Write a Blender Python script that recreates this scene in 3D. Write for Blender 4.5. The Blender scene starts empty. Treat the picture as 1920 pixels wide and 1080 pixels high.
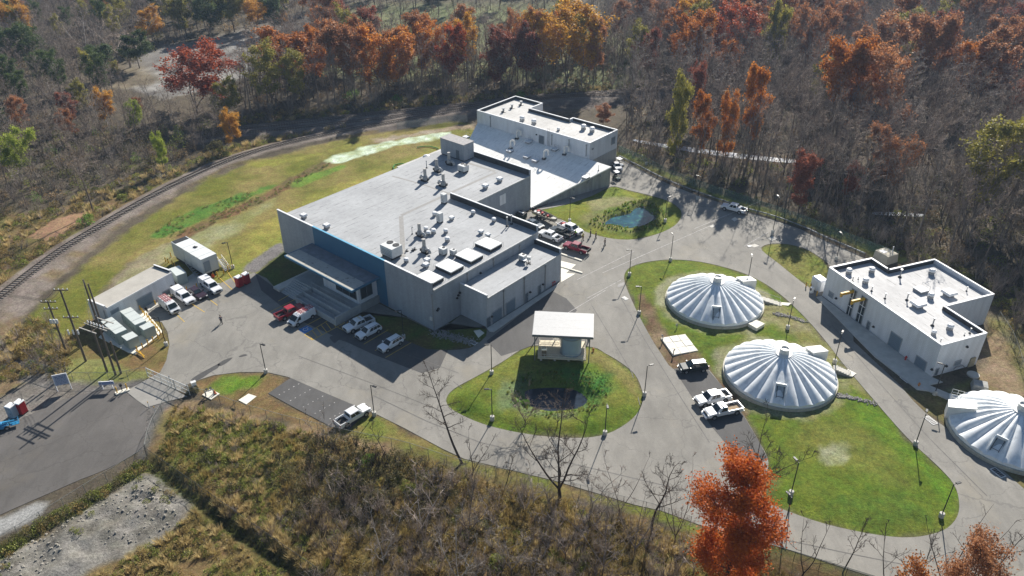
import bpy, bmesh, math, random
import numpy as np
from mathutils import Vector, Matrix
R_ = math.radians
random.seed(7); RNG = np.random.default_rng(7)
S = bpy.context.scene
COL = S.collection

# ------------------------------------------------------------------ camera
CAM_H, F_PX, PITCH, ROLL = 80.0, 1471.0, 0.55164, 0.006584
_f = np.array([0, math.cos(PITCH), -math.sin(PITCH)]); _x = np.array([1., 0, 0]); _d = np.cross(_f, _x)
_xr = _x*math.cos(ROLL)+_d*math.sin(ROLL); _dr = -_x*math.sin(ROLL)+_d*math.cos(ROLL)
CR = np.stack([_xr, _dr, _f])
def G(px, py, z=0.0):
    """point of the place, at height z, seen at (px, py) of the 1920x1080 photograph"""
    d = np.array([(px-960)/F_PX, (py-540)/F_PX, 1.0]) @ CR
    t = (z-CAM_H)/d[2]
    return np.array([0, 0, CAM_H])+d*t
def GV(px, py, z=0.0): return Vector(G(px, py, z))
def height_at(bx, by, ty):
    g = G(bx, by); lo, hi = 0.0, 70.0
    for _ in range(40):
        m = (lo+hi)/2; q = CR @ (np.array([g[0], g[1], m])-np.array([0, 0, CAM_H]))
        if q[1]/q[2]*F_PX+540 > ty: lo = m
        else: hi = m
    return lo
def to_px(p):
    q = CR @ (np.asarray(p, float)-np.array([0, 0, CAM_H])); return q[0]/q[2]*F_PX+960, q[1]/q[2]*F_PX+540
cam_d = bpy.data.cameras.new('camera'); cam = bpy.data.objects.new('camera', cam_d); COL.objects.link(cam)
HAZE = 0.00014
cam_d.sensor_width = 36; cam_d.lens = F_PX/1920*36; cam_d.clip_start = 0.5; cam_d.clip_end = 8000
cam.matrix_world = Matrix(((_xr[0], -_dr[0], -_f[0], 0), (_xr[1], -_dr[1], -_f[1], 0), (_xr[2], -_dr[2], -_f[2], CAM_H), (0, 0, 0, 1)))
S.camera = cam

# ------------------------------------------------------------------ light
SUN_AZ, SUN_EL = R_(20.5), R_(32)
W = bpy.data.worlds.new('World'); S.world = W; W.use_nodes = True
nt = W.node_tree; bg = nt.nodes['Background']
sky = nt.nodes.new('ShaderNodeTexSky'); sky.sky_type = 'NISHITA'; sky.sun_disc = False
sky.sun_elevation = SUN_EL; sky.sun_rotation = SUN_AZ; sky.ozone_density = 3.0; sky.air_density = 1.2; sky.dust_density = 0.6
nt.links.new(sky.outputs[0], bg.inputs[0]); bg.inputs[1].default_value = 0.05
sd = Vector((math.sin(SUN_AZ)*math.cos(SUN_EL), math.cos(SUN_AZ)*math.cos(SUN_EL), math.sin(SUN_EL)))
sun_d = bpy.data.lights.new('sun', 'SUN'); sun_d.energy = 4.9; sun_d.angle = R_(0.53); sun_d.color = (1.0, 0.94, 0.85)
sun = bpy.data.objects.new('sun', sun_d); COL.objects.link(sun); sun.rotation_euler = (-sd).to_track_quat('-Z', 'Y').to_euler()
S.view_settings.view_transform = 'Standard'; S.view_settings.look = 'None'; S.view_settings.gamma = 1
S.view_settings.use_curve_mapping = False; S.view_settings.exposure = 0.88
S.cycles.max_bounces = 6; S.cycles.transparent_max_bounces = 16; S.cycles.volume_bounces = 0

# ------------------------------------------------------------------ materials
MATS = {}
def nodes(name):
    m = bpy.data.materials.new(name); m.use_nodes = True; n = m.node_tree
    return m, n, n.nodes['Principled BSDF']
def mat(name, col, rough=0.7, metal=0.0, var=0.18, scale=1.5, bump=0.0, bscale=20, spec=0.3, stretch=None, spots=None):
    """one colour with grain and patchy wear; spots=(colour, threshold, scale) adds stains"""
    if name in MATS: return MATS[name]
    m, n, b = nodes(name); L = n.links
    tc = n.nodes.new('ShaderNodeTexCoord'); src = tc.outputs['Object']
    if stretch:
        mp = n.nodes.new('ShaderNodeMapping'); mp.inputs['Scale'].default_value = stretch; L.new(src, mp.inputs[0]); src = mp.outputs[0]
    nz = n.nodes.new('ShaderNodeTexNoise'); nz.inputs['Scale'].default_value = scale; nz.inputs['Detail'].default_value = 8; nz.inputs['Roughness'].default_value = 0.65
    L.new(src, nz.inputs['Vector'])
    mr = n.nodes.new('ShaderNodeMapRange'); mr.inputs[1].default_value = 0.3; mr.inputs[2].default_value = 0.7
    mr.inputs[3].default_value = 1-var; mr.inputs[4].default_value = 1+var; L.new(nz.outputs[0], mr.inputs[0])
    mx = n.nodes.new('ShaderNodeMix'); mx.data_type = 'RGBA'; mx.blend_type = 'MULTIPLY'; mx.inputs[0].default_value = 1
    mx.inputs[6].default_value = (*col, 1); L.new(mr.outputs[0], mx.inputs[7]); out = mx.outputs[2]
    if spots:
        n2 = n.nodes.new('ShaderNodeTexNoise'); n2.inputs['Scale'].default_value = spots[2]; n2.inputs['Detail'].default_value = 6; L.new(src, n2.inputs['Vector'])
        m2 = n.nodes.new('ShaderNodeMapRange'); m2.inputs[1].default_value = spots[1]; m2.inputs[2].default_value = spots[1]+0.06; L.new(n2.outputs[0], m2.inputs[0])
        x2 = n.nodes.new('ShaderNodeMix'); x2.data_type = 'RGBA'; L.new(m2.outputs[0], x2.inputs[0]); L.new(out, x2.inputs[6]); x2.inputs[7].default_value = (*spots[0], 1); out = x2.outputs[2]
    L.new(out, b.inputs['Base Color'])
    b.inputs['Roughness'].default_value = rough; b.inputs['Metallic'].default_value = metal; b.inputs['Specular IOR Level'].default_value = spec
    if bump:
        n3 = n.nodes.new('ShaderNodeTexNoise'); n3.inputs['Scale'].default_value = bscale; n3.inputs['Detail'].default_value = 6; L.new(src, n3.inputs['Vector'])
        bp = n.nodes.new('ShaderNodeBump'); bp.inputs['Strength'].default_value = bump; bp.inputs['Distance'].default_value = 0.1
        L.new(n3.outputs[0], bp.inputs['Height']); L.new(bp.outputs[0], b.inputs['Normal'])
    MATS[name] = m; return m
def leafmat(name, c1, c2, c3, trans=0.45):
    """leaves: every leaf its own tint, every tree a slight shift"""
    if name in MATS: return MATS[name]
    m, n, b = nodes(name); L = n.links
    g = n.nodes.new('ShaderNodeNewGeometry'); oi = n.nodes.new('ShaderNodeObjectInfo')
    r = n.nodes.new('ShaderNodeValToRGB'); e = r.color_ramp.elements
    e[0].color = (*c1, 1); e[1].color = (*c3, 1); k = e.new(0.5); k.color = (*c2, 1); e[0].position = 0.1; e[1].position = 0.9
    ma = n.nodes.new('ShaderNodeMath'); ma.operation = 'MULTIPLY_ADD'; L.new(g.outputs['Random Per Island'], ma.inputs[0]); ma.inputs[1].default_value = 0.75
    m3 = n.nodes.new('ShaderNodeMath'); m3.operation = 'MULTIPLY'; L.new(oi.outputs['Random'], m3.inputs[0]); m3.inputs[1].default_value = 0.3
    L.new(m3.outputs[0], ma.inputs[2]); L.new(ma.outputs[0], r.inputs[0])
    L.new(r.outputs[0], b.inputs['Base Color']); b.inputs['Roughness'].default_value = 0.6; b.inputs['Specular IOR Level'].default_value = 0.25
    if trans:
        t = n.nodes.new('ShaderNodeBsdfTranslucent'); L.new(r.outputs[0], t.inputs[0]); a = n.nodes.new('ShaderNodeMixShader'); a.inputs[0].default_value = trans
        o = n.nodes['Material Output']; L.new(b.outputs[0], a.inputs[1]); L.new(t.outputs[0], a.inputs[2]); L.new(a.outputs[0], o.inputs[0])
    MATS[name] = m; return m
def glassmat(name='window_glass', col=(0.02, 0.03, 0.035)):
    if name in MATS: return MATS[name]
    m, n, b = nodes(name); b.inputs['Base Color'].default_value = (*col, 1); b.inputs['Roughness'].default_value = 0.06; b.inputs['Specular IOR Level'].default_value = 0.6
    MATS[name] = m; return m

# ------------------------------------------------------------------ mesh building
class MB:
    def __init__(s): s.v = []; s.f = []; s.m = []; s.mi = 0
    def add(s, vs, fs):
        o = len(s.v); s.v += [tuple(map(float, v)) for v in vs]; s.f += [tuple(i+o for i in f) for f in fs]; s.m += [s.mi]*len(fs); return s
    def box(s, c, d, rz=0.0, taper=1.0, rx=0.0):
        hx, hy, hz = d[0]/2, d[1]/2, d[2]/2; M = Matrix.Rotation(rz, 3, 'Z') @ Matrix.Rotation(rx, 3, 'X'); c = Vector(c); vs = []
        for z, t in ((-hz, 1), (hz, taper)):
            for x, y in ((-hx, -hy), (hx, -hy), (hx, hy), (-hx, hy)): vs.append(c+M @ Vector((x*t, y*t, z)))
        return s.add(vs, [(3, 2, 1, 0), (4, 5, 6, 7), (0, 1, 5, 4), (1, 2, 6, 5), (2, 3, 7, 6), (3, 0, 4, 7)])
    def bar(s, p, q, w, h=None):
        p, q = Vector(p), Vector(q); d = (q-p).normalized(); up = Vector((0, 0, 1)) if abs(d.z) < .95 else Vector((0, 1, 0))
        a = d.cross(up).normalized()*w/2; b = a.cross(d).normalized()*(h or w)/2
        vs = [o+x*a+y*b for o in (p, q) for x, y in ((-1, -1), (1, -1), (1, 1), (-1, 1))]
        return s.add(vs, [(3, 2, 1, 0), (4, 5, 6, 7), (0, 1, 5, 4), (1, 2, 6, 5), (2, 3, 7, 6), (3, 0, 4, 7)])
    def tube(s, p, q, r0, r1=None, n=8, caps=True):
        p, q = Vector(p), Vector(q); r1 = r0 if r1 is None else r1; d = (q-p).normalized(); up = Vector((0, 0, 1)) if abs(d.z) < .95 else Vector((0, 1, 0))
        a = d.cross(up).normalized(); b = a.cross(d); vs = []
        for o, r in ((p, r0), (q, r1)):
            for k in range(n): t = 2*math.pi*k/n; vs.append(o+a*(math.cos(t)*r)+b*(math.sin(t)*r))
        fs = [(k, (k+1) % n, n+(k+1) % n, n+k) for k in range(n)]
        if caps: fs += [tuple(range(n))[::-1], tuple(range(n, 2*n))]
        return s.add(vs, fs)
    def path(s, pts, r, n=8):
        for a, b in zip(pts[:-1], pts[1:]): s.tube(a, b, r, r, n)
        return s
    def lathe(s, c, prof, n=16, a0=0.0, a1=2*math.pi):
        full = abs(a1-a0-2*math.pi) < 1e-6; k = n if full else n+1; vs = []
        for r, z in prof:
            for i in range(k): t = a0+(a1-a0)*i/n; vs.append((c[0]+r*math.cos(t), c[1]+r*math.sin(t), c[2]+z))
        fs = []
        for j in range(len(prof)-1):
            for i in range(n): i2 = (i+1) % k; fs.append((j*k+i, j*k+i2, (j+1)*k+i2, (j+1)*k+i))
        if full and prof[-1][0] > 1e-4: fs.append(tuple(range((len(prof)-1)*k, len(prof)*k)))
        return s.add(vs, fs)
    def prism(s, poly, z0, z1):
        n = len(poly); a = sum(poly[i][0]*poly[(i+1) % n][1]-poly[(i+1) % n][0]*poly[i][1] for i in range(n))
        if a < 0: poly = poly[::-1]
        vs = [(x, y, z0) for x, y in poly]+[(x, y, z1) for x, y in poly]
        return s.add(vs, [tuple(range(n))[::-1], tuple(range(n, 2*n))]+[(i, (i+1) % n, n+(i+1) % n, n+i) for i in range(n)])
    def quad(s, *vs): return s.add(vs, [tuple(range(len(vs)))])
    def build(s, name, m, parent=None, loc=None, rz=0.0, bevel=0.0, smooth=False):
        me = bpy.data.meshes.new(name); me.from_pydata(s.v, [], s.f)
        for x in (m if isinstance(m, (list, tuple)) else [m]): me.materials.append(x)
        if any(s.m): me.polygons.foreach_set('material_index', s.m)
        if bevel:
            bm = bmesh.new(); bm.from_mesh(me); bmesh.ops.remove_doubles(bm, verts=bm.verts, dist=1e-4)
            bmesh.ops.bevel(bm, geom=[e for e in bm.edges if e.is_manifold and e.calc_face_angle(0) > 0.6], offset=bevel, segments=1, affect='EDGES', clamp_overlap=True)
            bm.to_mesh(me); bm.free()
        if smooth: me.polygons.foreach_set('use_smooth', [True]*len(me.polygons))
        me.update(); return link(name, me, parent, loc, rz)
def link(name, me, parent=None, loc=None, rz=0.0):
    o = bpy.data.objects.new(name, me); COL.objects.link(o)
    if parent: o.parent = parent
    if loc is not None: o.location = loc
    o.rotation_euler.z = rz; return o
def tag(o, label, cat, group=None):
    o['label'] = label; o['category'] = cat
    if group: o['group'] = group
    return o
def thing(name, label, cat, loc=(0, 0, 0), rz=0.0, group=None):
    o = bpy.data.objects.new(name, None); COL.objects.link(o); o.location = loc; o.rotation_euler.z = rz; o.empty_display_size = 0.3
    return tag(o, label, cat, group)
def struct(o): o['kind'] = 'structure'; return o
def stuff_(o): o['kind'] = 'stuff'; return o
KIDS = {}
def kids(o):
    return [c for c in o.children]
def dup(root, loc=None, rz=None, label=None, scale=None, group=None, ch=None):
    """copy a thing with its parts and their sub-parts (mesh data shared)"""
    r = root.copy(); COL.objects.link(r)
    if loc is not None: r.location = loc
    if rz is not None: r.rotation_euler.z = rz
    if label: r['label'] = label
    if group: r['group'] = group
    if scale is not None: r.scale = scale if hasattr(scale, '__len__') else (scale,)*3
    for c in (ch if ch is not None else list(root.children)):
        k = c.copy(); COL.objects.link(k); k.parent = r
        if ch is None:
            for g in list(c.children):
                q = g.copy(); COL.objects.link(q); q.parent = k
    return r
def catmull(pts, n=6, closed=True):
    P = [np.array(p, float) for p in pts]; N = len(P); out = []
    for i in range(N if closed else N-1):
        p0, p1, p2, p3 = (P[(i-1) % N], P[i], P[(i+1) % N], P[(i+2) % N]) if closed else (P[max(i-1, 0)], P[i], P[i+1], P[min(i+2, N-1)])
        for k in range(n):
            t = k/n; out.append(0.5*((2*p1)+(-p0+p2)*t+(2*p0-5*p1+4*p2-p3)*t*t+(-p0+3*p1-3*p2+p3)*t**3))
    if not closed: out.append(P[-1])
    return np.array(out)
def gpoly(px, z=0.0, n=4, smooth=True):
    """outline traced on the ground"""
    w = np.array([G(x, y, z)[:2] for x, y in px]); return catmull(w, n) if smooth else w
def inside(P, poly):
    x, y = P[:, 0], P[:, 1]; c = np.zeros(len(P), bool); n = len(poly)
    for i in range(n):
        x1, y1 = poly[i]; x2, y2 = poly[(i+1) % n]
        if y1 == y2: continue
        k = ((y1 > y) != (y2 > y)) & (x < (x2-x1)*(y-y1)/(y2-y1)+x1); c ^= k
    return c
def dist_line(P, poly, closed=True):
    d = np.full(len(P), 1e9); n = len(poly)
    for i in range(n if closed else n-1):
        a = poly[i]; b = poly[(i+1) % n]; ab = b-a; L2 = max((ab**2).sum(), 1e-9)
        t = np.clip(((P-a) @ ab)/L2, 0, 1); d = np.minimum(d, np.hypot(P[:, 0]-a[0]-t*ab[0], P[:, 1]-a[1]-t*ab[1]))
    return d
def sdf(P, poly):
    lo = poly.min(0)-12; hi = poly.max(0)+12; k = (P[:, 0] > lo[0]) & (P[:, 0] < hi[0]) & (P[:, 1] > lo[1]) & (P[:, 1] < hi[1])
    out = np.full(len(P), -50.0)
    if k.any():
        q = P[k]; d = dist_line(q, poly); out[k] = np.where(inside(q, poly), d, -d)
    return out
def vnoise(P, s, seed=0):
    """smooth value noise, 0..1"""
    r = np.random.default_rng(seed); T = r.random((64, 64)); q = np.asarray(P, float)[:, :2]/s+1000.0; i = np.floor(q).astype(int); f = q-i; f = f*f*(3-2*f)
    a = T[i[:, 0] % 64, i[:, 1] % 64]; b = T[(i[:, 0]+1) % 64, i[:, 1] % 64]; c = T[i[:, 0] % 64, (i[:, 1]+1) % 64]; d = T[(i[:, 0]+1) % 64, (i[:, 1]+1) % 64]
    return (a*(1-f[:, 0])+b*f[:, 0])*(1-f[:, 1])+(c*(1-f[:, 0])+d*f[:, 0])*f[:, 1]
def fnoise(P, s, seed=0): return (vnoise(P, s, seed)+.5*vnoise(P, s/2.1, seed+1)+.25*vnoise(P, s/4.3, seed+2))/1.75
# ================================================================== SETTING: ground, roads, water
from mathutils.geometry import tessellate_polygon
ISL_CENTRE = gpoly([(1003,648),(975,657),(940,680),(890,708),(852,729),(837,747),(842,763),(865,778),(905,795),(955,808),(1010,817),(1060,821),(1110,820),(1150,809),(1185,786),(1203,760),(1204,733),(1190,702),(1165,681),(1135,663),(1104,650)], n=3)
ISL_POND = gpoly([(998,398),(1060,384),(1110,367),(1146,350),(1175,356),(1212,365),(1248,375),(1272,389),(1278,405),(1264,424),(1230,440),(1190,449),(1150,448),(1110,439),(1078,426),(1052,412),(1018,407)], n=3)
ISL_DOME = gpoly([(1170,522),(1176,506),(1192,497),(1222,490),(1262,487),(1312,491),(1368,504),(1416,522),(1460,550),(1500,586),(1540,630),(1584,686),(1640,752),(1700,820),(1758,874),(1788,908),(1798,940),(1795,968),(1775,991),(1738,1004),(1690,1008),(1620,999),(1545,982),(1480,960),(1440,942),(1416,916),(1436,890),(1440,862),(1424,830),(1392,776),(1352,722),(1318,683),(1290,684),(1262,692),(1240,664),(1222,636),(1198,592),(1178,548)], n=3)
ISL_SMALL = gpoly([(1429,470),(1432,461),(1450,457),(1478,458),(1510,467),(1536,482),(1556,500),(1552,528),(1540,546),(1520,541),(1490,519),(1458,493)], n=3)
LAWN_GATE = gpoly([(362,719),(402,704),(450,698),(500,698),(541,708),(524,724),(503,740),(555,768),(620,801),(655,808),(690,780),(704,776),(760,806),(830,844),(871,863),(850,862),(760,838),(660,822),(560,800),(440,768),(380,745)], n=1, smooth=False)
LAWN_FRONT = gpoly([(712,570),(814,621),(868,588),(913,618),(902,640),(880,653),(840,657),(800,655),(757,637),(700,611),(648,588)], n=2)
_OUT = [(357,718),(400,704),(450,698),(500,698),(540,707),(600,735),(700,774),(760,804),(830,842),(871,861),(930,875),(1041,902),(1115,924),(1190,947),(1240,958),(1310,984),(1465,1027),(1617,1076),(1760,1117),(1930,1160),(2120,1180),(2120,1000),(1990,950),(1920,917),(1870,873),(1837,845),(1787,812),(1737,776),(1712,752),(1700,738),(1690,725),(1600,640),(1600,600),(1650,500),(1630,489),(1600,474),(1550,453),(1500,430),(1450,412),(1400,398),(1355,382),(1300,364),(1250,344),(1200,318),(1157,295),(1130,300),(1130,330),(1000,396),(975,402),(950,440),(1000,500),(1040,530),(900,615),(800,600),(640,580),(600,585),(517,541),(500,522),(478,512),(440,518),(400,538),(345,556),(335,552),(262,592),(285,600),(303,604),(314,622),(318,646),(312,676),(300,699),(284,707),(278,712),(330,738)]
ASPH = gpoly(_OUT, smooth=False)
LOT = gpoly([(-140,860),(-60,828),(0,803),(60,776),(112,752),(168,736),(215,728),(236,738),(258,752),(275,768),(273,800),(268,830),(258,848),(200,880),(150,900),(100,922),(40,948),(0,966),(-140,1030)], n=2)
HYDRO = gpoly([(612,300),(660,283),(720,267),(790,254),(845,247),(838,258),(790,266),(740,276),(690,290),(640,304),(622,306)], n=3)
RAIL1 = catmull([G(x, y)[:2] for x, y in [(-130,645),(-60,601),(0,561),(60,514),(120,470),(190,427),(270,380),(340,343),(420,307),(520,276),(640,250),(760,228),(890,205),(1010,190),(1150,178)]], 8, False)
RAIL2 = catmull([G(x, y)[:2] for x, y in [(360,268),(440,254),(560,242),(680,229),(800,214),(900,200),(1000,188),(1150,181),(1300,168)]], 8, False)
RAIL3 = catmull([G(x, y)[:2] for x, y in [(360,257),(440,245),(560,233),(680,219),(800,207),(900,196),(1000,184),(1150,175),(1300,163)]], 8, False)
POND1 = gpoly([(1131,420),(1140,412),(1150,406),(1170,402),(1183,398),(1190,390),(1202,388),(1212,392),(1220,400),(1227,403),(1224,411),(1211,419),(1194,424),(1174,425),(1157,421),(1144,418)], n=3)
POND2 = gpoly([(983,728),(1010,722),(1050,721),(1085,728),(1104,745),(1086,761),(1050,766),(1015,765),(988,752)], n=3)
def pr(c, r, n=24): return np.array([(c[0]+r*math.cos(2*math.pi*i/n), c[1]+r*math.sin(2*math.pi*i/n)) for i in range(n)])
DOMES = [((37.95, 124.0), 8.9), ((43.6, 101.6), 8.95), ((77.2, 89.3), 8.95)]

def ground_z(P):
    P = np.asarray(P, float); z = np.zeros(len(P))
    sm = lambda d, w: np.clip(d/w, 0, 1)**2*(3-2*np.clip(d/w, 0, 1))
    z += 0.55*sm(sdf(P, ISL_CENTRE)-.2, 2.5)-1.5*sm(sdf(P, POND2)+2.5, 4.0)
    z += 0.25*sm(sdf(P, ISL_POND)-.2, 4)-1.3*sm(sdf(P, POND1)+1.3, 2.4)
    z += 0.3*sm(sdf(P, ISL_DOME)-.2, 4)+0.12*sm(sdf(P, ISL_SMALL)-.1, 2)
    for r, w, h in ((RAIL1, 4.5, .5), (RAIL2, 4.5, .4), (RAIL3, 4.5, .4)):
        lo, hi = r.min(0)-10, r.max(0)+10; k = (P[:, 0] > lo[0]) & (P[:, 0] < hi[0]) & (P[:, 1] > lo[1]) & (P[:, 1] < hi[1])
        if k.any(): e = h*sm(w-dist_line(P[k], r, False), 2.5); z[k] = np.where(e > 0, np.maximum(z[k], e), z[k])
    return z
def gz(x, y): return float(ground_z(np.array([[x, y]]))[0])

def axis(a, b, st, far):
    core = list(np.arange(a, b+1e-6, st)); s = st; hi = [b]; lo = [a]
    while hi[-1] < far: s *= 1.22; hi.append(hi[-1]+s)
    s = st
    while lo[-1] > -far: s *= 1.22; lo.append(lo[-1]-s)
    return np.array(lo[:0:-1]+core+hi[1:])
xs = axis(-122, 112, .7, 3000); ys = axis(50, 262, .7, 3000)
XX, YY = np.meshgrid(xs, ys); GP = np.stack([XX.ravel(), YY.ravel()], 1); NG = len(GP)
gcol = np.tile(np.array([.098, .082, .058]), (NG, 1))*(0.75+0.5*fnoise(GP, 9, 3))[:, None]
n1 = fnoise(GP, 3.2, 11)-.5; n2 = fnoise(GP, 7, 21)-.5; n3 = fnoise(GP, 1.6, 31)-.5
grassy = np.zeros(NG)
def zone(px, c, feather=1.2, c2=None, rag=1.5, amt=1.0, poly=None, grass=0.0, s=4):
    """paint one kind of ground inside an outline with a ragged edge"""
    global gcol
    poly = gpoly(px, n=3) if poly is None else poly
    d = sdf(GP, poly); k = d > -8
    w = np.clip((d[k]+n1[k]*rag*2)/feather+.5, 0, 1)*amt
    col = np.array(c)[None, :]
    if c2 is not None: t = np.clip((fnoise(GP[k], s, int(1000*c2[0]) % 97)-.5)*2.6+.5, 0, 1)[:, None]; col = col*(1-t)+np.array(c2)*t
    gcol[k] = gcol[k]*(1-w[:, None])+col*w[:, None]; grassy[k] = grassy[k]*(1-w)+grass*w
def along(line, r, c, feather=1.0, rag=1.0, c2=None):
    zone(None, c, feather, c2, rag, poly=np.concatenate([line+off(line, r), (line+off(line, -r))[::-1]]))
def off(line, r):
    t = np.gradient(line, axis=0); t /= np.linalg.norm(t, axis=1)[:, None]; return np.stack([-t[:, 1], t[:, 0]], 1)*r
GREEN, OLIVE, STRAW, DRY, MULCH = (.085,.135,.014), (.125,.135,.022), (.29,.26,.15), (.215,.18,.06), (.125,.082,.045)
# far clearings
zone([(480,70),(560,40),(640,20),(800,10),(1000,12),(1100,30),(1240,60),(1330,110),(1200,170),(1000,150),(700,150),(500,120)], (.14,.165,.075), 8, (.19,.19,.10), 6, grass=.6, s=18)
zone([(240,130),(290,92),(400,72),(520,42),(610,38),(580,85),(520,118),(400,165),(300,185),(230,160)], (.27,.26,.24), 3, (.12,.11,.10), 4, s=6)
zone([(20,130),(120,125),(240,118),(300,150),(200,170),(60,160)], (.19,.16,.11), 3, (.12,.10,.07), 4)
# wooded slope left of the railway and scrub beyond it
zone([(-150,420),(0,400),(160,380),(330,330),(480,270),(470,300),(300,370),(130,480),(0,580),(-150,680)], (.13,.115,.04), 3, (.16,.11,.055), 4, grass=.4)
zone([(60,440),(120,405),(170,395),(150,420),(90,450)], (.30,.19,.11), 1, (.24,.15,.09), 2)
# creek bank in the wood on the right
zone([(1180,262),(1290,272),(1390,288),(1480,298),(1540,322),(1520,340),(1440,330),(1300,300),(1200,285)], (.17,.13,.09), 3, (.10,.08,.06), 4)
# hillside lawn between railway and building
zone([(-60,720),(0,655),(60,590),(130,522),(200,462),(260,418),(320,378),(400,334),(480,302),(560,282),(650,260),(760,243),(870,225),(890,262),(860,330),(760,420),(600,500),(560,560),(430,560),(330,520),(240,570),(180,640),(100,720),(-20,760)], DRY, 1.5, OLIVE, 2, grass=.8, s=9)
zone([(420,520),(470,440),(560,380),(700,320),(840,270),(860,300),(700,370),(600,440),(500,520)], (.25,.225,.055), 3, (.17,.185,.035), 3, grass=.9, s=6)
zone([(600,395),(690,345),(760,320),(740,345),(650,395)], (.33,.25,.13), 3, None, 2, .7, grass=.5)
zone([(165,575),(230,505),(300,460),(370,425),(368,440),(300,480),(225,550),(180,590)], (.17,.135,.10), 1.5, (.22,.19,.13), 2)
zone([(215,535),(285,468),(335,452),(340,465),(305,492),(235,535)], STRAW, 1.5, (.22,.22,.10), 2, .8)
zone([(300,480),(375,430),(440,410),(500,378),(520,372),(470,420),(370,470)], (.27,.28,.16), 2, (.20,.21,.07), 2, .8, grass=.5)
zone([(286,440),(330,407),(420,373),(500,348),(512,352),(430,388),(320,440),(292,447)], (.07,.16,.025), .8, (.12,.17,.03), 2, grass=1)
zone([(330,440),(420,398),(500,362),(570,318),(616,300),(622,310),(570,338),(500,376),(400,420),(350,446)], (.16,.095,.045), .8, (.12,.10,.04), 2)
zone([(560,335),(640,310),(640,318),(560,350)], (.12,.20,.03), 1, None, 1, grass=1)
zone([(480,305),(580,288),(700,262),(690,268),(580,296),(490,315)], (.20,.20,.04), 1, None, 2, grass=.8)
zone([(700,262),(790,246),(880,232),(885,240),(790,254),(710,270)], (.30,.255,.19), 1.2, (.26,.2,.13), 2)
zone(None, (.56,.66,.53), .7, (.34,.40,.22), 1.6, poly=HYDRO, s=1.8)
# along the tracks: ballast and weeds
zone([(380,262),(470,235),(700,214),(900,192),(1180,172),(1330,158),(1330,185),(1150,200),(960,214),(880,222),(760,240),(640,256),(560,262),(480,252)], (.145,.125,.105), 1.5, (.10,.085,.075), 2)
zone([(-40,610),(0,568),(60,521),(190,434),(320,353),(330,366),(260,402),(200,448),(130,508),(60,575),(0,642),(-60,700)], (.205,.175,.15), 1, (.17,.13,.075), 1.5)
zone([(430,275),(520,262),(620,253),(700,246),(690,252),(600,262),(500,282),(400,318)], (.20,.16,.06), 1.2, (.16,.12,.06), 2)
along(RAIL1, 2.9, (.21,.18,.155), .8, .8, (.15,.125,.105))
along(RAIL2, 2.6, (.19,.165,.145), .8, .8, (.13,.11,.10)); along(RAIL3, 2.6, (.19,.165,.145), .8, .8, (.13,.11,.10))
# utility corner
zone([(60,700),(120,640),(165,600),(205,590),(300,598),(322,640),(312,685),(285,712),(240,715),(180,722),(120,705)], (.145,.125,.040), 1, (.17,.115,.05), 1.5, grass=.8)
zone([(70,690),(150,670),(240,690),(278,712),(180,722),(130,716)], (.14,.165,.04), 1, (.20,.2,.07), 1.5, grass=.9)
zone([(-80,640),(0,600),(60,620),(100,680),(60,700),(0,760),(-80,790)], (.15,.12,.06), 1.5, (.19,.14,.08), 2, grass=.4)
zone([(-20,640),(20,655),(90,695),(150,722),(240,716),(262,745),(110,765),(0,815),(-80,840),(-80,780),(40,720)], (.21,.20,.185), 1.2, (.16,.145,.125), 2)
zone([(150,735),(210,728),(275,712),(320,740),(330,775),(290,800),(280,850),(262,860),(240,735)], (.115,.11,.105), .8, (.15,.14,.13), 1)
# grass by the building
zone(None, (.085,.115,.022), .8, (.13,.105,.035), 1, poly=LAWN_FRONT, grass=.9)
zone([(478,511),(527,466),(600,470),(660,560),(600,590),(517,545)], (.075,.105,.022), .8, (.10,.10,.03), .8, grass=.9)
zone([(455,505),(470,490),(500,470),(528,455),(530,474),(505,490),(480,512)], (.165,.155,.15), .4, None, .4)
# islands
zone(None, GREEN, .8, (.15,.165,.03), 1, poly=ISL_CENTRE, grass=1)
zone([(1090,655),(1140,670),(1190,705),(1200,740),(1180,735),(1130,690),(1080,680)], (.165,.145,.05), 1, None, 1.5, .8, grass=.8)
zone([(1050,700),(1100,700),(1150,720),(1145,750),(1100,770),(1085,740)], (.05,.14,.025), 1.5, (.10,.15,.03), 2, grass=1)
zone([(940,720),(990,715),(1000,760),(1060,775),(1100,765),(1060,795),(960,780),(925,750)], (.13,.17,.07), 1.5, (.09,.13,.05), 2, grass=1)
zone(None, (.165,.18,.026), .8, (.115,.155,.02), 1, poly=ISL_POND, grass=1, s=6)
zone([(1095,405),(1150,385),(1215,375),(1250,395),(1230,425),(1180,438),(1130,430),(1090,425)], (.10,.14,.025), 2, (.17,.17,.06), 2, grass=1)
zone([(1110,380),(1150,372),(1180,375),(1150,388),(1115,396)], STRAW, 1.5, None, 2, .6)
zone(None, (.13,.165,.025), .8, (.175,.17,.045), 1, poly=ISL_SMALL, grass=1)
zone(None, (.090,.138,.014), .8, (.125,.150,.022), 1, poly=ISL_DOME, grass=1, s=7)
for (c, r) in DOMES: zone(None, (.27,.26,.17), 1.0, (.17,.18,.06), 1.3, .85, poly=pr(c, r+2.1))
zone([(1195,560),(1215,560),(1250,630),(1300,660),(1335,690),(1400,775),(1380,790),(1340,720),(1262,695),(1222,636)], MULCH, .8, (.20,.15,.09), 1)
zone([(1400,560),(1440,560),(1520,610),(1590,690),(1640,752),(1590,720),(1500,640),(1420,590)], (.25,.225,.13), 1.5, (.17,.17,.05), 2, .9)
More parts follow.
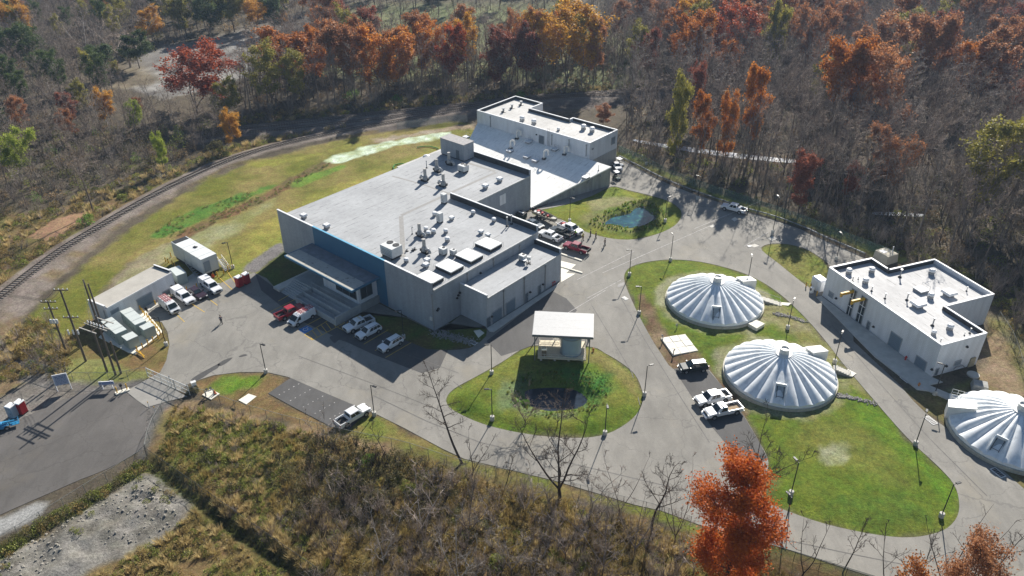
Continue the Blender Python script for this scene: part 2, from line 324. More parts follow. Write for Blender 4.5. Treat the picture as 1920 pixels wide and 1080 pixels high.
zone([(1590,745),(1640,760),(1700,822),(1770,890),(1795,940),(1760,940),(1690,850),(1600,780)], (.085,.165,.012), 2, (.085,.145,.014), 2, grass=1)
zone([(1500,800),(1560,780),(1640,830),(1700,900),(1660,910),(1560,870)], (.19,.17,.05), 3, None, 3, .35, grass=.8)
zone([(1543,846),(1575,840),(1588,866),(1552,872)], (.36,.37,.28), 1, (.2,.22,.1), 2.2, .6)
zone([(1560,935),(1640,925),(1720,950),(1740,985),(1650,995),(1560,970)], (.06,.12,.015), 3, (.08,.135,.018), 3, .7, grass=1)
zone([(1395,850),(1450,900),(1440,945),(1400,920)], (.15,.13,.06), 1.5, None, 1.5)
# lawns below the gate and along the lower road
zone(None, (.155,.108,.045), .8, (.19,.135,.06), 1, poly=LAWN_GATE, grass=.5)
zone([(395,722),(430,704),(500,704),(480,720),(440,740),(400,738)], (.10,.19,.018), 1, (.12,.15,.03), 1.5, grass=1)
zone([(640,810),(700,782),(770,815),(880,866),(1000,896),(1120,928),(1240,960),(1330,992),(1480,1035),(1620,1080),(1600,1095),(1300,1000),(1100,940),(900,890),(760,845)], (.135,.16,.03), 1, (.20,.15,.06), 1.6, grass=.9)
# east side
zone([(1690,730),(1740,735),(1800,740),(1860,690),(1840,650),(1865,600),(1920,640),(2000,740),(2000,960),(1920,916),(1837,845),(1740,777)], (.13,.125,.045), 1, (.17,.13,.06), 1.5, grass=.7)
zone([(1840,700),(1845,640),(1872,625),(1895,660),(1910,710),(1915,740),(1860,730)], (.255,.195,.125), 1.5, (.21,.155,.09), 1.5)
zone([(1150,290),(1200,312),(1300,356),(1400,391),(1500,422),(1600,464),(1660,486),(1700,490),(1680,470),(1600,450),(1500,410),(1400,380),(1300,345),(1200,300),(1160,284)], (.145,.175,.04), .8, (.18,.16,.06), 1.5, grass=.9)
zone([(1860,610),(1885,640),(1915,700),(1960,760),(1990,740),(1940,660),(1890,590)], (.14,.125,.10), 1.5, (.16,.15,.05), 2)
# foreground rough ground
zone([(270,860),(330,755),(450,775),(620,815),(760,846),(900,890),(1100,942),(1300,1002),(1620,1090),(1800,1160),(1500,1300),(300,1300),(0,1100),(0,1040),(150,960)], (.130,.110,.036), 1.2, (.17,.12,.055), 2, grass=.3)
zone([(330,752),(450,775),(620,815),(740,842),(700,850),(560,815),(400,785),(320,790)], (.26,.19,.115), 1, (.20,.13,.07), 2)
zone([(310,780),(360,770),(470,800),(560,850),(520,920),(400,900),(310,860)], (.13,.14,.035), 2, (.17,.15,.05), 2, grass=.6)
zone([(-60,1080),(0,1052),(100,990),(200,925),(275,888),(320,905),(350,945),(330,985),(260,1020),(180,1070),(60,1130),(-60,1180)], (.215,.205,.185), 1.2, (.15,.14,.115), 2, s=2.5)
zone([(-120,1000),(0,972),(70,940),(92,946),(60,975),(0,1004),(-120,1050)], (.30,.30,.29), .8, None, 1)
zone([(-10,1030),(80,975),(180,920),(270,865),(282,872),(200,928),(100,990),(0,1048)], (.12,.13,.035), .8, (.08,.09,.03), 1.2, grass=.5)
GZ = ground_z(GP); out = np.hypot(GP[:, 0], GP[:, 1]-150)
GZ += np.where(grassy > .3, n3*.08, 0)
fore = sdf(GP, gpoly([(270,870),(330,765),(620,825),(900,900),(1300,1012),(1620,1100),(1500,1300),(300,1300),(-40,1150)], n=2)); GZ += np.clip(fore/3, 0, 1)*(n2*1.0+n3*.3)
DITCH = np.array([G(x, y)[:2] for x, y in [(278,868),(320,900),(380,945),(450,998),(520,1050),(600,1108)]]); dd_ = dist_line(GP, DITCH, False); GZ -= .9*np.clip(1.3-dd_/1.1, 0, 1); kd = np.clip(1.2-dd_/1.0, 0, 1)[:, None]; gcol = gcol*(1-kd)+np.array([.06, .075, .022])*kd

rub = sdf(GP, gpoly([(-60,1080),(100,990),(275,890),(350,945),(260,1020),(60,1130)], n=2)); GZ += np.clip(rub/3, 0, 1)*(.5+n3*1.0+(fnoise(GP, 2.6, 77)-.5)*.8)
nx, ny = len(xs), len(ys); idx = np.arange(NG).reshape(ny, nx)
fc = np.stack([idx[:-1, :-1], idx[:-1, 1:], idx[1:, 1:], idx[1:, :-1]], -1).reshape(-1, 4)
me = bpy.data.meshes.new('ground'); me.vertices.add(NG); me.vertices.foreach_set('co', np.column_stack([GP, GZ]).astype(np.float32).ravel())
me.loops.add(fc.size); me.loops.foreach_set('vertex_index', fc.ravel().astype(np.int32)); me.polygons.add(len(fc)); me.polygons.foreach_set('loop_start', np.arange(0, fc.size, 4, dtype=np.int32))
a = me.color_attributes.new('soil', 'FLOAT_COLOR', 'POINT'); a.data.foreach_set('color', np.column_stack([np.clip(gcol, 0, 1), grassy]).astype(np.float32).ravel())
me.polygons.foreach_set('use_smooth', [True]*len(fc)); me.update(); me.validate()
m, n, b = nodes('ground_soil'); L = n.links
at = n.nodes.new('ShaderNodeAttribute'); at.attribute_name = 'soil'
geo = n.nodes.new('ShaderNodeNewGeometry'); last = at.outputs['Color']
for sc, lo, hi, det in ((.35, .72, 1.28, 8), (2.2, .62, 1.38, 8), (9.0, .7, 1.3, 4)):
    nz = n.nodes.new('ShaderNodeTexNoise'); nz.inputs['Scale'].default_value = sc; nz.inputs['Detail'].default_value = det; nz.inputs['Roughness'].default_value = .7; L.new(geo.outputs['Position'], nz.inputs['Vector'])
    mr = n.nodes.new('ShaderNodeMapRange'); mr.inputs[1].default_value = .32; mr.inputs[2].default_value = .68; mr.inputs[3].default_value = lo; mr.inputs[4].default_value = hi; L.new(nz.outputs[0], mr.inputs[0])
    mx = n.nodes.new('ShaderNodeMix'); mx.data_type = 'RGBA'; mx.blend_type = 'MULTIPLY'; mx.inputs[0].default_value = 1; L.new(last, mx.inputs[6]); L.new(mr.outputs[0], mx.inputs[7]); last = mx.outputs[2]
hs = n.nodes.new('ShaderNodeHueSaturation'); nh = n.nodes.new('ShaderNodeTexNoise'); nh.inputs['Scale'].default_value = .8; nh.inputs['Detail'].default_value = 7; L.new(geo.outputs['Position'], nh.inputs['Vector'])
mh = n.nodes.new('ShaderNodeMapRange'); mh.inputs[1].default_value = .3; mh.inputs[2].default_value = .7; mh.inputs[3].default_value = .478; mh.inputs[4].default_value = .518; L.new(nh.outputs[0], mh.inputs[0]); L.new(mh.outputs[0], hs.inputs['Hue']); L.new(last, hs.inputs['Color'])
L.new(hs.outputs[0], b.inputs['Base Color']); b.inputs['Roughness'].default_value = .95; b.inputs['Specular IOR Level'].default_value = .1
nb = n.nodes.new('ShaderNodeTexNoise'); nb.inputs['Scale'].default_value = 3.5; nb.inputs['Detail'].default_value = 9; nb.inputs['Roughness'].default_value = .75; L.new(geo.outputs['Position'], nb.inputs['Vector'])
bp = n.nodes.new('ShaderNodeBump'); bp.inputs['Strength'].default_value = .9; bp.inputs['Distance'].default_value = .16; L.new(nb.outputs[0], bp.inputs['Height']); L.new(bp.outputs[0], b.inputs['Normal'])
me.materials.append(m); struct(link('ground', me))

# ---------------- paved sheets
def sheet(name, poly, z, m, holes=(), thick=0.0, parent=None):
    polys = [[Vector((x, y, 0)) for x, y in poly]]+[[Vector((x, y, 0)) for x, y in h] for h in holes]
    tris = tessellate_polygon(polys); vs = [(v.x, v.y, z) for p in polys for v in p]; fs = []
    for t in tris:
        A, B, C = [vs[i] for i in t]
        fs.append(tuple(t) if (B[0]-A[0])*(C[1]-A[1])-(B[1]-A[1])*(C[0]-A[0]) > 0 else tuple(t[::-1]))
    b = MB(); b.add(vs, fs)
    if thick:
        o = 0
        for p in polys:
            k = len(p); b.add([vs[o+i] for i in range(k)]+[(vs[o+i][0], vs[o+i][1], z-thick) for i in range(k)], [(i, (i+1) % k, k+(i+1) % k, k+i) for i in range(k)]); o += k
    return b.build(name, m, parent)
def asphalt_mat(name, c, dark, lightness=1.0):
    m, n, b = nodes(name); L = n.links; g = n.nodes.new('ShaderNodeNewGeometry'); last = None
    rgb = n.nodes.new('ShaderNodeRGB'); rgb.outputs[0].default_value = (*c, 1); last = rgb.outputs[0]
    for sc, lo, hi, st in ((.07, .82, 1.16, None), (.5, .86, 1.12, (1, .35, 1)), (4, .92, 1.08, None), (25, .9, 1.1, None)):
        src = g.outputs['Position']
        if st: mp = n.nodes.new('ShaderNodeMapping'); mp.inputs['Scale'].default_value = st; mp.inputs['Rotation'].default_value = (0, 0, R_(35)); L.new(src, mp.inputs[0]); src = mp.outputs[0]
        nz = n.nodes.new('ShaderNodeTexNoise'); nz.inputs['Scale'].default_value = sc; nz.inputs['Detail'].default_value = 7; nz.inputs['Roughness'].default_value = .65; nz.inputs['Distortion'].default_value = .6; L.new(src, nz.inputs['Vector'])
        mr = n.nodes.new('ShaderNodeMapRange'); mr.inputs[1].default_value = .32; mr.inputs[2].default_value = .68; mr.inputs[3].default_value = lo; mr.inputs[4].default_value = hi; L.new(nz.outputs[0], mr.inputs[0])
        mx = n.nodes.new('ShaderNodeMix'); mx.data_type = 'RGBA'; mx.blend_type = 'MULTIPLY'; mx.inputs[0].default_value = 1; L.new(last, mx.inputs[6]); L.new(mr.outputs[0], mx.inputs[7]); last = mx.outputs[2]
    ns = n.nodes.new('ShaderNodeTexNoise'); ns.inputs['Scale'].default_value = .09; ns.inputs['Detail'].default_value = 9; ns.inputs['Roughness'].default_value = .62; L.new(g.outputs['Position'], ns.inputs['Vector']); ms = n.nodes.new('ShaderNodeMapRange'); ms.inputs[1].default_value = .56; ms.inputs[2].default_value = .70; ms.inputs[4].default_value = .5; L.new(ns.outputs[0], ms.inputs[0]); xs_ = n.nodes.new('ShaderNodeMix'); xs_.data_type = 'RGBA'; L.new(ms.outputs[0], xs_.inputs[0]); L.new(last, xs_.inputs[6]); xs_.inputs[7].default_value = (c[0]*1.28, c[1]*1.2, c[2]*1.02, 1); last = xs_.outputs[2]   # blown sand
    # hairline cracks
    vo = n.nodes.new('ShaderNodeTexVoronoi'); vo.feature = 'DISTANCE_TO_EDGE'; vo.inputs['Scale'].default_value = .11
    nd = n.nodes.new('ShaderNodeTexNoise'); nd.inputs['Scale'].default_value = .6; nd.inputs['Detail'].default_value = 5; L.new(g.outputs['Position'], nd.inputs['Vector'])
    va = n.nodes.new('ShaderNodeVectorMath'); va.operation = 'MULTIPLY_ADD'; va.inputs[1].default_value = (3, 3, 0); L.new(nd.outputs['Color'], va.inputs[0]); L.new(g.outputs['Position'], va.inputs[2]); L.new(va.outputs[0], vo.inputs['Vector'])
    mr = n.nodes.new('ShaderNodeMapRange'); mr.inputs[1].default_value = .002; mr.inputs[2].default_value = .010; mr.inputs[3].default_value = .40; mr.inputs[4].default_value = 0; L.new(vo.outputs['Distance'], mr.inputs[0])
    mx = n.nodes.new('ShaderNodeMix'); mx.data_type = 'RGBA'; L.new(mr.outputs[0], mx.inputs[0]); L.new(last, mx.inputs[6]); mx.inputs[7].default_value = (*dark, 1)
    L.new(mx.outputs[2], b.inputs['Base Color']); b.inputs['Roughness'].default_value = .85; b.inputs['Specular IOR Level'].default_value = .3
    nb = n.nodes.new('ShaderNodeTexNoise'); nb.inputs['Scale'].default_value = 14; nb.inputs['Detail'].default_value = 5; L.new(g.outputs['Position'], nb.inputs['Vector'])
    bp = n.nodes.new('ShaderNodeBump'); bp.inputs['Strength'].default_value = .35; bp.inputs['Distance'].default_value = .03; L.new(nb.outputs[0], bp.inputs['Height']); L.new(bp.outputs[0], b.inputs['Normal'])
    return m
M_ASPH = asphalt_mat('asphalt', (.222,.212,.190), (.08,.078,.075)); M_LOT = asphalt_mat('dark_asphalt', (.105,.098,.092), (.06,.056,.05)); M_NEW = asphalt_mat('fresh_asphalt', (.085,.083,.082), (.07,.07,.07))
M_CONC = mat('concrete', (.50,.485,.44), .85, var=.14, scale=.8, bump=.2, bscale=8)
M_PALE = mat('pale_concrete', (.72,.69,.60), .8, var=.08, scale=.8, bump=.15, bscale=8)
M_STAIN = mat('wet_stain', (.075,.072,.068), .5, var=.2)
M_YEL = mat('yellow_paint', (.55,.36,.05), .7, var=.25, scale=6); M_WHT = mat('white_paint', (.62,.62,.60), .7, var=.25, scale=5); M_BLUP = mat('blue_paint', (.06,.20,.46), .7, var=.2, scale=5)
struct(sheet('road', ASPH, .05, M_ASPH, [ISL_CENTRE, ISL_POND, ISL_DOME, ISL_SMALL, LAWN_FRONT], thick=.1))
struct(sheet('gravel_lot', LOT, .05, M_LOT, thick=.08))
struct(sheet('driveway', gpoly([(236,734),(284,707),(322,729),(352,744),(318,752),(276,764),(256,750)], smooth=False), .062, mat('gate_apron', (.27,.26,.24), .85, var=.12, scale=.5)))
struct(sheet('parking_strip', gpoly([(503,738),(545,709),(600,733),(690,771),(655,806),(620,800),(560,769)], smooth=False), .058, M_NEW))
struct(sheet('parking_bay', gpoly([(1263,692),(1318,683),(1352,722),(1392,776),(1424,830),(1440,862),(1400,880),(1330,795)], smooth=False), .058, M_NEW))
struct(sheet('parking_lot', gpoly([(478,512),(517,541),(640,611),(660,592),(757,637),(800,655),(840,657),(825,690),(790,700),(700,665),(560,600),(490,545)], smooth=False), .056, M_NEW))
struct(sheet('side_road', gpoly([(912,640),(1033,545),(1062,560),(1082,582),(1030,645),(1004,646),(975,657),(940,668)], smooth=False), .058, M_NEW))
stripe_n = 0
def stripe(pts, w, m, z=.066, name='painted_line'):
    b = MB(); p = [Vector((*G(x, y)[:2], z)) for x, y in pts]
    for i in range(len(p)-1):
        d = (p[i+1]-p[i]).normalized(); s = Vector((-d.y, d.x, 0))*w/2
        b.quad(p[i]-s, p[i+1]-s, p[i+1]+s, p[i]+s)
    return struct(b.build(name, m))
for a, b_ in [((663,633),(708,606)),((682,646),(728,619)),((703,658),(747,633)),((723,671),(771,643)),((505,586),(553,562)),((557,620),(602,596)),((522,565),(545,552))]: stripe([a, b_], .13, M_YEL)
stripe([(571,628),(631,592),(641,598),(646,606),(586,638),(571,628)], .13, M_YEL)
for i in range(7): t = i/7; stripe([(577+60*t, 625-34*t), (587+60*t, 638-34*t)], .12, M_YEL)
stripe([(640,613),(645,620),(652,604)], .12, M_YEL); stripe([(633,614),(644,620)], .12, M_YEL)
b = MB(); c = G(573, 618); b.box((c[0], c[1], .064), (2.0, 1.9, .004), -.71); struct(b.build('painted_marking', M_BLUP))
b = MB(); b.lathe((c[0], c[1], .0685), [(.36, 0), (.5, 0)], 14, 2.2, 7.2); b.box((c[0]+.05, c[1]+.45, .0695), (.12, .7, .003), -.6); b.lathe((c[0]+.28, c[1]+.85, .0695), [(0.001, 0), (.13, 0)], 8); struct(b.build('painted_marking', M_WHT))
for a, b_ in [((1082,525),(1190,471)),((1130,512),(1340,420)),((1100,560),(1165,525)),((1060,590),(1135,545)),((1300,430),(1420,380)),((1395,462),(1440,436))]: stripe([a, b_], .10, mat('worn_paint', (.42,.41,.40), .8, var=.5, scale=2))
for a, b_ in [((300,560),(346,604)),((347,562),(384,586)),((370,545),(408,573)),((410,520),(436,544)),((420,500),(445,536))]: stripe([a, b_], .13, M_YEL)
for p in [(590,750),(566,738),(612,762),(640,772),(545,727)]: [stripe([(p[0]-22+9*k, p[1]+14-5*k), (p[0]-20+9*k, p[1]+12.9-5*k)], .12, mat('worn_paint', (.42,.41,.40), .8, var=.5, scale=2)) for k in range(5)]
# stains, seams and patches on the asphalt
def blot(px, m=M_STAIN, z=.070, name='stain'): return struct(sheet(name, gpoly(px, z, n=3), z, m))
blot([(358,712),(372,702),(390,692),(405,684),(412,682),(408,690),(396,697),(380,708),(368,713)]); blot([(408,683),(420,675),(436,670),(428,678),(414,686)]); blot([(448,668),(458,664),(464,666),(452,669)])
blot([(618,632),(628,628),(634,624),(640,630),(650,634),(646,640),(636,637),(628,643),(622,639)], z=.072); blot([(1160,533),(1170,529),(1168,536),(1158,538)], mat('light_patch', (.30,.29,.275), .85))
M_SEAM = mat('seam', (.135,.13,.122), .8, var=.3)
for pts, w in [([(700,742),(800,790),(900,830),(1040,862),(1200,900),(1330,930)],.12),([(1110,574),(1150,640),(1185,700),(1200,760)],.12),([(1165,560),(1210,640),(1260,720),(1330,830)],.14),([(560,668),(700,720),(800,760)],.08),([(1460,1010),(1600,1040),(1700,1060)],.12),([(1560,610),(1650,720),(1740,820),(1850,930)],.12),([(850,716),(876,735)],.1),([(735,655),(860,700)],.08)]: stripe(pts, w, M_SEAM, .067, 'seam')
# concrete slabs, kerb pads and covers
def slab(px, h, m, name, label=None, cat=None): 
    o = sheet(name, gpoly(px, h, smooth=False), h, m, thick=h+.05)
    return tag(o, label, cat) if label else struct(o)
slab([(913,615),(1050,529),(1040,541),(1031,548),(926,622),(918,621)], .17, M_CONC, 'sidewalk')
slab([(1531,557),(1540,555),(1746,706),(1768,716),(1742,722),(1810,750),(1795,757),(1742,733),(1720,730),(1640,668)], .17, M_CONC, 'sidewalk')
slab([(273,573),(298,559),(316,552),(320,556),(292,574),(278,583)], .17, M_CONC, 'sidewalk')
slab([(328,536),(365,510),(400,540),(374,556),(352,562),(338,552)], .10, M_CONC, 'generator_yard')
slab([(1052,489),(1080,496),(1052,520)], .075, M_PALE, 'loading_apron'); slab([(1053,512),(1079,513),(1052,529)], .078, M_PALE, 'loading_apron')
b = MB(); b.bar(GV(1052,476,.1), GV(1091,489,.1), .35, .3); b.bar(GV(1053,500,.1), GV(1092,512,.1), .35, .3); tag(b.build('kerb', M_PALE), 'pair of pale concrete kerbs edging the loading aprons beside the annex', 'kerb')
struct(sheet('pond', POND1, -.22, mat('pond_water', (.012,.065,.095), .12, var=.5, scale=.5, spec=.18, spots=((.03,.13,.12), .56, .8))))
struct(sheet('pond', POND2, -.55, mat('dark_pond_water', (.02,.03,.045), .12, var=.5, spec=.2)))
struct(sheet('creek', gpoly([(1190,262),(1240,270),(1290,276),(1340,283),(1400,290),(1450,296),(1490,300),(1490,306),(1440,303),(1380,297),(1320,289),(1250,278),(1195,267)], n=3), .10, mat('creek_water', (.5,.52,.55), .12, var=.3, spec=.8)))
struct(sheet('creek', gpoly([(1640,398),(1680,399),(1730,402),(1728,407),(1680,405),(1640,403)], n=3), .10, MATS['creek_water']))
# rock-lined drains
def rocks(name, line, w, N, label, s0=.12, s1=.3):
    P = catmull([G(x, y)[:2] for x, y in line], 10, False); b = MB()
    for _ in range(N):
        q = P[RNG.integers(len(P))]+RNG.normal(0, w, 2); s = RNG.uniform(s0, s1)
        b.box((q[0], q[1], gz(*q)+.08), (s, s*.8, s*.7), RNG.uniform(0, 3), .6)
    o = b.build(name, mat('grey_rock', (.26,.25,.235), .9, var=.35, scale=3)); stuff_(o); o['label'] = label; return o
rocks('rocks', [(816,624),(850,633),(885,641)], .55, 420, 'grey rocks lining the drain channel at the plant corner'); rocks('rocks', [(1455,592),(1480,596),(1508,604)], .3, 200, 'grey rocks in the short drain between the domes and side road'); rocks('rocks', [(1572,745),(1600,749),(1640,757)], .3, 240, 'grey rocks in the drain below the nearer complete dome')
rocks('rocks', [(1133,420),(1150,408),(1180,400),(1200,388),(1222,402),(1226,410)], .35, 260, 'grey rocks edging the rear shore of the blue pond')
# ================================================================== BUILDINGS
def wallmat(name, col, brick=0.05, var=.10):
    if name in MATS: return MATS[name]
    m, n, b = nodes(name); L = n.links; tc = n.nodes.new('ShaderNodeTexCoord'); sp = n.nodes.new('ShaderNodeSeparateXYZ'); L.new(tc.outputs['Object'], sp.inputs[0])
    ad = n.nodes.new('ShaderNodeMath'); L.new(sp.outputs[0], ad.inputs[0]); L.new(sp.outputs[1], ad.inputs[1]); cb = n.nodes.new('ShaderNodeCombineXYZ'); L.new(ad.outputs[0], cb.inputs[0]); L.new(sp.outputs[2], cb.inputs[1])
    br = n.nodes.new('ShaderNodeTexBrick'); br.inputs['Scale'].default_value = 1; br.inputs['Brick Width'].default_value = .6; br.inputs['Row Height'].default_value = .3; br.inputs['Mortar Size'].default_value = .018
    c = np.array(col); br.inputs['Color1'].default_value = (*(c*(1+brick)), 1); br.inputs['Color2'].default_value = (*(c*(1-brick)), 1); br.inputs['Mortar'].default_value = (*(c*.8), 1); L.new(cb.outputs[0], br.inputs['Vector'])
    nz = n.nodes.new('ShaderNodeTexNoise'); nz.inputs['Scale'].default_value = .35; nz.inputs['Detail'].default_value = 8; mp = n.nodes.new('ShaderNodeMapping'); mp.inputs['Scale'].default_value = (3, 3, .5); L.new(tc.outputs['Object'], mp.inputs[0]); L.new(mp.outputs[0], nz.inputs['Vector'])
    mr = n.nodes.new('ShaderNodeMapRange'); mr.inputs[1].default_value = .3; mr.inputs[2].default_value = .7; mr.inputs[3].default_value = 1-var; mr.inputs[4].default_value = 1+var; L.new(nz.outputs[0], mr.inputs[0])
    mx = n.nodes.new('ShaderNodeMix'); mx.data_type = 'RGBA'; mx.blend_type = 'MULTIPLY'; mx.inputs[0].default_value = 1; L.new(br.outputs[0], mx.inputs[6]); L.new(mr.outputs[0], mx.inputs[7]); L.new(mx.outputs[2], b.inputs['Base Color'])
    b.inputs['Roughness'].default_value = .8; b.inputs['Specular IOR Level'].default_value = .2
    bp = n.nodes.new('ShaderNodeBump'); bp.inputs['Strength'].default_value = .5; bp.inputs['Distance'].default_value = .02; L.new(br.outputs['Fac'], bp.inputs['Height']); bp.invert = True; L.new(bp.outputs[0], b.inputs['Normal'])
    MATS[name] = m; return m
def roofmat(name, col, seam, rot=0.0):
    """membrane in lapped strips with scattered dirt streaks"""
    m, n, b = nodes(name); L = n.links; tc = n.nodes.new('ShaderNodeTexCoord'); src = tc.outputs['Object']
    rgb = n.nodes.new('ShaderNodeRGB'); rgb.outputs[0].default_value = (*col, 1); last = rgb.outputs[0]
    mp = n.nodes.new('ShaderNodeMapping'); mp.inputs['Rotation'].default_value = (0, 0, rot); L.new(src, mp.inputs[0]); src = mp.outputs[0]
    for sc, lo, hi, st in ((.12, .86, 1.12, (1, 1, 1)), (1.2, .93, 1.07, (1, 1, 1)), (12, .95, 1.05, (1, 1, 1)), (.6, .93, 1.06, (3.0, .35, 1))):
        m2 = n.nodes.new('ShaderNodeMapping'); m2.inputs['Scale'].default_value = st; L.new(src, m2.inputs[0])
        nz = n.nodes.new('ShaderNodeTexNoise'); nz.inputs['Scale'].default_value = sc; nz.inputs['Detail'].default_value = 7; L.new(m2.outputs[0], nz.inputs['Vector'])
        mr = n.nodes.new('ShaderNodeMapRange'); mr.inputs[1].default_value = .3; mr.inputs[2].default_value = .7; mr.inputs[3].default_value = lo; mr.inputs[4].default_value = hi; L.new(nz.outputs[0], mr.inputs[0])
        mx = n.nodes.new('ShaderNodeMix'); mx.data_type = 'RGBA'; mx.blend_type = 'MULTIPLY'; mx.inputs[0].default_value = 1; L.new(last, mx.inputs[6]); L.new(mr.outputs[0], mx.inputs[7]); last = mx.outputs[2]
    # strip laps: broken dark dashes along the seams
    sp = n.nodes.new('ShaderNodeSeparateXYZ'); L.new(src, sp.inputs[0])
    fr = n.nodes.new('ShaderNodeMath'); fr.operation = 'MULTIPLY'; fr.inputs[1].default_value = .62; L.new(sp.outputs[0], fr.inputs[0]); f2 = n.nodes.new('ShaderNodeMath'); f2.operation = 'FRACT'; L.new(fr.outputs[0], f2.inputs[0])
    lt = n.nodes.new('ShaderNodeMath'); lt.operation = 'LESS_THAN'; lt.inputs[1].default_value = .11; L.new(f2.outputs[0], lt.inputs[0])
    m3 = n.nodes.new('ShaderNodeMapping'); m3.inputs['Scale'].default_value = (1.9, .28, 1); L.new(src, m3.inputs[0]); n3 = n.nodes.new('ShaderNodeTexNoise'); n3.inputs['Scale'].default_value = 2.2; n3.inputs['Detail'].default_value = 3; L.new(m3.outputs[0], n3.inputs['Vector'])
    mr = n.nodes.new('ShaderNodeMapRange'); mr.inputs[1].default_value = .54; mr.inputs[2].default_value = .60; mr.inputs[3].default_value = 0; mr.inputs[4].default_value = .8; L.new(n3.outputs[0], mr.inputs[0])
    mu = n.nodes.new('ShaderNodeMath'); mu.operation = 'MULTIPLY'; L.new(lt.outputs[0], mu.inputs[0]); L.new(mr.outputs[0], mu.inputs[1])
    x2 = n.nodes.new('ShaderNodeMix'); x2.data_type = 'RGBA'; L.new(mu.outputs[0], x2.inputs[0]); L.new(last, x2.inputs[6]); x2.inputs[7].default_value = (*seam, 1); L.new(x2.outputs[2], b.inputs['Base Color'])
    b.inputs['Roughness'].default_value = .75; b.inputs['Specular IOR Level'].default_value = .25
    return m
M_W1 = wallmat('grey_block_wall', (.33,.355,.39)); M_W2 = wallmat('pale_block_wall', (.44,.465,.50)); M_W3 = wallmat('white_block_wall', (.62,.64,.67), .02); M_W4 = wallmat('plain_concrete_wall', (.33,.33,.315), .03, .2)
M_BLUE = mat('blue_wall', (.042,.145,.25), .6, var=.07, scale=.6); M_COP = mat('coping', (.74,.75,.76), .45, var=.06); M_DARKW = mat('parapet_shade_and_curb', (.045,.047,.05), .7, var=.3, scale=1)  # M_DARKW paints the shade of parapet inner faces; also colours skylight curbs
M_DOOR = mat('grey_door', (.11,.135,.16), .5, var=.08); M_ROLL = mat('roller_door', (.16,.21,.26), .45, var=.06); M_FRAME = mat('door_frame', (.32,.34,.36), .5)
M_DARK = mat('dark_metal', (.03,.03,.032), .5, var=.2); M_GALV = mat('galvanised', (.42,.43,.44), .38, .6, .15, 3); M_UNIT = mat('unit_enamel', (.62,.63,.62), .45, var=.1, scale=2); M_PIPE = mat('grey_pipe', (.3,.31,.32), .5, .3, .12)
M_R1 = roofmat('main_roofing', (.355,.365,.375), (.15,.15,.15)); M_R2 = roofmat('pale_roofing', (.47,.465,.45), (.26,.255,.25)); M_R3 = roofmat('white_roofing', (.50,.50,.50), (.20,.20,.20), R_(90)); M_CANR = mat('canopy_roofing', (.40,.385,.345), .8, var=.12, scale=.9, spots=((.22,.21,.19), .60, 1.3)); M_GLASS = glassmat()
M_YELM = mat('yellow_steel', (.62,.36,.03), .5, var=.12); M_RED = mat('red_plastic', (.45,.03,.03), .45, var=.1)

class Frame:
    def __init__(s, o, t): s.o = np.array([o[0], o[1]]); s.t = t; s.c, s.s = math.cos(t), math.sin(t)
    def loc(s, p): d = np.asarray(p)[:2]-s.o; return np.array([d[0]*s.c+d[1]*s.s, -d[0]*s.s+d[1]*s.c, p[2] if len(p) > 2 else 0])
    def w(s, a, b, z=0): return Vector((s.o[0]+a*s.c-b*s.s, s.o[1]+a*s.s+b*s.c, z))
    def px(s, x, y, z): return s.loc(G(x, y, z))
    def wall(s, x, y, axis, val):
        """point of a vertical wall (axis 0: a=val, 1: b=val) seen at a pixel"""
        p0, p1 = s.loc(G(x, y, 0)), s.loc(G(x, y, 10)); t = (val-p0[axis])/(p1[axis]-p0[axis]); return p0+(p1-p0)*t
FM = Frame((-13.929, 115.528), -0.71406); FR = Frame((68.346, 101.363), -1.21766)
def panel(b, axis, val, lo, hi, z0, z1, proud, th=.06):
    """flat piece on a wall; proud = signed offset of its centre"""
    if axis == 0: b.box((val+proud, (lo+hi)/2, (z0+z1)/2), (th, hi-lo, z1-z0))
    else: b.box(((lo+hi)/2, val+proud, (z0+z1)/2), (hi-lo, th, z1-z0))
    return b
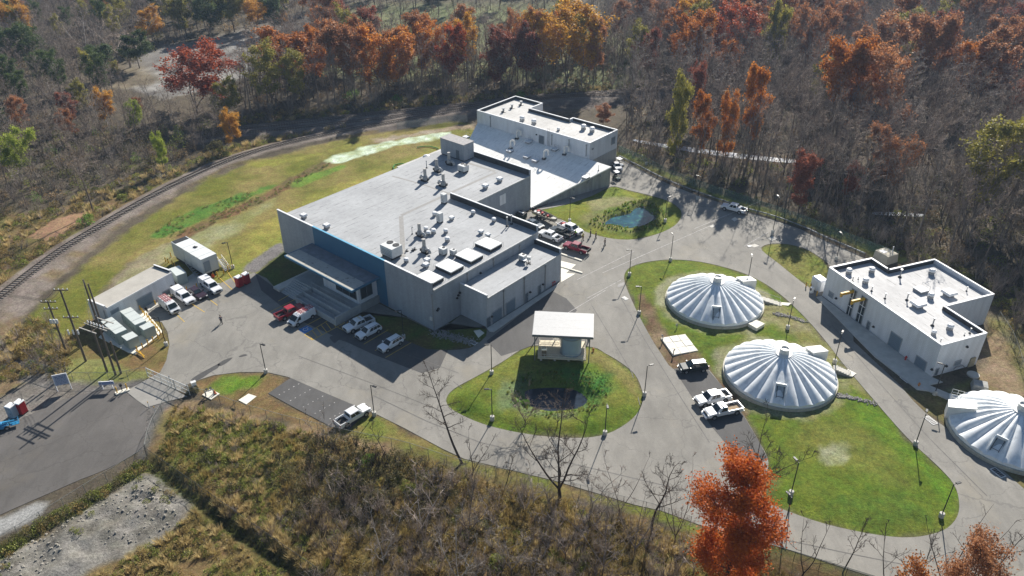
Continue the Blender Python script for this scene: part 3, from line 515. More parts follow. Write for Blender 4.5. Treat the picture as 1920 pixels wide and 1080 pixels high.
def door(root, fr, axis, val, sgn, px, kind='door', n=0, z0=None):
    """px: (left-bottom, right-top) pixels on the wall"""
    p, q = fr.wall(*px[0], axis, val), fr.wall(*px[1], axis, val); k = 1-axis; lo, hi = sorted((p[k], q[k])); zb = p[2] if z0 is None else z0; zt = q[2]
    m = {'door': M_DOOR, 'roller_door': M_ROLL, 'window': M_GLASS, 'louver': mat('louver', (.22,.26,.30), .5, var=.05)}[kind]
    o = panel(MB(), axis, val, lo, hi, zb, zt, sgn*.03, .06).build(kind, m, root)
    f = MB()
    for a, b_, c, d in ((lo-.12, lo, zb, zt+.12), (hi, hi+.12, zb, zt+.12), (lo, hi, zt, zt+.12)): panel(f, axis, val, a, b_, c, d, sgn*.05, .10)
    if kind == 'window': panel(f, axis, val, lo-.12, hi+.12, zb-.12, zb, sgn*.05, .10)
    f.build('frame', M_FRAME, o)
    if kind == 'door':
        h = MB(); y = lo+(hi-lo)*.85; c = (val+sgn*.12, y, zb+1.0) if axis == 0 else (y, val+sgn*.12, zb+1.0); h.box(c, (.12, .12, .1)).build('handle', M_GALV, o)
    if kind in ('roller_door', 'louver'):
        s = MB(); nn = max(3, int((zt-zb)/.32))
        for i in range(1, nn): panel(s, axis, val, lo+.03, hi-.03, zb+(zt-zb)*i/nn-.025, zb+(zt-zb)*i/nn+.025, sgn*.065, .03)
        s.build('slat_ribs', M_DOOR if kind == 'louver' else mat('roller_rib', (.13,.175,.22), .45), o)
    if kind == 'window' and n:
        s = MB()
        for i in range(1, n): panel(s, axis, val, lo, hi, zb+(zt-zb)*i/n-.05, zb+(zt-zb)*i/n+.05, sgn*.075, .05)
        if n > 2: panel(s, axis, val, (lo+hi)/2-.05, (lo+hi)/2+.05, zb, zt, sgn*.076, .04)
        s.build('mullion', M_COP, o)
    return o
def spout(root, fr, axis, val, sgn, x, yt, yb):
    p, q = fr.wall(x, yt, axis, val), fr.wall(x, yb, axis, val); k = 1-axis; c = (p[k]+q[k])/2; b = MB()
    xy = (val+sgn*.11, c) if axis == 0 else (c, val+sgn*.11)
    b.bar((*xy, q[2]), (*xy, p[2]), .16); b.box((*xy, p[2]), (.3, .3, .3)); return b.build('downspout', M_PIPE, root)
def lamp(root, fr, axis, val, sgn, x, y):
    p = fr.wall(x, y, axis, val); c = p.copy(); c[axis] = val+sgn*.18; b = MB(); b.box(c, (.4, .4, .28), 0, .6); b.build('wall_lamp', M_DARK, root)
def walls(root, poly, z0, z1, m, th=.3, cope=True, skip=(), tops=None, mats=None):
    """outer walls along a footprint, butted at the corners, each a part with its coping"""
    n = len(poly); a = sum(poly[i][0]*poly[(i+1) % n][1]-poly[(i+1) % n][0]*poly[i][1] for i in range(n)); P = poly if a > 0 else poly[::-1]
    for i in range(n):
        p, q = Vector((*P[i], 0)), Vector((*P[(i+1) % n], 0)); d = (q-p).normalized(); nn = Vector((-d.y, d.x, 0)); q2 = q-d*(th+.0) if True else q
        zt = z1 if tops is None else tops[i]; b = MB()
        s = p; e = q-d*th
        c = d.cross((Vector((*P[(i+2) % n], 0))-q).normalized()).z
        if c < 0: e = q+d*0
        c0 = (p-Vector((*P[i-1], 0))).normalized().cross(d).z
        if c0 < 0: s = p+d*th
        vs = [(*(s)[:2], z0), (*(e)[:2], z0), (*(e+nn*th)[:2], z0), (*(s+nn*th)[:2], z0)]; vs += [(x, y, zt) for x, y, _ in vs]
        b.add(vs, [(3, 2, 1, 0), (4, 5, 6, 7), (0, 1, 5, 4), (1, 2, 6, 5), (2, 3, 7, 6), (3, 0, 4, 7)]); w = b.build('wall', (mats or {}).get(i, m), root)
        if cope and i not in skip:
            b = MB(); o = -nn*.03; r = nn*(th+.06); vs = [(*(s+o)[:2], zt+.002), (*(e+o)[:2], zt+.002), (*(e+o+r)[:2], zt+.002), (*(s+o+r)[:2], zt+.002)]; vs += [(x, y, zt+.10) for x, y, _ in vs]
            b.add(vs, [(3, 2, 1, 0), (4, 5, 6, 7), (0, 1, 5, 4), (1, 2, 6, 5), (2, 3, 7, 6), (3, 0, 4, 7)]); b.build('coping', M_COP, w)
def roofslab(root, poly, z, m, name='roof', th=.3):
    return MB().prism(poly, z-th, z).build(name, m, root)
def parapet_shade(root, p, q, z0, z1, side):
    """inner face of a parapet, its shade put into a dark colour"""
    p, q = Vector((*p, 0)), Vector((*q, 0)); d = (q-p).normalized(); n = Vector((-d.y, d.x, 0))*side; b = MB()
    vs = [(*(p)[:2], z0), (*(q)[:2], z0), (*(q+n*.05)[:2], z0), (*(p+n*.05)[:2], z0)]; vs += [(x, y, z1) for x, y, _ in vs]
    b.add(vs, [(3, 2, 1, 0), (4, 5, 6, 7), (0, 1, 5, 4), (1, 2, 6, 5), (2, 3, 7, 6), (3, 0, 4, 7)]); b.build('painted_parapet_shade', M_DARKW, root)  # thin dark strip painting the parapet's shaded side

# ---------------- main plant building
ZR = 8.4
mb = thing('plant_building', 'largest building, flat grey roof full of vents and a blue panel over its entrance canopy', 'building', (*FM.o, 0), FM.t)
def wseg(root, x0, y0, x1, y1, z0, z1, m, name='wall', cope=True, label=None):
    o = MB().box(((x0+x1)/2, (y0+y1)/2, (z0+z1)/2), (x1-x0, y1-y0, z1-z0)).build(name, m, root)
    if cope: MB().box(((x0+x1)/2, (y0+y1)/2, z1+.052), (x1-x0+.06, y1-y0+.06, .10)).build('coping', M_COP, o)
    if label: o['label'] = label
    return o
wseg(mb, -45, 0, -33.3, .3, -.6, 9.9, M_W1); wseg(mb, -12.2, 0, 0, .3, -.6, 9.9, M_W1)
o = MB().box((-22.75, .14, 4.65), (21.09, .32, 10.5)).build('wall', M_BLUE, mb); o['label'] = 'blue wall panel behind the entrance canopy'
MB().box((-22.75, .14, 9.952), (21.09, .36, .10)).build('coping', mat('blue_coping', (.16,.42,.60), .4), o)
wseg(mb, -.3, .3, 0, 29, -.6, ZR-.05, M_W1, cope=False); wseg(mb, -45, .3, -44.7, 49.5, -.6, ZR-.05, M_W1, cope=False)
wseg(mb, -18.9, 29.3, -18.6, 49.2, -.6, ZR-.05, M_W1, cope=False)
wseg(mb, -24, 29, 0, 29.3, -.6, 9.6, M_W1); wseg(mb, -44.7, 49.2, -18.6, 49.5, -.6, 9.75, M_W1)
parapet_shade(mb, (-24, 29), (-.3, 29), ZR+.0, 9.55, -1); parapet_shade(mb, (-36, 49.2), (-18.9, 49.2), ZR, 9.7, -1); parapet_shade(mb, (-45, .3), (0, .3), ZR, 9.85, 1)
roofslab(mb, [(-45.02, .36), (.08, .36), (.08, 28.94), (-24, 28.94), (-24, 29.31), (-18.55, 29.31), (-18.55, 49.14), (-45.02, 49.14)], ZR, M_R1)
roofslab(mb, [(-47.2, 34.5), (-45.03, 34.5), (-45.03, 49), (-47.2, 49)], 7.6, M_R2, 'lower_roof', 8)
M_TRIM = mat('edge_trim', (.40,.41,.41), .5, var=.35, scale=3)
MB().box((.12, 14.6, ZR-.06), (.22, 28.5, .26)).build('roof_edge_trim', M_TRIM, mb); MB().box((-18.5, 39.2, ZR-.06), (.2, 19.8, .26)).build('roof_edge_trim', M_TRIM, mb)
# walkway strips laid on the roof
M_WALK = mat('walkway_membrane', (.275,.27,.26), .8, var=.12)
def strip(root, fr, pts, z, w, name='walkway'):
    P = [Vector(fr.px(x, y, z)) for x, y in pts]; b = MB()
    for i in range(len(P)-1):
        d = (P[i+1]-P[i]).normalized(); s = Vector((-d.y, d.x, 0))*w/2; b.quad(P[i]-s, P[i+1]-s, P[i+1]+s, P[i]+s)
    for v in range(len(b.v)): b.v[v] = (b.v[v][0], b.v[v][1], z+.008)
    b.build(name, M_WALK, root)
strip(mb, FM, [(756,482),(752,405)], ZR, .9); strip(mb, FM, [(752,404),(826,370),(930,323)], ZR, .8); strip(mb, FM, [(928,321),(876,305)], ZR, .8); strip(mb, FM, [(840,362),(790,345),(735,330)], ZR, .5)
# big wall features
v0 = FM.wall(941, 366, 0, -18.6); v1 = FM.wall(934, 386, 0, -18.6)
o = MB().box((-18.56, v0[1]+.25, v0[2]-1.1), (.1, 1.9, 2.4)).build('wall_panel', M_COP, mb)
MB().box((-18.50, v0[1]+.25, v0[2]-1.1), (.03, .06, 2.4)).build('panel_joint', M_PIPE, o)
for x, yt, yb in ((811, 552, 619), (876, 513, 531), (925, 486, 503), (974, 461, 475)): spout(mb, FM, 0, 0, 1, x, yt, yb)
for x, y in ((819, 581), (821, 578), (861, 548), (858, 553), (856, 558), (864, 546)): lamp(mb, FM, 0, 0, 1, x, y)
lamp(mb, FM, 0, 0, 1, 900, 511); b = MB(); p = FM.wall(809, 597, 1, 0); b.box((p[0], -.1, p[2]), (.5, .2, .7)).build('meter_box', M_UNIT, mb)
# entrance: canopy, vestibule, raised deck with steps and ramp
can = MB(); can.prism([(-34, -6.6), (-13.9, -6.6), (-13.9, -.02), (-34, -.02)], 5.62, 5.96); cn = can.build('canopy', M_BLUE, mb)
MB().box((-23.95, -4.9, 5.985), (19.9, 3.2, .05)).build('canopy_roofing', M_CANR, cn); MB().box((-23.95, -1.72, 5.985), (19.9, 3.1, .045)).build('canopy_gutter', mat('gutter_membrane', (.19,.20,.22), .7, var=.25, scale=.8), cn)
e = MB(); e.box((-23.95, -6.62, 5.80), (20.3, .12, .44)); e.box((-13.86, -3.3, 5.80), (.12, 6.5, .44)); e.box((-34.04, -3.3, 5.80), (.12, 6.5, .44)); e.build('fascia', M_BLUE, cn)
ve = MB(); ve.box((-20.25, -2.26, 3.55), (10.4, 4.5, 4.1)).build('vestibule', M_W3, mb)
ww = wseg(mb, -15.04, -4.6, -14.6, -.02, -.5, 1.55, M_W4, cope=False)
for px, ax, val, sg in (([(624,545),(669,556)], 1, -4.51, -1), ([(678,562),(696,534)], 0, -15.05, 1)):
    p, q = FM.wall(*px[0], ax, val), FM.wall(*px[1], ax, val); lo, hi = sorted((p[1-ax], q[1-ax])); z0, z1 = 2.45, 4.9
    if ax == 1: lo, hi = -21.4, -15.6
    w = panel(MB(), ax, val, lo, hi, z0, z1, sg*.03).build('window', M_GLASS, mb); f = MB()
    for t in ((.33, .66) if ax == 1 else (.5,)): panel(f, ax, val, lo+(hi-lo)*t-.05, lo+(hi-lo)*t+.05, z0, z1, sg*.07, .06)
    for a, b_, c, d in ((lo-.1, lo, z0-.1, z1+.1), (hi, hi+.1, z0-.1, z1+.1), (lo, hi, z1, z1+.1), (lo, hi, z0-.1, z0)): panel(f, ax, val, a, b_, c, d, sg*.05, .1)
    f.build('frame', M_DOOR, w)
M_DECK = mat('deck_concrete', (.36,.37,.37), .85, var=.15, scale=.7)
dk = MB(); dk.box((-23.4, -5.55, .53), (17.6, 2.05, 2.04)); dk.box((-28.9, -2.27, .53), (6.6, 4.5, 2.04)); D = dk.build('entrance_deck', M_DECK, mb)
for i in range(8): MB().box((-29.5, -6.78-.42*i, .76-.19*i/1+.0-.02), (5.2, .42, 1.5-.0), 0).build('step', M_DECK, mb) if False else MB().box((-29.45, -6.79-.43*i, (1.36-.185*i)/2-.1), (5.3, .43, 1.36-.185*i+.2)).build('step', M_DECK, mb)
MB().prism([(-34.2, -10.2), (-32.2, -10.2), (-32.2, -.05), (-34.2, -.05)], -.3, .55).build('planter_wall', M_CONC, mb)
rp = MB(); rp.add([(-26.4, -8.4, .75), (-15, -8.4, 1.5), (-15, -6.7, 1.5), (-26.4, -6.7, .75), (-26.4, -8.4, -.2), (-15, -8.4, -.2), (-15, -6.7, -.2), (-26.4, -6.7, -.2)], [(0, 1, 2, 3), (0, 4, 5, 1), (2, 6, 7, 3), (1, 5, 6, 2), (3, 7, 4, 0)])
rp.add([(-26.4, -10.2, .75), (-15, -10.2, .1), (-15, -8.62, .1), (-26.4, -8.62, .75), (-26.4, -10.2, -.2), (-15, -10.2, -.2), (-15, -8.62, -.2), (-26.4, -8.62, -.2)], [(0, 1, 2, 3), (0, 4, 5, 1), (2, 6, 7, 3), (1, 5, 6, 2), (3, 7, 4, 0)]); rp.build('ramp', M_DECK, mb)
wl = MB(); wl.box((-20.6, -8.5, .75), (12.0, .2, 1.9)); wl.box((-20.6, -10.32, .55), (12.0, .22, 1.5)); wl.box((-14.7, -7.4, .85), (.22, 5.8, 2.1)); wl.box((-26.65, -8.4, .7), (.22, 3.9, 1.9)); wl.box((-20.4, -6.6, 1.2), (11.4, .16, 1.6)); wl.build('ramp_wall', mat('ramp_wall_concrete', (.40,.41,.41), .85, var=.15), mb)
rl = MB()
for y, z0, z1 in ((-10.32, 1.3, 1.3), (-8.5, 1.7, 1.7), (-6.6, 2.0, 2.0)):
    rl.tube((-26.5, y, z0+.9), (-14.9, y, z1+.9), .03, n=6)
    for i in range(9): x = -26.5+11.6*i/8; rl.tube((x, y, z0), (x, y, z0+.9), .025, n=5)
rl.build('handrail', M_GALV, mb)
# penthouse on the rear corner
ph = MB().box((-39.4, 47.1, ZR+2.2), (7.7, 3.4, 3.9)).build('penthouse', M_W1, mb); MB().box((-39.4, 47.1, ZR+4.18), (7.9, 3.6, .14)).build('penthouse_roof', mat('penthouse_roofing', (.33,.32,.32), .8, var=.2), ph)
MB().box((-39.4, 47.1, ZR+.13), (7.5, 3.2, .25)).build('penthouse_base', M_DARK, ph); p = FM.wall(858, 285, 1, 45.4); MB().box((p[0], 45.38, ZR+1.35), (1.0, .08, 2.2)).build('door', M_DOOR, ph)

# ---------------- annex
ax_ = thing('annex', 'low pale annex with two roller doors on the sunless side of the largest building', 'building', (*FM.o, 0), FM.t)
wseg(ax_, .02, 6.9, 6.5, 7.2, -.6, 6.75, M_W2); wseg(ax_, .02, 28.1, 6.5, 28.4, -.6, 7.1, M_W2); wseg(ax_, 6.2, 7.2, 6.5, 28.1, -.6, 6.0, M_W2, cope=False)
roofslab(ax_, [(.02, 7.22), (6.55, 7.22), (6.55, 28.08), (.02, 28.08)], 6.15, M_R1); parapet_shade(ax_, (.05, 28.1), (6.2, 28.1), 6.15, 7.05, -1); parapet_shade(ax_, (.05, 7.2), (6.2, 7.2), 6.15, 6.7, 1)
MB().box((6.57, 17.6, 6.08), (.2, 20.9, .28)).build('gutter', MATS['edge_trim'], ax_)
for px, k in (([(912.5,611),(919,593)], 'door'), ([(923,607),(940,576)], 'roller_door'), ([(949,590),(965,559)], 'roller_door'), ([(984,567),(989.7,548)], 'door'), ([(1008.5,552),(1014,533)], 'door')): door(ax_, FM, 0, 6.5, 1, px, k, z0=.12)
for x, yt, yb in ((944, 545, 595), (982.5, 522, 571), (1021.7, 499, 545)): spout(ax_, FM, 0, 6.5, 1, x, yt, yb)
for x, y in ((921, 592.5), (993, 547), (1017, 532.5)): lamp(ax_, FM, 0, 6.5, 1, x, y)
p = FM.wall(1037, 534, 0, 6.5); b = MB(); b.tube((6.7, p[1]-.5, .8), (6.7, p[1]+.4, .8), .1); b.tube((6.75, p[1]-.4, .1), (6.75, p[1]-.4, .8), .07); b.tube((6.75, p[1]+.3, .1), (6.75, p[1]+.3, .8), .07); b.build('fire_connection', M_RED, ax_)

# ---------------- low tank building with sloping roof
def zlow(u, v): return 5.2-.0206*(u+11.7)+.2185*(v-72.3)
tb = thing('tank_building', 'low concrete tank house with bright sloping roof carrying looped goose-neck vents', 'building', (*FM.o, 0), FM.t)
poly = [(-18.4, 49.6), (-11.7, 71.95), (-56, 71.95), (-53, 66), (-45.2, 49.6)]
b = MB(); b.add([(u, v, zlow(u, v)) for u, v in poly]+[(u, v, zlow(u, v)-.3) for u, v in poly], [(0, 1, 2, 3, 4), (9, 8, 7, 6, 5)]+[(i, 5+i, 5+(i+1) % 5, (i+1) % 5) for i in range(5)]); b.build('roof', roofmat('bright_roofing', (.84,.83,.79), (.5,.49,.46)), tb)
b = MB(); q = [(-18.6, 49.6), (-11.9, 71.95), (-55.8, 71.95), (-52.8, 66), (-45.2, 49.6)]; b.add([(u, v, zlow(u, v)-.31) for u, v in q]+[(u, v, -.6) for u, v in q], [(i, (i+1) % 5, 5+(i+1) % 5, 5+i)[::-1] for i in range(5)]); b.build('wall', M_W4, tb)
for t in (.2, .36, .52, .7, .86): u, v = -18.4+6.7*t, 49.6+22.3*t; MB().box((u+.1, v, zlow(u, v)-.9), (.3, .35, .5)).build('wall_vent', M_PIPE, tb)
for t in (.47, .75): u, v = -18.4+6.7*t, 49.6+22.3*t; MB().bar((u+.12, v, -.2), (u+.12, v, zlow(u, v)-.1), .16).build('downspout', M_PIPE, tb)
def on_low(x, y):
    z = 3.0
    for _ in range(12): p = FM.px(x, y, z); z = zlow(p[0], p[1])
    return FM.w(p[0], p[1], z)

# ---------------- rear building
nb_ = thing('rear_building', 'white-walled long building at the back, beyond the goose-neck vents', 'building', (*FM.o, 0), FM.t)
poly = [(-56.2, 72), (-18.4, 72), (-18.4, 84.1), (-32.7, 84.1), (-32.7, 82.6), (-46.2, 82.6), (-46.2, 88.2), (-56.2, 88.2)]
walls(nb_, poly, -.6, 9.45, M_W3); i_ = [(-55.88, 72.32), (-18.72, 72.32), (-18.72, 83.78), (-32.38, 83.78), (-32.38, 82.28), (-46.52, 82.28), (-46.52, 87.88), (-55.88, 87.88)]
roofslab(nb_, i_, 8.7, M_R2)
for p, q, s in (((-18.7, 83.8), (-32.4, 83.8), 1), ((-32.4, 82.3), (-46.5, 82.3), 1), ((-46.5, 87.9), (-55.9, 87.9), 1), ((-55.9, 87.8), (-55.9, 72.3), 1)): parapet_shade(nb_, p, q, 8.7, 9.4, s)
door(nb_, FM, 1, 72, -1, [(1011,265),(1020,256)], 'door', z0=4.6); 
for px in ([(1145.8,272),(1153,256)], [(1110,281),(1112.2,278)]): door(nb_, FM, 0, -18.4, 1, px, 'louver')
MB().box((-18.36, 78.0, 2.0), (.08, 11.8, 5.2)).build('lower_wall', M_W4, nb_)
for x, yt, yb in ((920, 219, 239), (1035, 253, 272), (1067, 262, 283), (1099.5, 272, 293)): spout(nb_, FM, 1, 72, -1, x, yt, yb)
lamp(nb_, FM, 1, 72, -1, 1006.5, 252); b = MB()
p = FM.wall(1023, 265, 1, 72)
for s in (-.25, .25): b.bar((p[0]+s+1, 71.85, 4.7), (p[0]+s+1, 71.85, 10.3), .06)
for i in range(14): b.bar((p[0]+.75, 71.85, 4.9+.38*i), (p[0]+1.25, 71.85, 4.9+.38*i), .04)
b.build('ladder', M_GALV, nb_)

# ---------------- right-hand building
rb = thing('pump_building', 'white L-shaped building on the right with two yellow hoist beams over tall windows', 'building', (*FR.o, 0), FR.t)
poly = [(0, 0), (0, 9.65), (-8.55, 9.65), (-8.55, 20.7), (-22.1, 20.7), (-22.1, 9.9), (-26.65, 9.9), (-26.65, 0)]
n_ = len(poly)
walls(rb, poly, -.6, 6.3, M_W3, tops=None)
roofslab(rb, [(-.32, .32), (-.32, 9.33), (-8.87, 9.33), (-8.87, 20.38), (-21.78, 20.38), (-21.78, 9.58), (-26.33, 9.58), (-26.33, .32)], 5.55, M_R3)
for p, q in (((-.3, 9.35), (-8.85, 9.35)), ((-21.8, 20.3), (-21.8, 9.6)), ((-21.8, 9.6), (-26.35, 9.6)), ((-26.35, 9.6), (-26.35, .3))): parapet_shade(rb, p, q, 5.55, 6.25, 1)
for px, k, n, z0 in (([(1551,565),(1563,551)], 'louver', 0, .9), ([(1586,592),(1607,547)], 'window', 3, .15), ([(1603,607),(1627,561.5)], 'window', 3, .15), ([(1623,619.5),(1632.5,605.5)], 'door', 0, .15), ([(1662,655),(1692,636)], 'roller_door', 0, .15), ([(1711,693),(1738,680)], 'roller_door', 0, .15)):
    p, q = FR.wall(*px[0], 1, 0), FR.wall(*px[1], 1, 0); door(rb, FR, 1, 0, -1, px, k, n, z0)
for x, y in ((1569, 559), (1639, 612), (1749, 692)): lamp(rb, FR, 1, 0, -1, x, y)
for x, y in ((1601, 546), (1621.5, 560)):
    p = FR.wall(x, y, 1, 0); b = MB(); b.bar((p[0], -.02, p[2]), (p[0], -2.9, p[2]), .34, .5); b.box((p[0], -2.7, p[2]-.4), (.25, .4, .35)); b.build('hoist_beam', M_YELM, rb)
door(rb, FR, 0, 0, 1, [(1750,707),(1760,690.5)], 'door', z0=.15); door(rb, FR, 0, 0, 1, [(1788,686),(1802,675)], 'louver')
b = MB(); p = FR.wall(1821, 679, 0, 0); b.box((.12, p[1], p[2]-.1), (.2, 1.3, 2.2), 0, .8); b.build('wall_cabinet', mat('tan_cabinet', (.30,.27,.19), .6, var=.3, scale=3), rb)
b = MB(); p = FR.wall(1795, 691, 0, 0); b.path([(.25, p[1]-1.2, .5), (.25, p[1]-.8, .9), (.3, p[1]+.6, .9), (.3, p[1]+1.1, .45)], .09, 6); b.build('pipe_run', M_PIPE, rb); lamp(rb, FR, 0, 0, 1, 1773, 685); lamp(rb, FR, 0, 0, 1, 1812, 649)

# ---------------- electrical building by the gate
P1, P2 = G(209, 613), G(331, 543); tt = math.atan2(P2[1]-P1[1], P2[0]-P1[0]); FE = Frame((P1[0], P1[1]), tt); wE = np.hypot(*(P2-P1)[:2]); bE = 5.0
eb = thing('electrical_building', 'small white flat-roofed building beside the utility poles with a grey roller door', 'building', (*FE.o, 0), FE.t)
wseg(eb, 0, 0, wE, .25, -.6, 3.85, M_W3, cope=False); wseg(eb, 0, .25, .25, bE-.25, -.6, 4.3, M_W3); wseg(eb, wE-.25, .25, wE, bE-.25, -.6, 4.3, M_W3); wseg(eb, 0, bE-.25, wE, bE, -.6, 3.75, M_W3, cope=False)
roofslab(eb, [(.26, -.06), (wE-.26, -.06), (wE-.26, bE+.05), (.26, bE+.05)], 4.0, mat('tan_roofing', (.40,.38,.34), .8, var=.1, scale=.6), th=.22); parapet_shade(eb, (wE-.25, .3), (wE-.25, bE-.3), 4.0, 4.28, 1)
MB().box((wE/2, -.1, 3.9), (wE-.5, .1, .26)).build('fascia', M_COP, eb)
for px, k in (([(262,583),(283,548)], 'roller_door'), ([(307,556),(318,541)], 'door'), ([(210,590),(221,577)], 'louver')): door(eb, FE, 1, 0, -1, px, k, z0=None if k == 'louver' else .1)
door(eb, FE, 0, 0, -1, [(200,597),(195,583)], 'door', z0=.1); lamp(eb, FE, 1, 0, -1, 321, 536)

# ---------------- open tank shelter in the central island
zi = .5
th_ = thing('tank_shelter', 'open-sided shelter with pale sheet roof over a raised deck in the central island', 'shelter')
bk, fr_ = [(4.0, 113.9), (14.05, 112.9)], [(3.3, 105.4), (13.15, 104.5)]
M_SHEET = mat('sheet_roof', (.37,.375,.38), .55, .0, .07, 2)
for i in range(3):
    t0, t1 = i/3+.004, (i+1)/3-.004; L_ = lambda t, k: Vector((bk[k][0]*(1-t)+fr_[k][0]*t, bk[k][1]*(1-t)+fr_[k][1]*t, 5.2*(1-t)+6.1*t))
    b = MB(); q = [L_(t0, 0), L_(t0, 1), L_(t1, 1), L_(t1, 0)]; dz = Vector((0, 0, .03*i)); b.add([v+dz for v in q]+[v+dz-Vector((0, 0, .12)) for v in q], [(3, 2, 1, 0), (4, 5, 6, 7), (0, 1, 5, 4), (1, 2, 6, 5), (2, 3, 7, 6), (3, 0, 4, 7)]); b.build('roof_panel', M_SHEET, th_)
b = MB(); F = [Vector((*fr_[0], 5.92)), Vector((*fr_[1], 5.92)), Vector((*bk[1], 5.02)), Vector((*bk[0], 5.02))]
for i in range(4): b.bar(F[i], F[(i+1) % 4], .14, .3)
b.bar((F[0]+F[3])/2, (F[1]+F[2])/2, .12, .25); b.build('roof_frame', mat('grey_steel', (.20,.21,.22), .5, .3), th_)
b = MB()
for x, y, z in ((3.7, 105.9, 5.8), (12.7, 105.1, 5.8), (4.4, 113.2, 5.1), (13.5, 112.3, 5.1), (8.4, 113, 5.1)): b.bar((x, y, gz(x, y)-.3), (x, y, z), .16)
b.build('post', MATS['grey_steel'], th_)
M_TAN = mat('tan_deck', (.62,.55,.42), .7, var=.12, scale=2)
MB().prism([(4.2, 105.4), (12.2, 104.7), (12.6, 109.9), (4.7, 110.5)], 1.25, 1.5).build('deck', M_TAN, th_)
b = MB()
for i in range(4):
    for k, y0 in ((0, 105.9), (1, 109.4)): x = 4.8+2.3*i; b.box((x, y0-.08*i, .7), (.35, .35, 1.15))
b.build('pier', M_CONC, th_)
b = MB()
for (x0, y0), (x1, y1) in (((4.25, 105.45), (4.7, 110.4)), ((4.25, 105.45), (12.15, 104.75)), ((12.15, 104.75), (12.55, 109.8))):
    n = 7
    for z in (1.72, 2.05, 2.5): b.tube((x0, y0, z), (x1, y1, z), .03, n=5) if not (abs(x1-x0) > 4 and z > 2) else b.tube((x0, y0, z-.3), (x1, y1, z-.3), .03, n=5)
    for i in range(n+1): b.tube((x0+(x1-x0)*i/n, y0+(y1-y0)*i/n, 1.5), (x0+(x1-x0)*i/n, y0+(y1-y0)*i/n, 2.5 if abs(x1-x0) < 4 else 2.15), .03, n=5)
b.build('railing', mat('cream_rail', (.72,.68,.58), .5), th_)
b = MB()
for s in (0, 1.1):
    for z in (0, .45, .9): b.tube((5.5, 111.0+s, 2.6+z), (8.3, 109.2+s, 1.5+z), .035, n=5)
    for i in range(5): t = i/4; b.tube((5.5+2.8*t, 111+s-1.8*t, 2.6-1.1*t), (5.5+2.8*t, 111+s-1.8*t, 3.5-1.1*t), .03, n=5)
b.build('stair_rail', MATS['cream_rail'], th_)
tk = thing('storage_tank', 'upright pale blue-grey tank standing on the deck under the shelter roof', 'tank', (9.85, 107.0, 1.502))
M_TANK = mat('tank_enamel', (.36,.45,.50), .45, var=.08, scale=1); MB().lathe((0, 0, 0), [(1.72, 0), (1.72, 3.45), (1.5, 3.62), (0.4, 3.75), (0.001, 3.76)], 32).build('tank_body', M_TANK, tk, smooth=False)
b = MB(); b.lathe((0, 0, 0), [(1.86, .0), (1.86, .10), (1.73, .12)], 32); b.lathe((0, 0, 3.3), [(1.73, 0), (1.78, .02), (1.78, .1), (1.73, .12)], 32); b.build('band', M_PIPE, tk)
b = MB(); b.bar((-1.85, -.5, 0), (-1.85, -.5, 3.7), .06); b.bar((-1.65, -.85, 0), (-1.65, -.85, 3.7), .06)
for i in range(10): b.bar((-1.85, -.5, .3+.35*i), (-1.65, -.85, .3+.35*i), .04)
b.build('ladder', M_PIPE, tk)
pb = thing('pump_cabinet', 'narrow brown pump cabinet with a glinting white top on the shelter deck', 'cabinet', (*G(1020, 666, 1.5)[:2], 1.502)); MB().box((0, 0, .65), (.75, .7, 1.3)).build('body', mat('brown_cabinet', (.22,.17,.11), .5), pb); MB().box((0, 0, 1.42), (.95, .9, .24), 0, .8).build('lid', mat('polished_lid', (.8,.78,.7), .2, .5), pb)

# ---------------- covered digester domes
M_DOME = mat('dome_fabric', (.80,.83,.84), .40, var=.07, scale=1.2, spec=.4, spots=((.68,.71,.725), .58, .9)); M_CURB = mat('curb_concrete', (.46,.44,.37), .85, var=.25, scale=1.2, bump=.2); M_RIB = mat('dome_rib', (.78,.80,.80), .42)
M_CUP = mat('cupola', (.70,.70,.67), .45, var=.08)
def gore(a0, a1, n=9, k=7, R=8.8, H=3.7, bulge=.52):
    """one bulging panel between two ribs"""
    b = MB(); vs = []
    for i in range(n+1):
        t = i/n; r = R*(1-t)+.75*t; z = .95+H*(1-(1-t)**1.12)
        for j in range(k+1):
            s = j/k; a = a0+(a1-a0)*s; w = math.sin(math.pi*s)**.7*bulge*min(1, (1-t)*2.2+.12)*min(1, .55+t*3); vs.append((r*math.cos(a), r*math.sin(a), z+w))
    fs = [(i*(k+1)+j, i*(k+1)+j+1, (i+1)*(k+1)+j+1, (i+1)*(k+1)+j) for i in range(n) for j in range(k)]
    b.add(vs, fs); o = len(b.v)
    # scalloped end wall
    vs2 = [vs[j] for j in range(k+1)]+[(v[0], v[1], .62) for v in vs[:k+1]]; b.add(vs2, [(j, k+1+j, k+2+j, j+1) for j in range(k)]); return b
NGORE = 24
dome0 = thing('digester_dome', '', 'domed cover', (0, 0, 0))
cb = MB(); cb.lathe((0, 0, -.4), [(9.05, 0), (9.05, 1.02), (8.45, 1.04), (8.45, .4)], 72).build('curb_wall', M_CURB, dome0)
fl = MB(); fl.lathe((0, 0, .60), [(8.5, 0), (8.9, .06), (8.75, .12)], 72).build('flange', M_PALE, dome0)
gm = gore(0, 2*math.pi/NGORE).build('panel', M_DOME, dome0, smooth=True)
for i in range(1, NGORE): g_ = gm.copy(); COL.objects.link(g_); g_.parent = dome0; g_.rotation_euler.z = i*2*math.pi/NGORE
rb_ = MB()
for i in range(NGORE):
    a = i*2*math.pi/NGORE; pts = [(math.cos(a)*(8.8*(1-t)+.75*t), math.sin(a)*(8.8*(1-t)+.75*t), .98+3.7*(1-(1-t)**1.12)) for t in np.linspace(0, 1, 10)]
    for p, q in zip(pts[:-1], pts[1:]): rb_.tube(p, q, .035, n=5, caps=False)
rb_.build('rib', M_RIB, dome0)
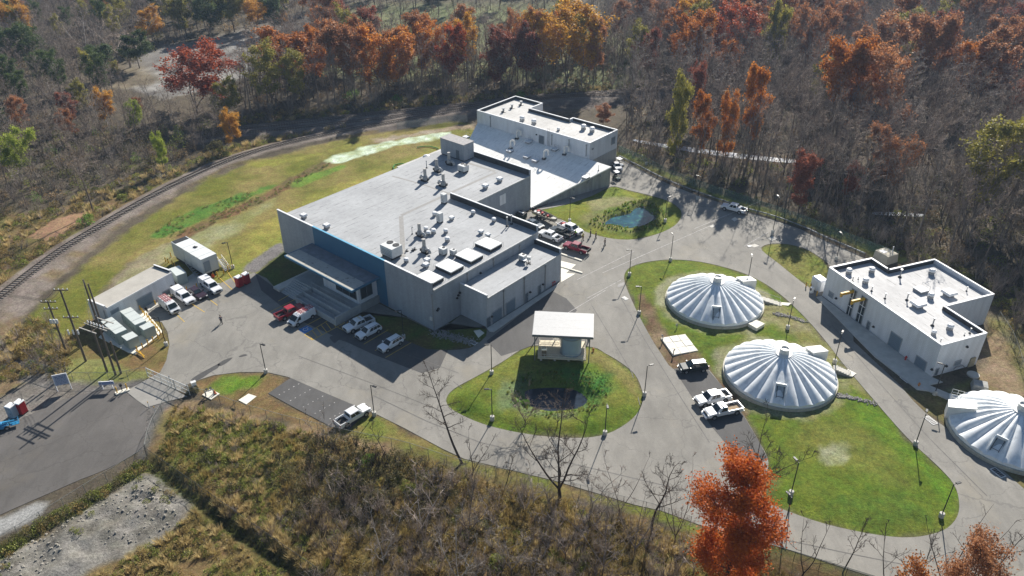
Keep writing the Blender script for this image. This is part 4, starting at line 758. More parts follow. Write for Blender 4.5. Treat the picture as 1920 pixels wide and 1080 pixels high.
cu = MB(); cu.lathe((0, 0, 4.58), [(1.25, 0), (1.25, .12), (.78, .2), (.72, .98), (.80, 1.02), (.80, 1.15), (.62, 1.15), (.62, .95), (0.001, .9)], 20).build('cupola', M_CUP, dome0)
def dome_fit(root, doors, boxa, seed):
    for a in doors:
        ca, sa = math.cos(a), math.sin(a); h = thing('x', '', 'x') if False else None; b = MB(); M = Matrix.Rotation(a, 4, 'Z')
        for y in (-.75, .75): b.bar(M @ Vector((8.6, y, .75)), M @ Vector((6.3, y, 3.05)), .12, .5)
        b.bar(M @ Vector((6.3, -.75, 3.05)), M @ Vector((6.3, .75, 3.05)), .14, .5); hb = b.build('hatch_frame', M_DOME, root)
        b = MB(); q = [M @ Vector(v) for v in ((8.5, -.68, 1.0), (8.5, .68, 1.0), (6.4, .68, 2.86), (6.4, -.68, 2.86))]; b.quad(*q); b.build('hatch_cover', mat('hatch', (.38,.43,.46), .4), hb)
        b = MB()
        for y in (-.5, .5): b.path([M @ Vector((8.0, y, 1.45)), M @ Vector((8.0, y, 2.0)), M @ Vector((6.7, y, 3.1)), M @ Vector((6.7, y, 2.6))], .04, 5)
        b.tube(M @ Vector((8.0, -.5, 2.0)), M @ Vector((8.0, .5, 2.0)), .04, n=5); b.build('hatch_rail', M_DARK, hb)
    a = boxa; M = Matrix.Rotation(a, 4, 'Z'); b = MB()
    vs = [(9.2, -.95, .5), (9.2, .95, .5), (6.0, .95, 2.5), (6.0, -.95, 2.5), (9.2, -.95, 2.75), (9.2, .95, 2.75), (5.6, .95, 3.55), (5.6, -.95, 3.55)]; b.add([M @ Vector(v) for v in vs], [(3, 2, 1, 0), (4, 5, 6, 7), (0, 1, 5, 4), (1, 2, 6, 5), (2, 3, 7, 6), (3, 0, 4, 7)]); b.build('access_hood', M_CUP, root)
DOMES[2] = (tuple(G(1918, 766, 4.9)[:2]), 8.95)
labs = ['ribbed white dome cover nearest the white boxes, farthest back of the domes', 'ribbed white dome cover beside the parked white pickups', 'ribbed white dome cover cut by the right edge, next to the L-shaped building']
droots = [dome0]+[dup(dome0) for _ in range(2)]
for i, (d, (c, r)) in enumerate(zip(droots, DOMES)):
    d.location = (*c, gz(*c)*.5 if i < 2 else 0); d['label'] = labs[i]; d['group'] = 'white ribbed dome covers'; d.rotation_euler.z = .06*i
    back = math.atan2(-c[1], -c[0])
    dome_fit(d, [back+.09-.06*i] if i < 2 else [R_(222)-.12], [R_(28), R_(26)-.06, R_(155)-.12][i], i)
def plain(name, label, cat, mb_, m, bevel=0, group=None, smooth=False): return tag(mb_.build(name, m, None, None, 0, bevel, smooth), label, cat, group)
# bright boxes and slabs by the domes
q = [G(x, y, .9) for x, y in ((1403,607),(1418,600),(1434,607),(1419,616))]
b = MB(); b.prism([tuple(p[:2]) for p in q], 0, .95); plain('vault_cover', 'glaring pale square vault box against the front edge of the rear dome', 'vault', b, M_PALE)
sp_ = thing('concrete_slab', 'large cream slab of square covers on the mulch left of the domes', 'slab'); c4 = [G(x, y, .35)[:2] for x, y in ((1239,633),(1285,626),(1309,657),(1262,666))]
MB().prism([tuple(p) for p in c4], -.1, .3).build('slab_base', M_PALE, sp_)
for i in range(3):
    for j in range(3):
        f = lambda s, t: c4[0]*(1-s)*(1-t)+c4[1]*s*(1-t)+c4[2]*s*t+c4[3]*(1-s)*t; e = .012
        MB().prism([tuple(f(s, t)) for s, t in ((i/3+e, j/3+e), ((i+1)/3-e, j/3+e), ((i+1)/3-e, (j+1)/3-e), (i/3+e, (j+1)/3-e))], .302, .34+.02*((i*2+j) % 3)).build('cover', mat('cover_a', (.74,.72,.66), .7, var=.05) if (i+j) % 2 else mat('cover_b', (.66,.63,.55), .7, var=.08), sp_)
for k, (px, lb) in enumerate(((((1460,566),(1484,568),(1478,573),(1462,571)), 'pale landing slab at the foot of the rear dome stair'), (((1590,692),(1606,700),(1598,706),(1582,698)), 'pale landing slab at the foot of the nearer dome stair'))):
    slab(px, .16, M_PALE, 'landing_slab', lb, 'slab')
for k, (a, b_, lb) in enumerate((((1424,556), (1462,570), 'low concrete stair from the rear dome to the road'), ((1568,688), (1592,701), 'low concrete stair from the dome beside the pickups to the road'))):
    s = thing('dome_stair', lb, 'stair'); p, q = GV(*a, 1.2), GV(*b_, .2); n = 6
    for i in range(n):
        t = i/(n-1); c = p.lerp(q, t); c.z = 1.05-.8*t; MB().box((c.x, c.y, c.z/2), (.75, 1.3, c.z), math.atan2((q-p).y, (q-p).x)).build('step', M_CONC, s)
    rr = MB(); nn = Vector((-(q-p).y, (q-p).x, 0)).normalized()*.62
    for sg in (-1, 1): A = p+nn*sg; B = q+nn*sg; A.z, B.z = 2.0, 1.15; rr.tube(A, B, .03, n=5); rr.tube((A.x, A.y, .6), A, .03, n=5); rr.tube((B.x, B.y, .1), B, .03, n=5)
    rr.build('handrail', M_GALV, s)
s = thing('dome_platform', 'short white access platform with rails at the dome cut by the right edge', 'platform'); p = GV(1796, 748, .9)
MB().box((p.x, p.y, .9), (2.4, 1.6, .12), -.5).build('deck', M_CUP, s); b = MB()
for x in (-1, -.2, .6):
    for y in (-.7, .7): c = p+Matrix.Rotation(-.5, 3, 'Z') @ Vector((x, y, 0)); b.tube((c.x, c.y, 0), (c.x, c.y, 2.0), .035, n=5)
for y in (-.7, .7):
    for z in (1.45, 2.0): c0, c1 = [p+Matrix.Rotation(-.5, 3, 'Z') @ Vector((x, y, 0)) for x in (-1, .9)]; b.tube((c0.x, c0.y, z), (c1.x, c1.y, z), .035, n=5)
b.build('railing', M_CUP, s)
b = MB(); p = G(1838, 722, .7); b.box((p[0], p[1], .5), (2.4, 2.0, 1.1), -.4, .85); plain('access_box', 'pale access box in the shade behind the dome cut by the right edge', 'vault', b, M_W4)
b = MB(); p = G(1825, 702, .2); b.lathe((p[0], p[1], 0), [(.95, 0), (.95, .25), (.001, .3)], 20); plain('manhole', 'round pale manhole lid in the shaded grass behind the L-shaped building', 'manhole', b, M_CONC)
# ================================================================== ROOFTOP EQUIPMENT
def mushroom(s=1.0, base=True):
    t = thing('roof_vent', '-', 'roof vent'); b = MB(); b.box((0, 0, .18*s), (.62*s, .62*s, .36*s)).build('curb', M_PIPE, t)
    b = MB(); b.lathe((0, 0, .36*s), [(.24*s, 0), (.24*s, .2*s)], 12).build('neck', M_UNIT, t); b = MB(); b.lathe((0, 0, .5*s), [(.34*s, 0), (.46*s, .02*s), (.48*s, .22*s), (.34*s, .42*s), (.001, .47*s)], 14).build('cowl', M_COP, t, smooth=False); return t
def hood():
    t = thing('roof_hood', '-', 'roof hood'); MB().box((0, 0, .28), (.85, .85, .56)).build('curb', M_PIPE, t); MB().box((0, 0, .76), (1.3, 1.3, .4), 0, .82).build('cap', M_COP, t, bevel=.04); return t
def bighood(w=2.0):
    t = thing('roof_hood', '-', 'roof hood'); MB().box((0, 0, .25), (w*.62, w*.62, .5)).build('curb', M_PIPE, t); MB().box((0, 0, .70), (w, w, .42), 0, .9).build('cap', M_COP, t, bevel=.06); return t
def boxunit(w, d, h, z=.25, fans=0):
    t = thing('air_conditioner', '-', 'air conditioner'); b = MB()
    for x in (-1, 1): b.box((x*w*.38, 0, z/2), (.14, d*.95, z))
    b.build('stand', M_DARK, t); MB().box((0, 0, z+h/2), (w, d, h)).build('case', M_UNIT, t, bevel=.04)
    for i in range(fans): b = MB(); b.lathe((w*(-.25+.5*i) if fans > 1 else 0, d*.2, z+h), [(.30*min(w, d)/1.2, .0), (.30*min(w, d)/1.2, .07), (.2, .07), (.001, .04)], 12).build('fan_ring', M_DARK, t)
    b = MB()
    for i in range(4): b.box((0, -d/2-.012, z+h*(.25+.16*i)), (w*.8, .024, h*.06))
    b.build('grille', M_PIPE, t); return t
def stackfan():
    t = thing('exhaust_fan', '-', 'exhaust fan'); b = MB(); b.box((0, 0, .18), (1.5, 1.1, .36)).build('base', M_DARK, t)
    b = MB(); b.lathe((.3, 0, .36), [(.55, 0), (.6, .3), (.5, .85), (.36, 1.1)], 14).build('housing', M_PIPE, t); MB().tube((.3, 0, 1.4), (.3, 0, 3.0), .36, n=12).build('stack', mat('stack_grey', (.40,.39,.37), .5), t)
    pts = [(-.1, 0, .8), (-.55, 0, 1.0), (-.95, 0, .95), (-1.2, 0, .7), (-1.3, 0, .3)]; MB().path(pts, .3, 10).build('duct_elbow', M_GALV, t)
    b = MB()
    for k in range(5): b.tube((.3, 0, 1.45+.35*k), (.3, 0, 1.49+.35*k), .385, n=12)
    b.build('stack_bands', M_PIPE, t); MB().box((.9, .3, .55), (.4, .45, .5)).build('motor', M_DARK, t); return t
def goose(s=1.0):
    t = thing('gooseneck_vent', '-', 'vent pipe'); MB().box((-.5*s, 0, .15), (.8*s, .8*s, .3)).build('base', M_DARK, t)
    pts = [(-.5*s, 0, .3), (-.5*s, 0, 1.6*s)]+[(.5*s*-math.cos(a), 0, 1.6*s+.55*s*math.sin(a)) for a in np.linspace(.3, math.pi-.3, 6)]+[(.5*s, 0, 1.6*s), (.5*s, 0, 1.0*s)]
    MB().path(pts, .2*s, 10).build('bent_pipe', mat('pale_pipe', (.66,.65,.61), .45), t); b = MB(); b.lathe((-.5*s, 0, .32), [(.32*s, 0), (.32*s, .07)], 12).build('flange', M_PIPE, t); return t
def hatch(w=1.3, legs=True):
    t = thing('roof_hatch', '-', 'hatch'); MB().box((0, 0, .2), (w*.92, w*.92, .4)).build('curb', M_PIPE, t); MB().box((0, 0, .47), (w, w, .14)).build('lid', M_COP, t, bevel=.03); b = MB()
    for x in (-.45, .45): b.tube((x*w, w*.5, 0), (x*w, w*.5, 1.2), .03, n=5)
    b.tube((-.45*w, w*.5, 1.2), (.45*w, w*.5, 1.2), .03, n=5); b.build('guard_rail', M_GALV, t); return t
def pipe(h=1.0, r=.07, bend=False):
    t = thing('vent_pipe', '-', 'vent pipe'); b = MB(); b.lathe((0, 0, 0), [(r*3, 0), (r*2.6, .1), (r*1.1, .2)], 10).build('flashing', M_DARK, t); b = MB()
    b.tube((0, 0, .1), (0, 0, h), r, n=8)
    if bend: b.path([(0, 0, h), (.12, 0, h+.18), (.32, 0, h+.15), (.36, 0, h-.05)], r, 8)
    b.build('pipe', M_PIPE, t); MB().tube((0, 0, h if not bend else h-.1), (0, 0, h+.14 if not bend else h-.02), r*1.7, n=8).build('cap', M_GALV, t); return t
def skylight():
    t = thing('skylight', '-', 'skylight'); MB().box((0, 0, .28), (4.05, 3.2, .56)).build('curb', M_DARKW, t)
    for s in (-1, 1): b = MB(); b.box((s*1.035, 0, .66), (2.03, 3.35, .16)); b.build('panel', mat('skylight_panel', (.80,.81,.79), .4, var=.03), t, bevel=.03)
    b = MB()
    for x in (-2.2, 2.2):
        for y in (-1.8, 0, 1.8): b.tube((x, y, 0), (x, y, .95), .02, n=5)
        b.tube((x, -1.8, .95), (x, 1.8, .95), .02, n=5)
    b.build('guard_wire', M_PIPE, t); return t
def put(maker, items, z, rz, cat, group, *a, zf=None, **k):
    """items: (px, py, label[, scale][, turn])"""
    root = maker(*a, **k)
    for i, it in enumerate(items):
        p = GV(it[0], it[1], z) if zf is None else zf(it[0], it[1]); s = it[3] if len(it) > 3 else 1.0; r = rz+(it[4] if len(it) > 4 else 0)
        o = root if i == 0 else dup(root)
        o.location = (p.x, p.y, p.z+.003); o.rotation_euler.z = r; o.scale = (s, s, s); o['label'] = it[2]; o['category'] = cat
        if len(items) > 1: o['group'] = group
        elif 'group' in o: del o['group']
TM, TR = FM.t, FR.t
put(mushroom, [(762,492,'white mushroom vent nearest the big rooftop unit behind the blue wall'), (839,453,'white mushroom vent standing alone up-roof of the two grey condensers',1.1), (836,437,'white mushroom vent right of the cluster of fans on the grey roof'), (815,405,'white mushroom vent between two tall box units on the grey roof'), (887,402,'white mushroom vent close to the dark middle parapet'), (926,416,'white mushroom vent under the dark parapet, left of the twin chimneys'),
  (799,433,'upper mushroom vent in the crowded fan cluster on the grey roof'), (803,441,'lowest mushroom vent in the crowded fan cluster on the grey roof'), (813,438,'right-hand mushroom vent in the crowded fan cluster on the grey roof',1.15)], ZR, TM, 'roof vent', 'mushroom vents on the plant roof')
put(hood, [(570,409,'white square roof hood nearest the far left corner of the grey roof'), (613,428,'white square roof hood behind the left end of the blue wall'), (847,412,'small white roof hood right of the tall box unit on the grey roof',.8), (937,340,'white roof hood near the far right edge of the rear roof'), (910,353,'white roof hood beside dark damp patches on the rear roof'), (902,438,'rear one of two small hoods above the farthest skylight',.8), (915,444,'front one of two small hoods above the farthest skylight',.75),
  (801,492,'upper one of two small white hoods by the corner skylight',.9), (799,501,'lower one of two small white hoods touching the corner skylight',.9)], ZR, TM, 'roof hood', 'white square hoods on the plant roof')
put(boxunit, [(735,480,'big pale rooftop unit with two fans behind the blue wall')], ZR, TM, 'air conditioner', 'x', 3.3, 2.6, 1.9, .5, 2)
put(boxunit, [(831,477,'larger pale condenser left of the second skylight',1.0), (850,478,'smaller pale condenser right beside the larger one by the skylights',.8)], ZR, TM, 'air conditioner', 'pale condensers by the skylights', 1.4, 1.1, 1.1, .3, 1)
put(boxunit, [(833,381,'tall pale unit at the end of the middle parapet'), (825,417,'tall pale unit between mushroom vents in mid roof')], ZR, TM, 'air conditioner', 'tall pale units on the plant roof', 1.1, 1.0, 1.9, .3, 0)
put(boxunit, [(869,322,'pale two-fan condenser below the rooftop penthouse')], ZR, TM, 'air conditioner', 'x', 2.0, 1.7, 1.3, .4, 2)
put(stackfan, [(798,474,'stack fan with bright elbow nearest the skylights',.95), (789,443,'stack fan in the crowded cluster of vents in mid roof',.9), (796,339,'leftmost stack fan on the rear roof, its bright elbow to the left',1.0), (830,349,'stack fan on the rear roof nearest the middle parapet',1.0), (821,322,'stack fan on the rear roof left of the one by the penthouse',1.0), (844,309,'stack fan on the rear roof in the shade of the penthouse',1.0)], ZR, TM, 'exhaust fan', 'stack fans on the plant roof')
bpy.context.view_layer.update()
for o in [o for o in COL.objects if o.get('category') == 'exhaust fan']:
    if o['label'].split()[0] in ('stack',) and 'nearest the middle' not in o['label']: o.rotation_euler.z = TM+math.pi
put(pipe, [(951,424,'left one of the twin bright chimneys by the dark middle parapet'), (959,420,'right one of the twin bright chimneys by the dark middle parapet')], ZR, TM, 'vent pipe', 'twin chimneys by the parapet', 1.9, .12)
put(pipe, [(773,439,'thin bent pipe left of the crowded fan cluster')], ZR, TM, 'vent pipe', 'x', 1.5, .06, True)
put(pipe, [(800,315,'thin grey pipe standing left of the stack fans on the rear roof')], ZR, TM, 'vent pipe', 'x', 1.7, .09)
put(pipe, [(763,471,'short black pipe right of the pale roof walkway'), (774,470,'left one of two short black pipes below the crowded fan cluster'), (778,468,'right one of two short black pipes below the crowded fan cluster')], ZR, TM, 'vent pipe', 'short black pipes on the plant roof', .45, .12)
put(skylight, [(805,526,'skylight with two white panels in the near corner of the grey roof'), (843,504,'second white skylight counted from the near corner of the grey roof'), (880,484,'third white skylight counted from the near corner of the grey roof'), (916,462,'farthest of the four white skylights along the roof edge')], ZR, TM, 'skylight', 'white two-panel skylights')
d_ = thing('duct_cowl', 'pale half-round cowl on the ledge left of the rear roof', 'roof vent', GV(800, 297, 7.62), TM); b = MB(); b.lathe((0, 0, 0), [(.9, 0), (.9, .5), (.7, .8), (.3, .98), (.001, 1)], 14, 0, 2*math.pi).build('cowl', M_COP, d_); MB().box((0, 0, .05), (2.1, 2.1, .1)).build('curb', M_PIPE, d_)
put(goose, [(973,261,'loop vent close to the white wall, left of the grey double door'), (961,280,'loop vent beside a hatch, nearest the rooftop penthouse'), (1024,299,'loop vent in full sun with its hooked shadow on the sloping roof'), (1062,291,'loop vent in shade nearest the right end of the rear white building')], 3, TM+.3, 'vent pipe', 'goose-neck vents on the tank house roof', 1.15, zf=on_low)
put(hatch, [(956,285,'hatch beside the loop vent nearest the penthouse'), (988,296,'left hatch of the close pair in sun on the sloping roof'), (1004,303,'right hatch of the close pair in sun on the sloping roof'), (991,268,'hatch in shade left of the grey double door'), (1040,282,'hatch in shade right of the grey double door'), (1098,335,'hatch on the sloping roof near its lower right edge'), (874,259,'hatch at the far left corner of the sloping roof')], 3, TM, 'hatch', 'hatches on the tank house roof', 1.5, zf=on_low)
put(pipe, [(1122,320,'thin post standing near the far right corner of the sloping roof')], 3, TM, 'vent pipe', 'x', 1.3, .06, zf=on_low)
put(mushroom, [(979,227,'left mushroom vent of the pair in the middle of the rear roof',1.5), (1001,233,'right mushroom vent of the pair in the middle of the rear roof',1.5), (1094,243,'left mushroom vent of the pair at the right end of the rear roof',1.5), (1110,248,'right mushroom vent of the pair at the right end of the rear roof',1.5), (1047,245,'lone small vent between the two pairs on the rear building',.9)], 8.7, TM, 'roof vent', 'mushroom vents on the rear building')
put(pipe, [(977,197,'grey stub vent farthest back on the rear building'), (960,203,'middle one of three grey stub vents on the rear building'), (944,210,'grey stub vent nearest the left end of the rear building')], 8.7, TM, 'vent pipe', 'grey stub vents on the rear building', 1.0, .26)
put(boxunit, [(980,488,'greenish condenser in the shade on the annex roof')], 6.15, TM, 'air conditioner', 'x', 1.3, 1.1, 1.0, .2, 1)
d_ = thing('satellite_unit', 'white dish-like fan unit on the annex roof beside the greenish condenser', 'roof unit', GV(991, 494, 6.153), TM); b = MB(); b.tube((0, 0, 0), (0, 0, 1.1), .06); b.bar((-.6, 0, .1), (.6, 0, .1), .1); b.bar((0, -.6, .1), (0, .6, .1), .1); b.build('stand', M_DARK, d_); MB().box((.1, 0, 1.2), (.7, .5, .6), .5).build('case', M_UNIT, d_); b = MB(); b.lathe((-.75, -.3, .3), [(.12, 0), (.45, .25), (.5, .4)], 12).build('dish', M_COP, d_)
ZQ = 5.55
put(mushroom, [(1591,513,'square-topped vent nearest the far left corner of the white L-shaped roof',1.2), (1634,511,'vent in front of the rear notch of the white L-shaped roof',1.2), (1622,531,'vent above the two yellow hoist beams',1.2), (1746,514,'vent near the farthest corner of the white L-shaped roof',1.2), (1744,559,'vent between the two big hoods on the white L-shaped roof',1.2), (1780,618,'larger of two vents near the near end of the white L-shaped roof',1.2), (1750,627,'small dark-based vent near the near end of the white L-shaped roof',.9)], ZQ, TR, 'roof vent', 'vents on the L-shaped roof')
put(bighood, [(1778,554,'big white hood on the far right of the white L-shaped roof'), (1720,575,'big white hood in the middle of the white L-shaped roof')], ZQ, TR, 'roof hood', 'big hoods on the L-shaped roof', 2.1)
put(hatch, [(1726,546,'white roof hatch with rounded lid right of the tall white pipes')], ZQ, TR, 'hatch', 'x', 2.0)
put(pipe, [(1598,528,'thin vent pipe above the left hoist beam, close to the roof edge'), (1609,524,'tiny vent pipe right of the left edge pipe on the white L-shaped roof',.6), (1634,546,'thin vent pipe above the right hoist beam'), (1659,560,'thin vent pipe midway along the front of the white L-shaped roof'), (1700,563,'tall white pipe left of the big middle hood',1.3), (1687,520,'tall white pipe against the dark rear parapet',1.5), (1748,611,'tall white pipe above the small dark-based vent',1.4), (1762,645,'white pipe in the near corner of the white L-shaped roof'), (1818,625,'bent-looking pipe by the dark parapet at the near end',.9), (1808,629,'small pipe next to the dark parapet at the near end',.6), (1812,546,'pipe at the far right edge of the white L-shaped roof',.8)], ZQ, TR, 'vent pipe', 'vent pipes on the L-shaped roof', 1.0, .08)
# ================================================================== SITE FURNITURE
M_POLE = mat('pole_black', (.025,.027,.028), .45, .3, .1); M_WOOD = mat('pole_timber', (.13,.105,.08), .9, var=.35, scale=2, stretch=(6, 6, .4)); M_LEDH = mat('lamp_head', (.62,.62,.60), .4)
def light_pole():
    t = thing('light_pole', '-', 'light pole'); MB().lathe((0, 0, -.3), [(.34, 0), (.34, 1.0), (.30, 1.04), (.001, 1.05)], 14).build('footing', M_CONC, t)
    MB().tube((0, 0, .7), (0, 0, 5.95), .075, .06, 8).build('mast', M_POLE, t); MB().bar((0, 0, 5.9), (.45, 0, 5.95), .07).build('arm', M_POLE, t)
    h = MB().box((.72, 0, 5.97), (.75, .34, .14)).build('lamp_head', M_POLE, t, bevel=.03); MB().box((.72, 0, 5.892), (.55, .26, .02)).build('lens', M_LEDH, h); return t
pole = light_pole()
POLES = [(499,699,-30,'light pole on the lawn edge nearest the rolling gate'), (702,779,-30,'light pole beside the white pickup on the dark parking strip'), (922,704,180,'light pole on the upper left bank of the central island'), (923,789,180,'light pole on the lower left bank of the central island'), (1134,815,-90,'light pole on the bottom bank of the central island'), (1208,742,20,'light pole on the right-hand tip of the central island'),
 (1198,589,180,'light pole on the left edge of the dome lawn, level with the rear dome'), (1180,517,190,'light pole at the top left corner of the dome lawn'), (1257,489,100,'light pole at the rear edge of the dome lawn'), (1401,533,80,'light pole behind the rear dome'), (1247,417,40,'light pole on the grass right of the blue pond'), (1068,416,-30,'light pole between the pond and the truck towing the boat'), (1448,440,100,'tall light pole by the guardrail, behind the two pale road slabs',1.5), (1568,487,100,'light pole at the guardrail end near the L-shaped building'),
 (1476,619,60,'light pole between the two complete domes by the side road'), (1564,681,60,'light pole by the stair of the nearer complete dome'), (1716,834,60,'light pole on the lawn edge beside a kerb drain'), (1764,970,20,'light pole at the bottom right tip of the big lawn'), (1752,740,150,'light pole in front of the end door of the L-shaped building'), (437,503,200,'light pole on the grass behind the red portable toilets'), (312,648,200,'light pole at the corner of the yellow bollards'), (1469,994,110,'light pole right of the blazing orange tree, at the lawn foot'), (1482,930,110,'light pole partly behind the blazing orange tree'), (1212,309,200,'light pole by the guardrail behind the pond'), (1308,374,150,'light pole by the guardrail left of the lone white pickup'), (757,634,-150,'light pole in the shade between parked cars and the plant wall')]
for i, p in enumerate(POLES):
    o = pole if i == 0 else dup(pole); g = G(p[0], p[1]); o.location = (g[0], g[1], gz(g[0], g[1])); o.rotation_euler.z = R_(p[2]); o['label'] = p[3]; o['group'] = 'black light poles round the site'
    if len(p) > 4: o.scale = (1, 1, p[4])
def bollard():
    t = thing('bollard', '-', 'bollard'); b = MB(); b.lathe((0, 0, 0), [(.11, -.2), (.11, .98), (.06, 1.06), (.001, 1.08)], 10).build('post', M_YELM, t); MB().lathe((0, 0, .72), [(.114, 0), (.114, .1)], 10).build('band', mat('dull_band', (.42,.25,.03), .6), t); return t
bol = bollard(); nb0 = 0
ORD = 'first second third fourth fifth sixth seventh eighth ninth tenth eleventh'.split()
END = {'bollards along the front cabinet pad': ', counted from the building', 'bollards on the gate side of the cabinets': ', counted from the left', 'bollards left of the generator': ', counted from the left', 'bollards right of the generator': ', counted from the left', 'bollards before the parked utility trucks': ', counted from the generator', 'bollards by the L-shaped building': ', counted from the left'}
for grp, lab, pts in (('bollards along the front cabinet pad', 'yellow bollard between cabinets and car yard', [(264,582),(268,587),(272,592),(277,596),(281,601),(285,607),(289,612),(293,616),(297,621),(301,627),(307,632)]),
  ('bollards on the gate side of the cabinets', 'yellow bollard on the gate side of the cabinets', [(258,659),(268,653),(278,646),(288,641),(297,635)]),
  ('bollards left of the generator', 'yellow bollard beside the small white building', [(311,491),(316,493),(321,482),(324,497),(329,501),(334,505),(339,506),(330,509)]),
  ('bollards right of the generator', 'yellow bollard by the right end of the generator', [(408,518),(420,514),(425,498),(428,507),(431,503),(437,504)]),
  ('bollards before the parked utility trucks', 'yellow bollard at the noses of the parked trucks', [(370,540),(351,546),(292,572),(401,520)]),
  ('bollards by the L-shaped building', 'yellow bollard left of the L-shaped building', [(1511,538),(1519,541),(1522,548),(1531,555)])):
    for q in pts:
        o = bol if nb0 == 0 else dup(bol); nb0 += 1; g = G(*q); o.location = (g[0], g[1], .05); o['label'] = ORD[pts.index(q)]+' '+lab+END[grp]; o['group'] = grp
tag(MB().box((*G(1108, 628)[:2], .6), (.3, .5, 1.2)).bar((*G(1108, 628)[:2], 1.2), (*G(1108, 628)[:2], 1.7), .08).build('fill_post', M_YELM), 'yellow post box at the right side of the tank shelter', 'post box')
tag(MB().bar((*G(255, 660)[:2], .4), (*G(272, 671)[:2], .4), .1).bar((*G(262, 661)[:2], .05), (*G(262, 661)[:2], .5), .1).bar((*G(262, 661)[:2], .45), (*G(271, 672)[:2], .1), .1).build('barrier_rail', M_YELM), 'fallen-looking yellow barrier rail lying on grass by the cabinets', 'barrier')
# ---------------- switchgear cabinets and generator
M_CAB = mat('cabinet_green', (.30,.35,.33), .5, var=.06, scale=1); M_CABT = mat('cabinet_top', (.52,.56,.54), .45, var=.06)
TC = FE.t
slab([(185,632),(255,560),(305,622),(253,664),(240,660)], .12, M_PALE, 'equipment_pad')
FC = Frame(G(205, 625)[:2], TC)
def cabinet_row(o1, label):
    a, b_, c = [FC.loc(G(x, y, 0)) for x, y in o1]; return a, b_, c
def cab(name, label, cat, x0, x1, y0, y1, h, n, step=None):
    """x across the short side, y along the row, panels proud on the roof"""
    cx, cy = (x0+x1)/2, (y0+y1)/2; p = FC.w(cx, cy, .12); t = thing(name, label, cat, p, FC.t); w, d = x1-x0, y1-y0
    MB().box((0, 0, h/2), (w, d, h)).build('body', M_CAB, t); 
    for i in range(n): MB().box((0, -d/2+d*(i+.5)/n, h+.045+.02*(i % 2)), (w+.08, d/n-.07, .09)).build('roof_panel', M_CABT, t)
    for i in range(n): 
        for s in (-1, 1): q = MB().box((s*(w/2+.02), -d/2+d*(i+.5)/n, h/2), (.04, d/n-.08, h*.9)).build('door', M_CAB, t); MB().box((s*(w/2+.06), -d/2+d*(i+.5)/n+d/n*.3, h*.5), (.05, .06, .25)).build('handle', M_DARK, q)
    return t
pA, pB = FC.loc(G(200, 640)), FC.loc(G(240, 655))
def cab_at(name, label, fpx, bpx, w, h, n):
    """front and back bottom-centre pixels of a box running away from the viewer"""
    a, b_ = GV(*fpx, .12), GV(*bpx, .12); d = b_-a; L_ = d.length; t = thing(name, label, 'cabinet', (a+b_)/2, math.atan2(d.y, d.x)-math.pi/2)
    MB().box((0, 0, h/2), (w, L_, h)).build('body', M_CAB, t)
    for i in range(n): MB().box((0, -L_/2+L_*(i+.5)/n, h+.045+.02*(i % 2)), (w+.08, L_/n-.07, .09)).build('roof_panel', M_CABT, t)
    for i in range(n):
        for s in (-1, 1): q = MB().box((s*(w/2+.02), -L_/2+L_*(i+.5)/n, h/2), (.04, L_/n-.08, h*.9)).build('door', M_CAB, t); MB().box((s*(w/2+.06), -L_/2+L_*(i+.5)/n+L_/n*.3, h*.5), (.05, .06, .25)).build('handle', M_DARK, q)
    q = MB().box((0, -L_/2-.02, h/2), (w*.9, .04, h*.88)).build('end_door', M_CAB, t); return t
cab_at('switchgear_cabinet', 'long green-grey cabinet with stepped roof panels, the one nearer the utility poles', (234, 643), (206, 619), 1.9, 2.3, 4)
cab_at('switchgear_cabinet', 'long green-grey cabinet with stepped roof panels, the one nearer the parked vans', (270, 626), (241, 600), 1.9, 2.3, 4)
cab_at('transformer_cabinet', 'low green-grey box at the near end of the cabinet row by the poles', (254, 652), (243, 643), 1.9, 1.9, 1)
cab_at('transformer_cabinet', 'low green-grey box at the near end of the cabinet row by the vans', (285, 632), (275, 624), 1.9, 1.9, 1)
cab_at('transformer_cabinet', 'pale green-grey box between the small white building and the generator', (345, 533), (331, 519), 1.9, 2.2, 1)
# generator on its stand
gA, gB, gD = GV(383, 516, .9), GV(413, 505, .9), GV(327, 481, .9); L_ = (gD-gA).length; wd = (gB-gA).length; tg = math.atan2((gD-gA).y, (gD-gA).x)
c = (gA+gB)/2+(gD-gA)/2; gen = thing('generator', 'big container-like grey generator on a raised stand left of the red toilets', 'generator', (c.x, c.y, 0), tg)
MB().box((0, 0, 2.75), (L_, wd, 3.3)).build('housing', mat('generator_grey', (.50,.53,.53), .45, var=.06, scale=.8), gen)
b = MB().box((0, 0, .75), (L_*.96, wd*.9, .7)); b.build('base_frame', M_DARK, gen)
for i in range(7): MB().box((-L_/2+(L_*.86)*(i+.5)/7, 0, 4.43+.02*(i % 2)), (L_*.86/7-.06, wd+.06, .06)).build('roof_panel', mat('generator_roof', (.66,.68,.67), .4, var=.05), gen)
MB().box((L_*.43, 0, 4.44), (L_*.12, wd*.86, .08)).build('radiator_grille', M_DARK, gen); MB().box((-L_/2-.03, wd*.22, 2.6), (.06, wd*.4, 2.2)).build('louver', MATS['louver'], gen); MB().box((-.3, -.3, 4.55), (.8, .5, .2), .4).build('exhaust_cap', M_DARK, gen)
b = MB()
for i in range(5): b.box((-L_/2+L_*(i+.5)/5, wd/2+.02, 2.6), (L_/5-.12, .04, 2.6))
b.build('side_doors', mat('generator_grey', 0), gen)
M_ST = MATS['galvanised']
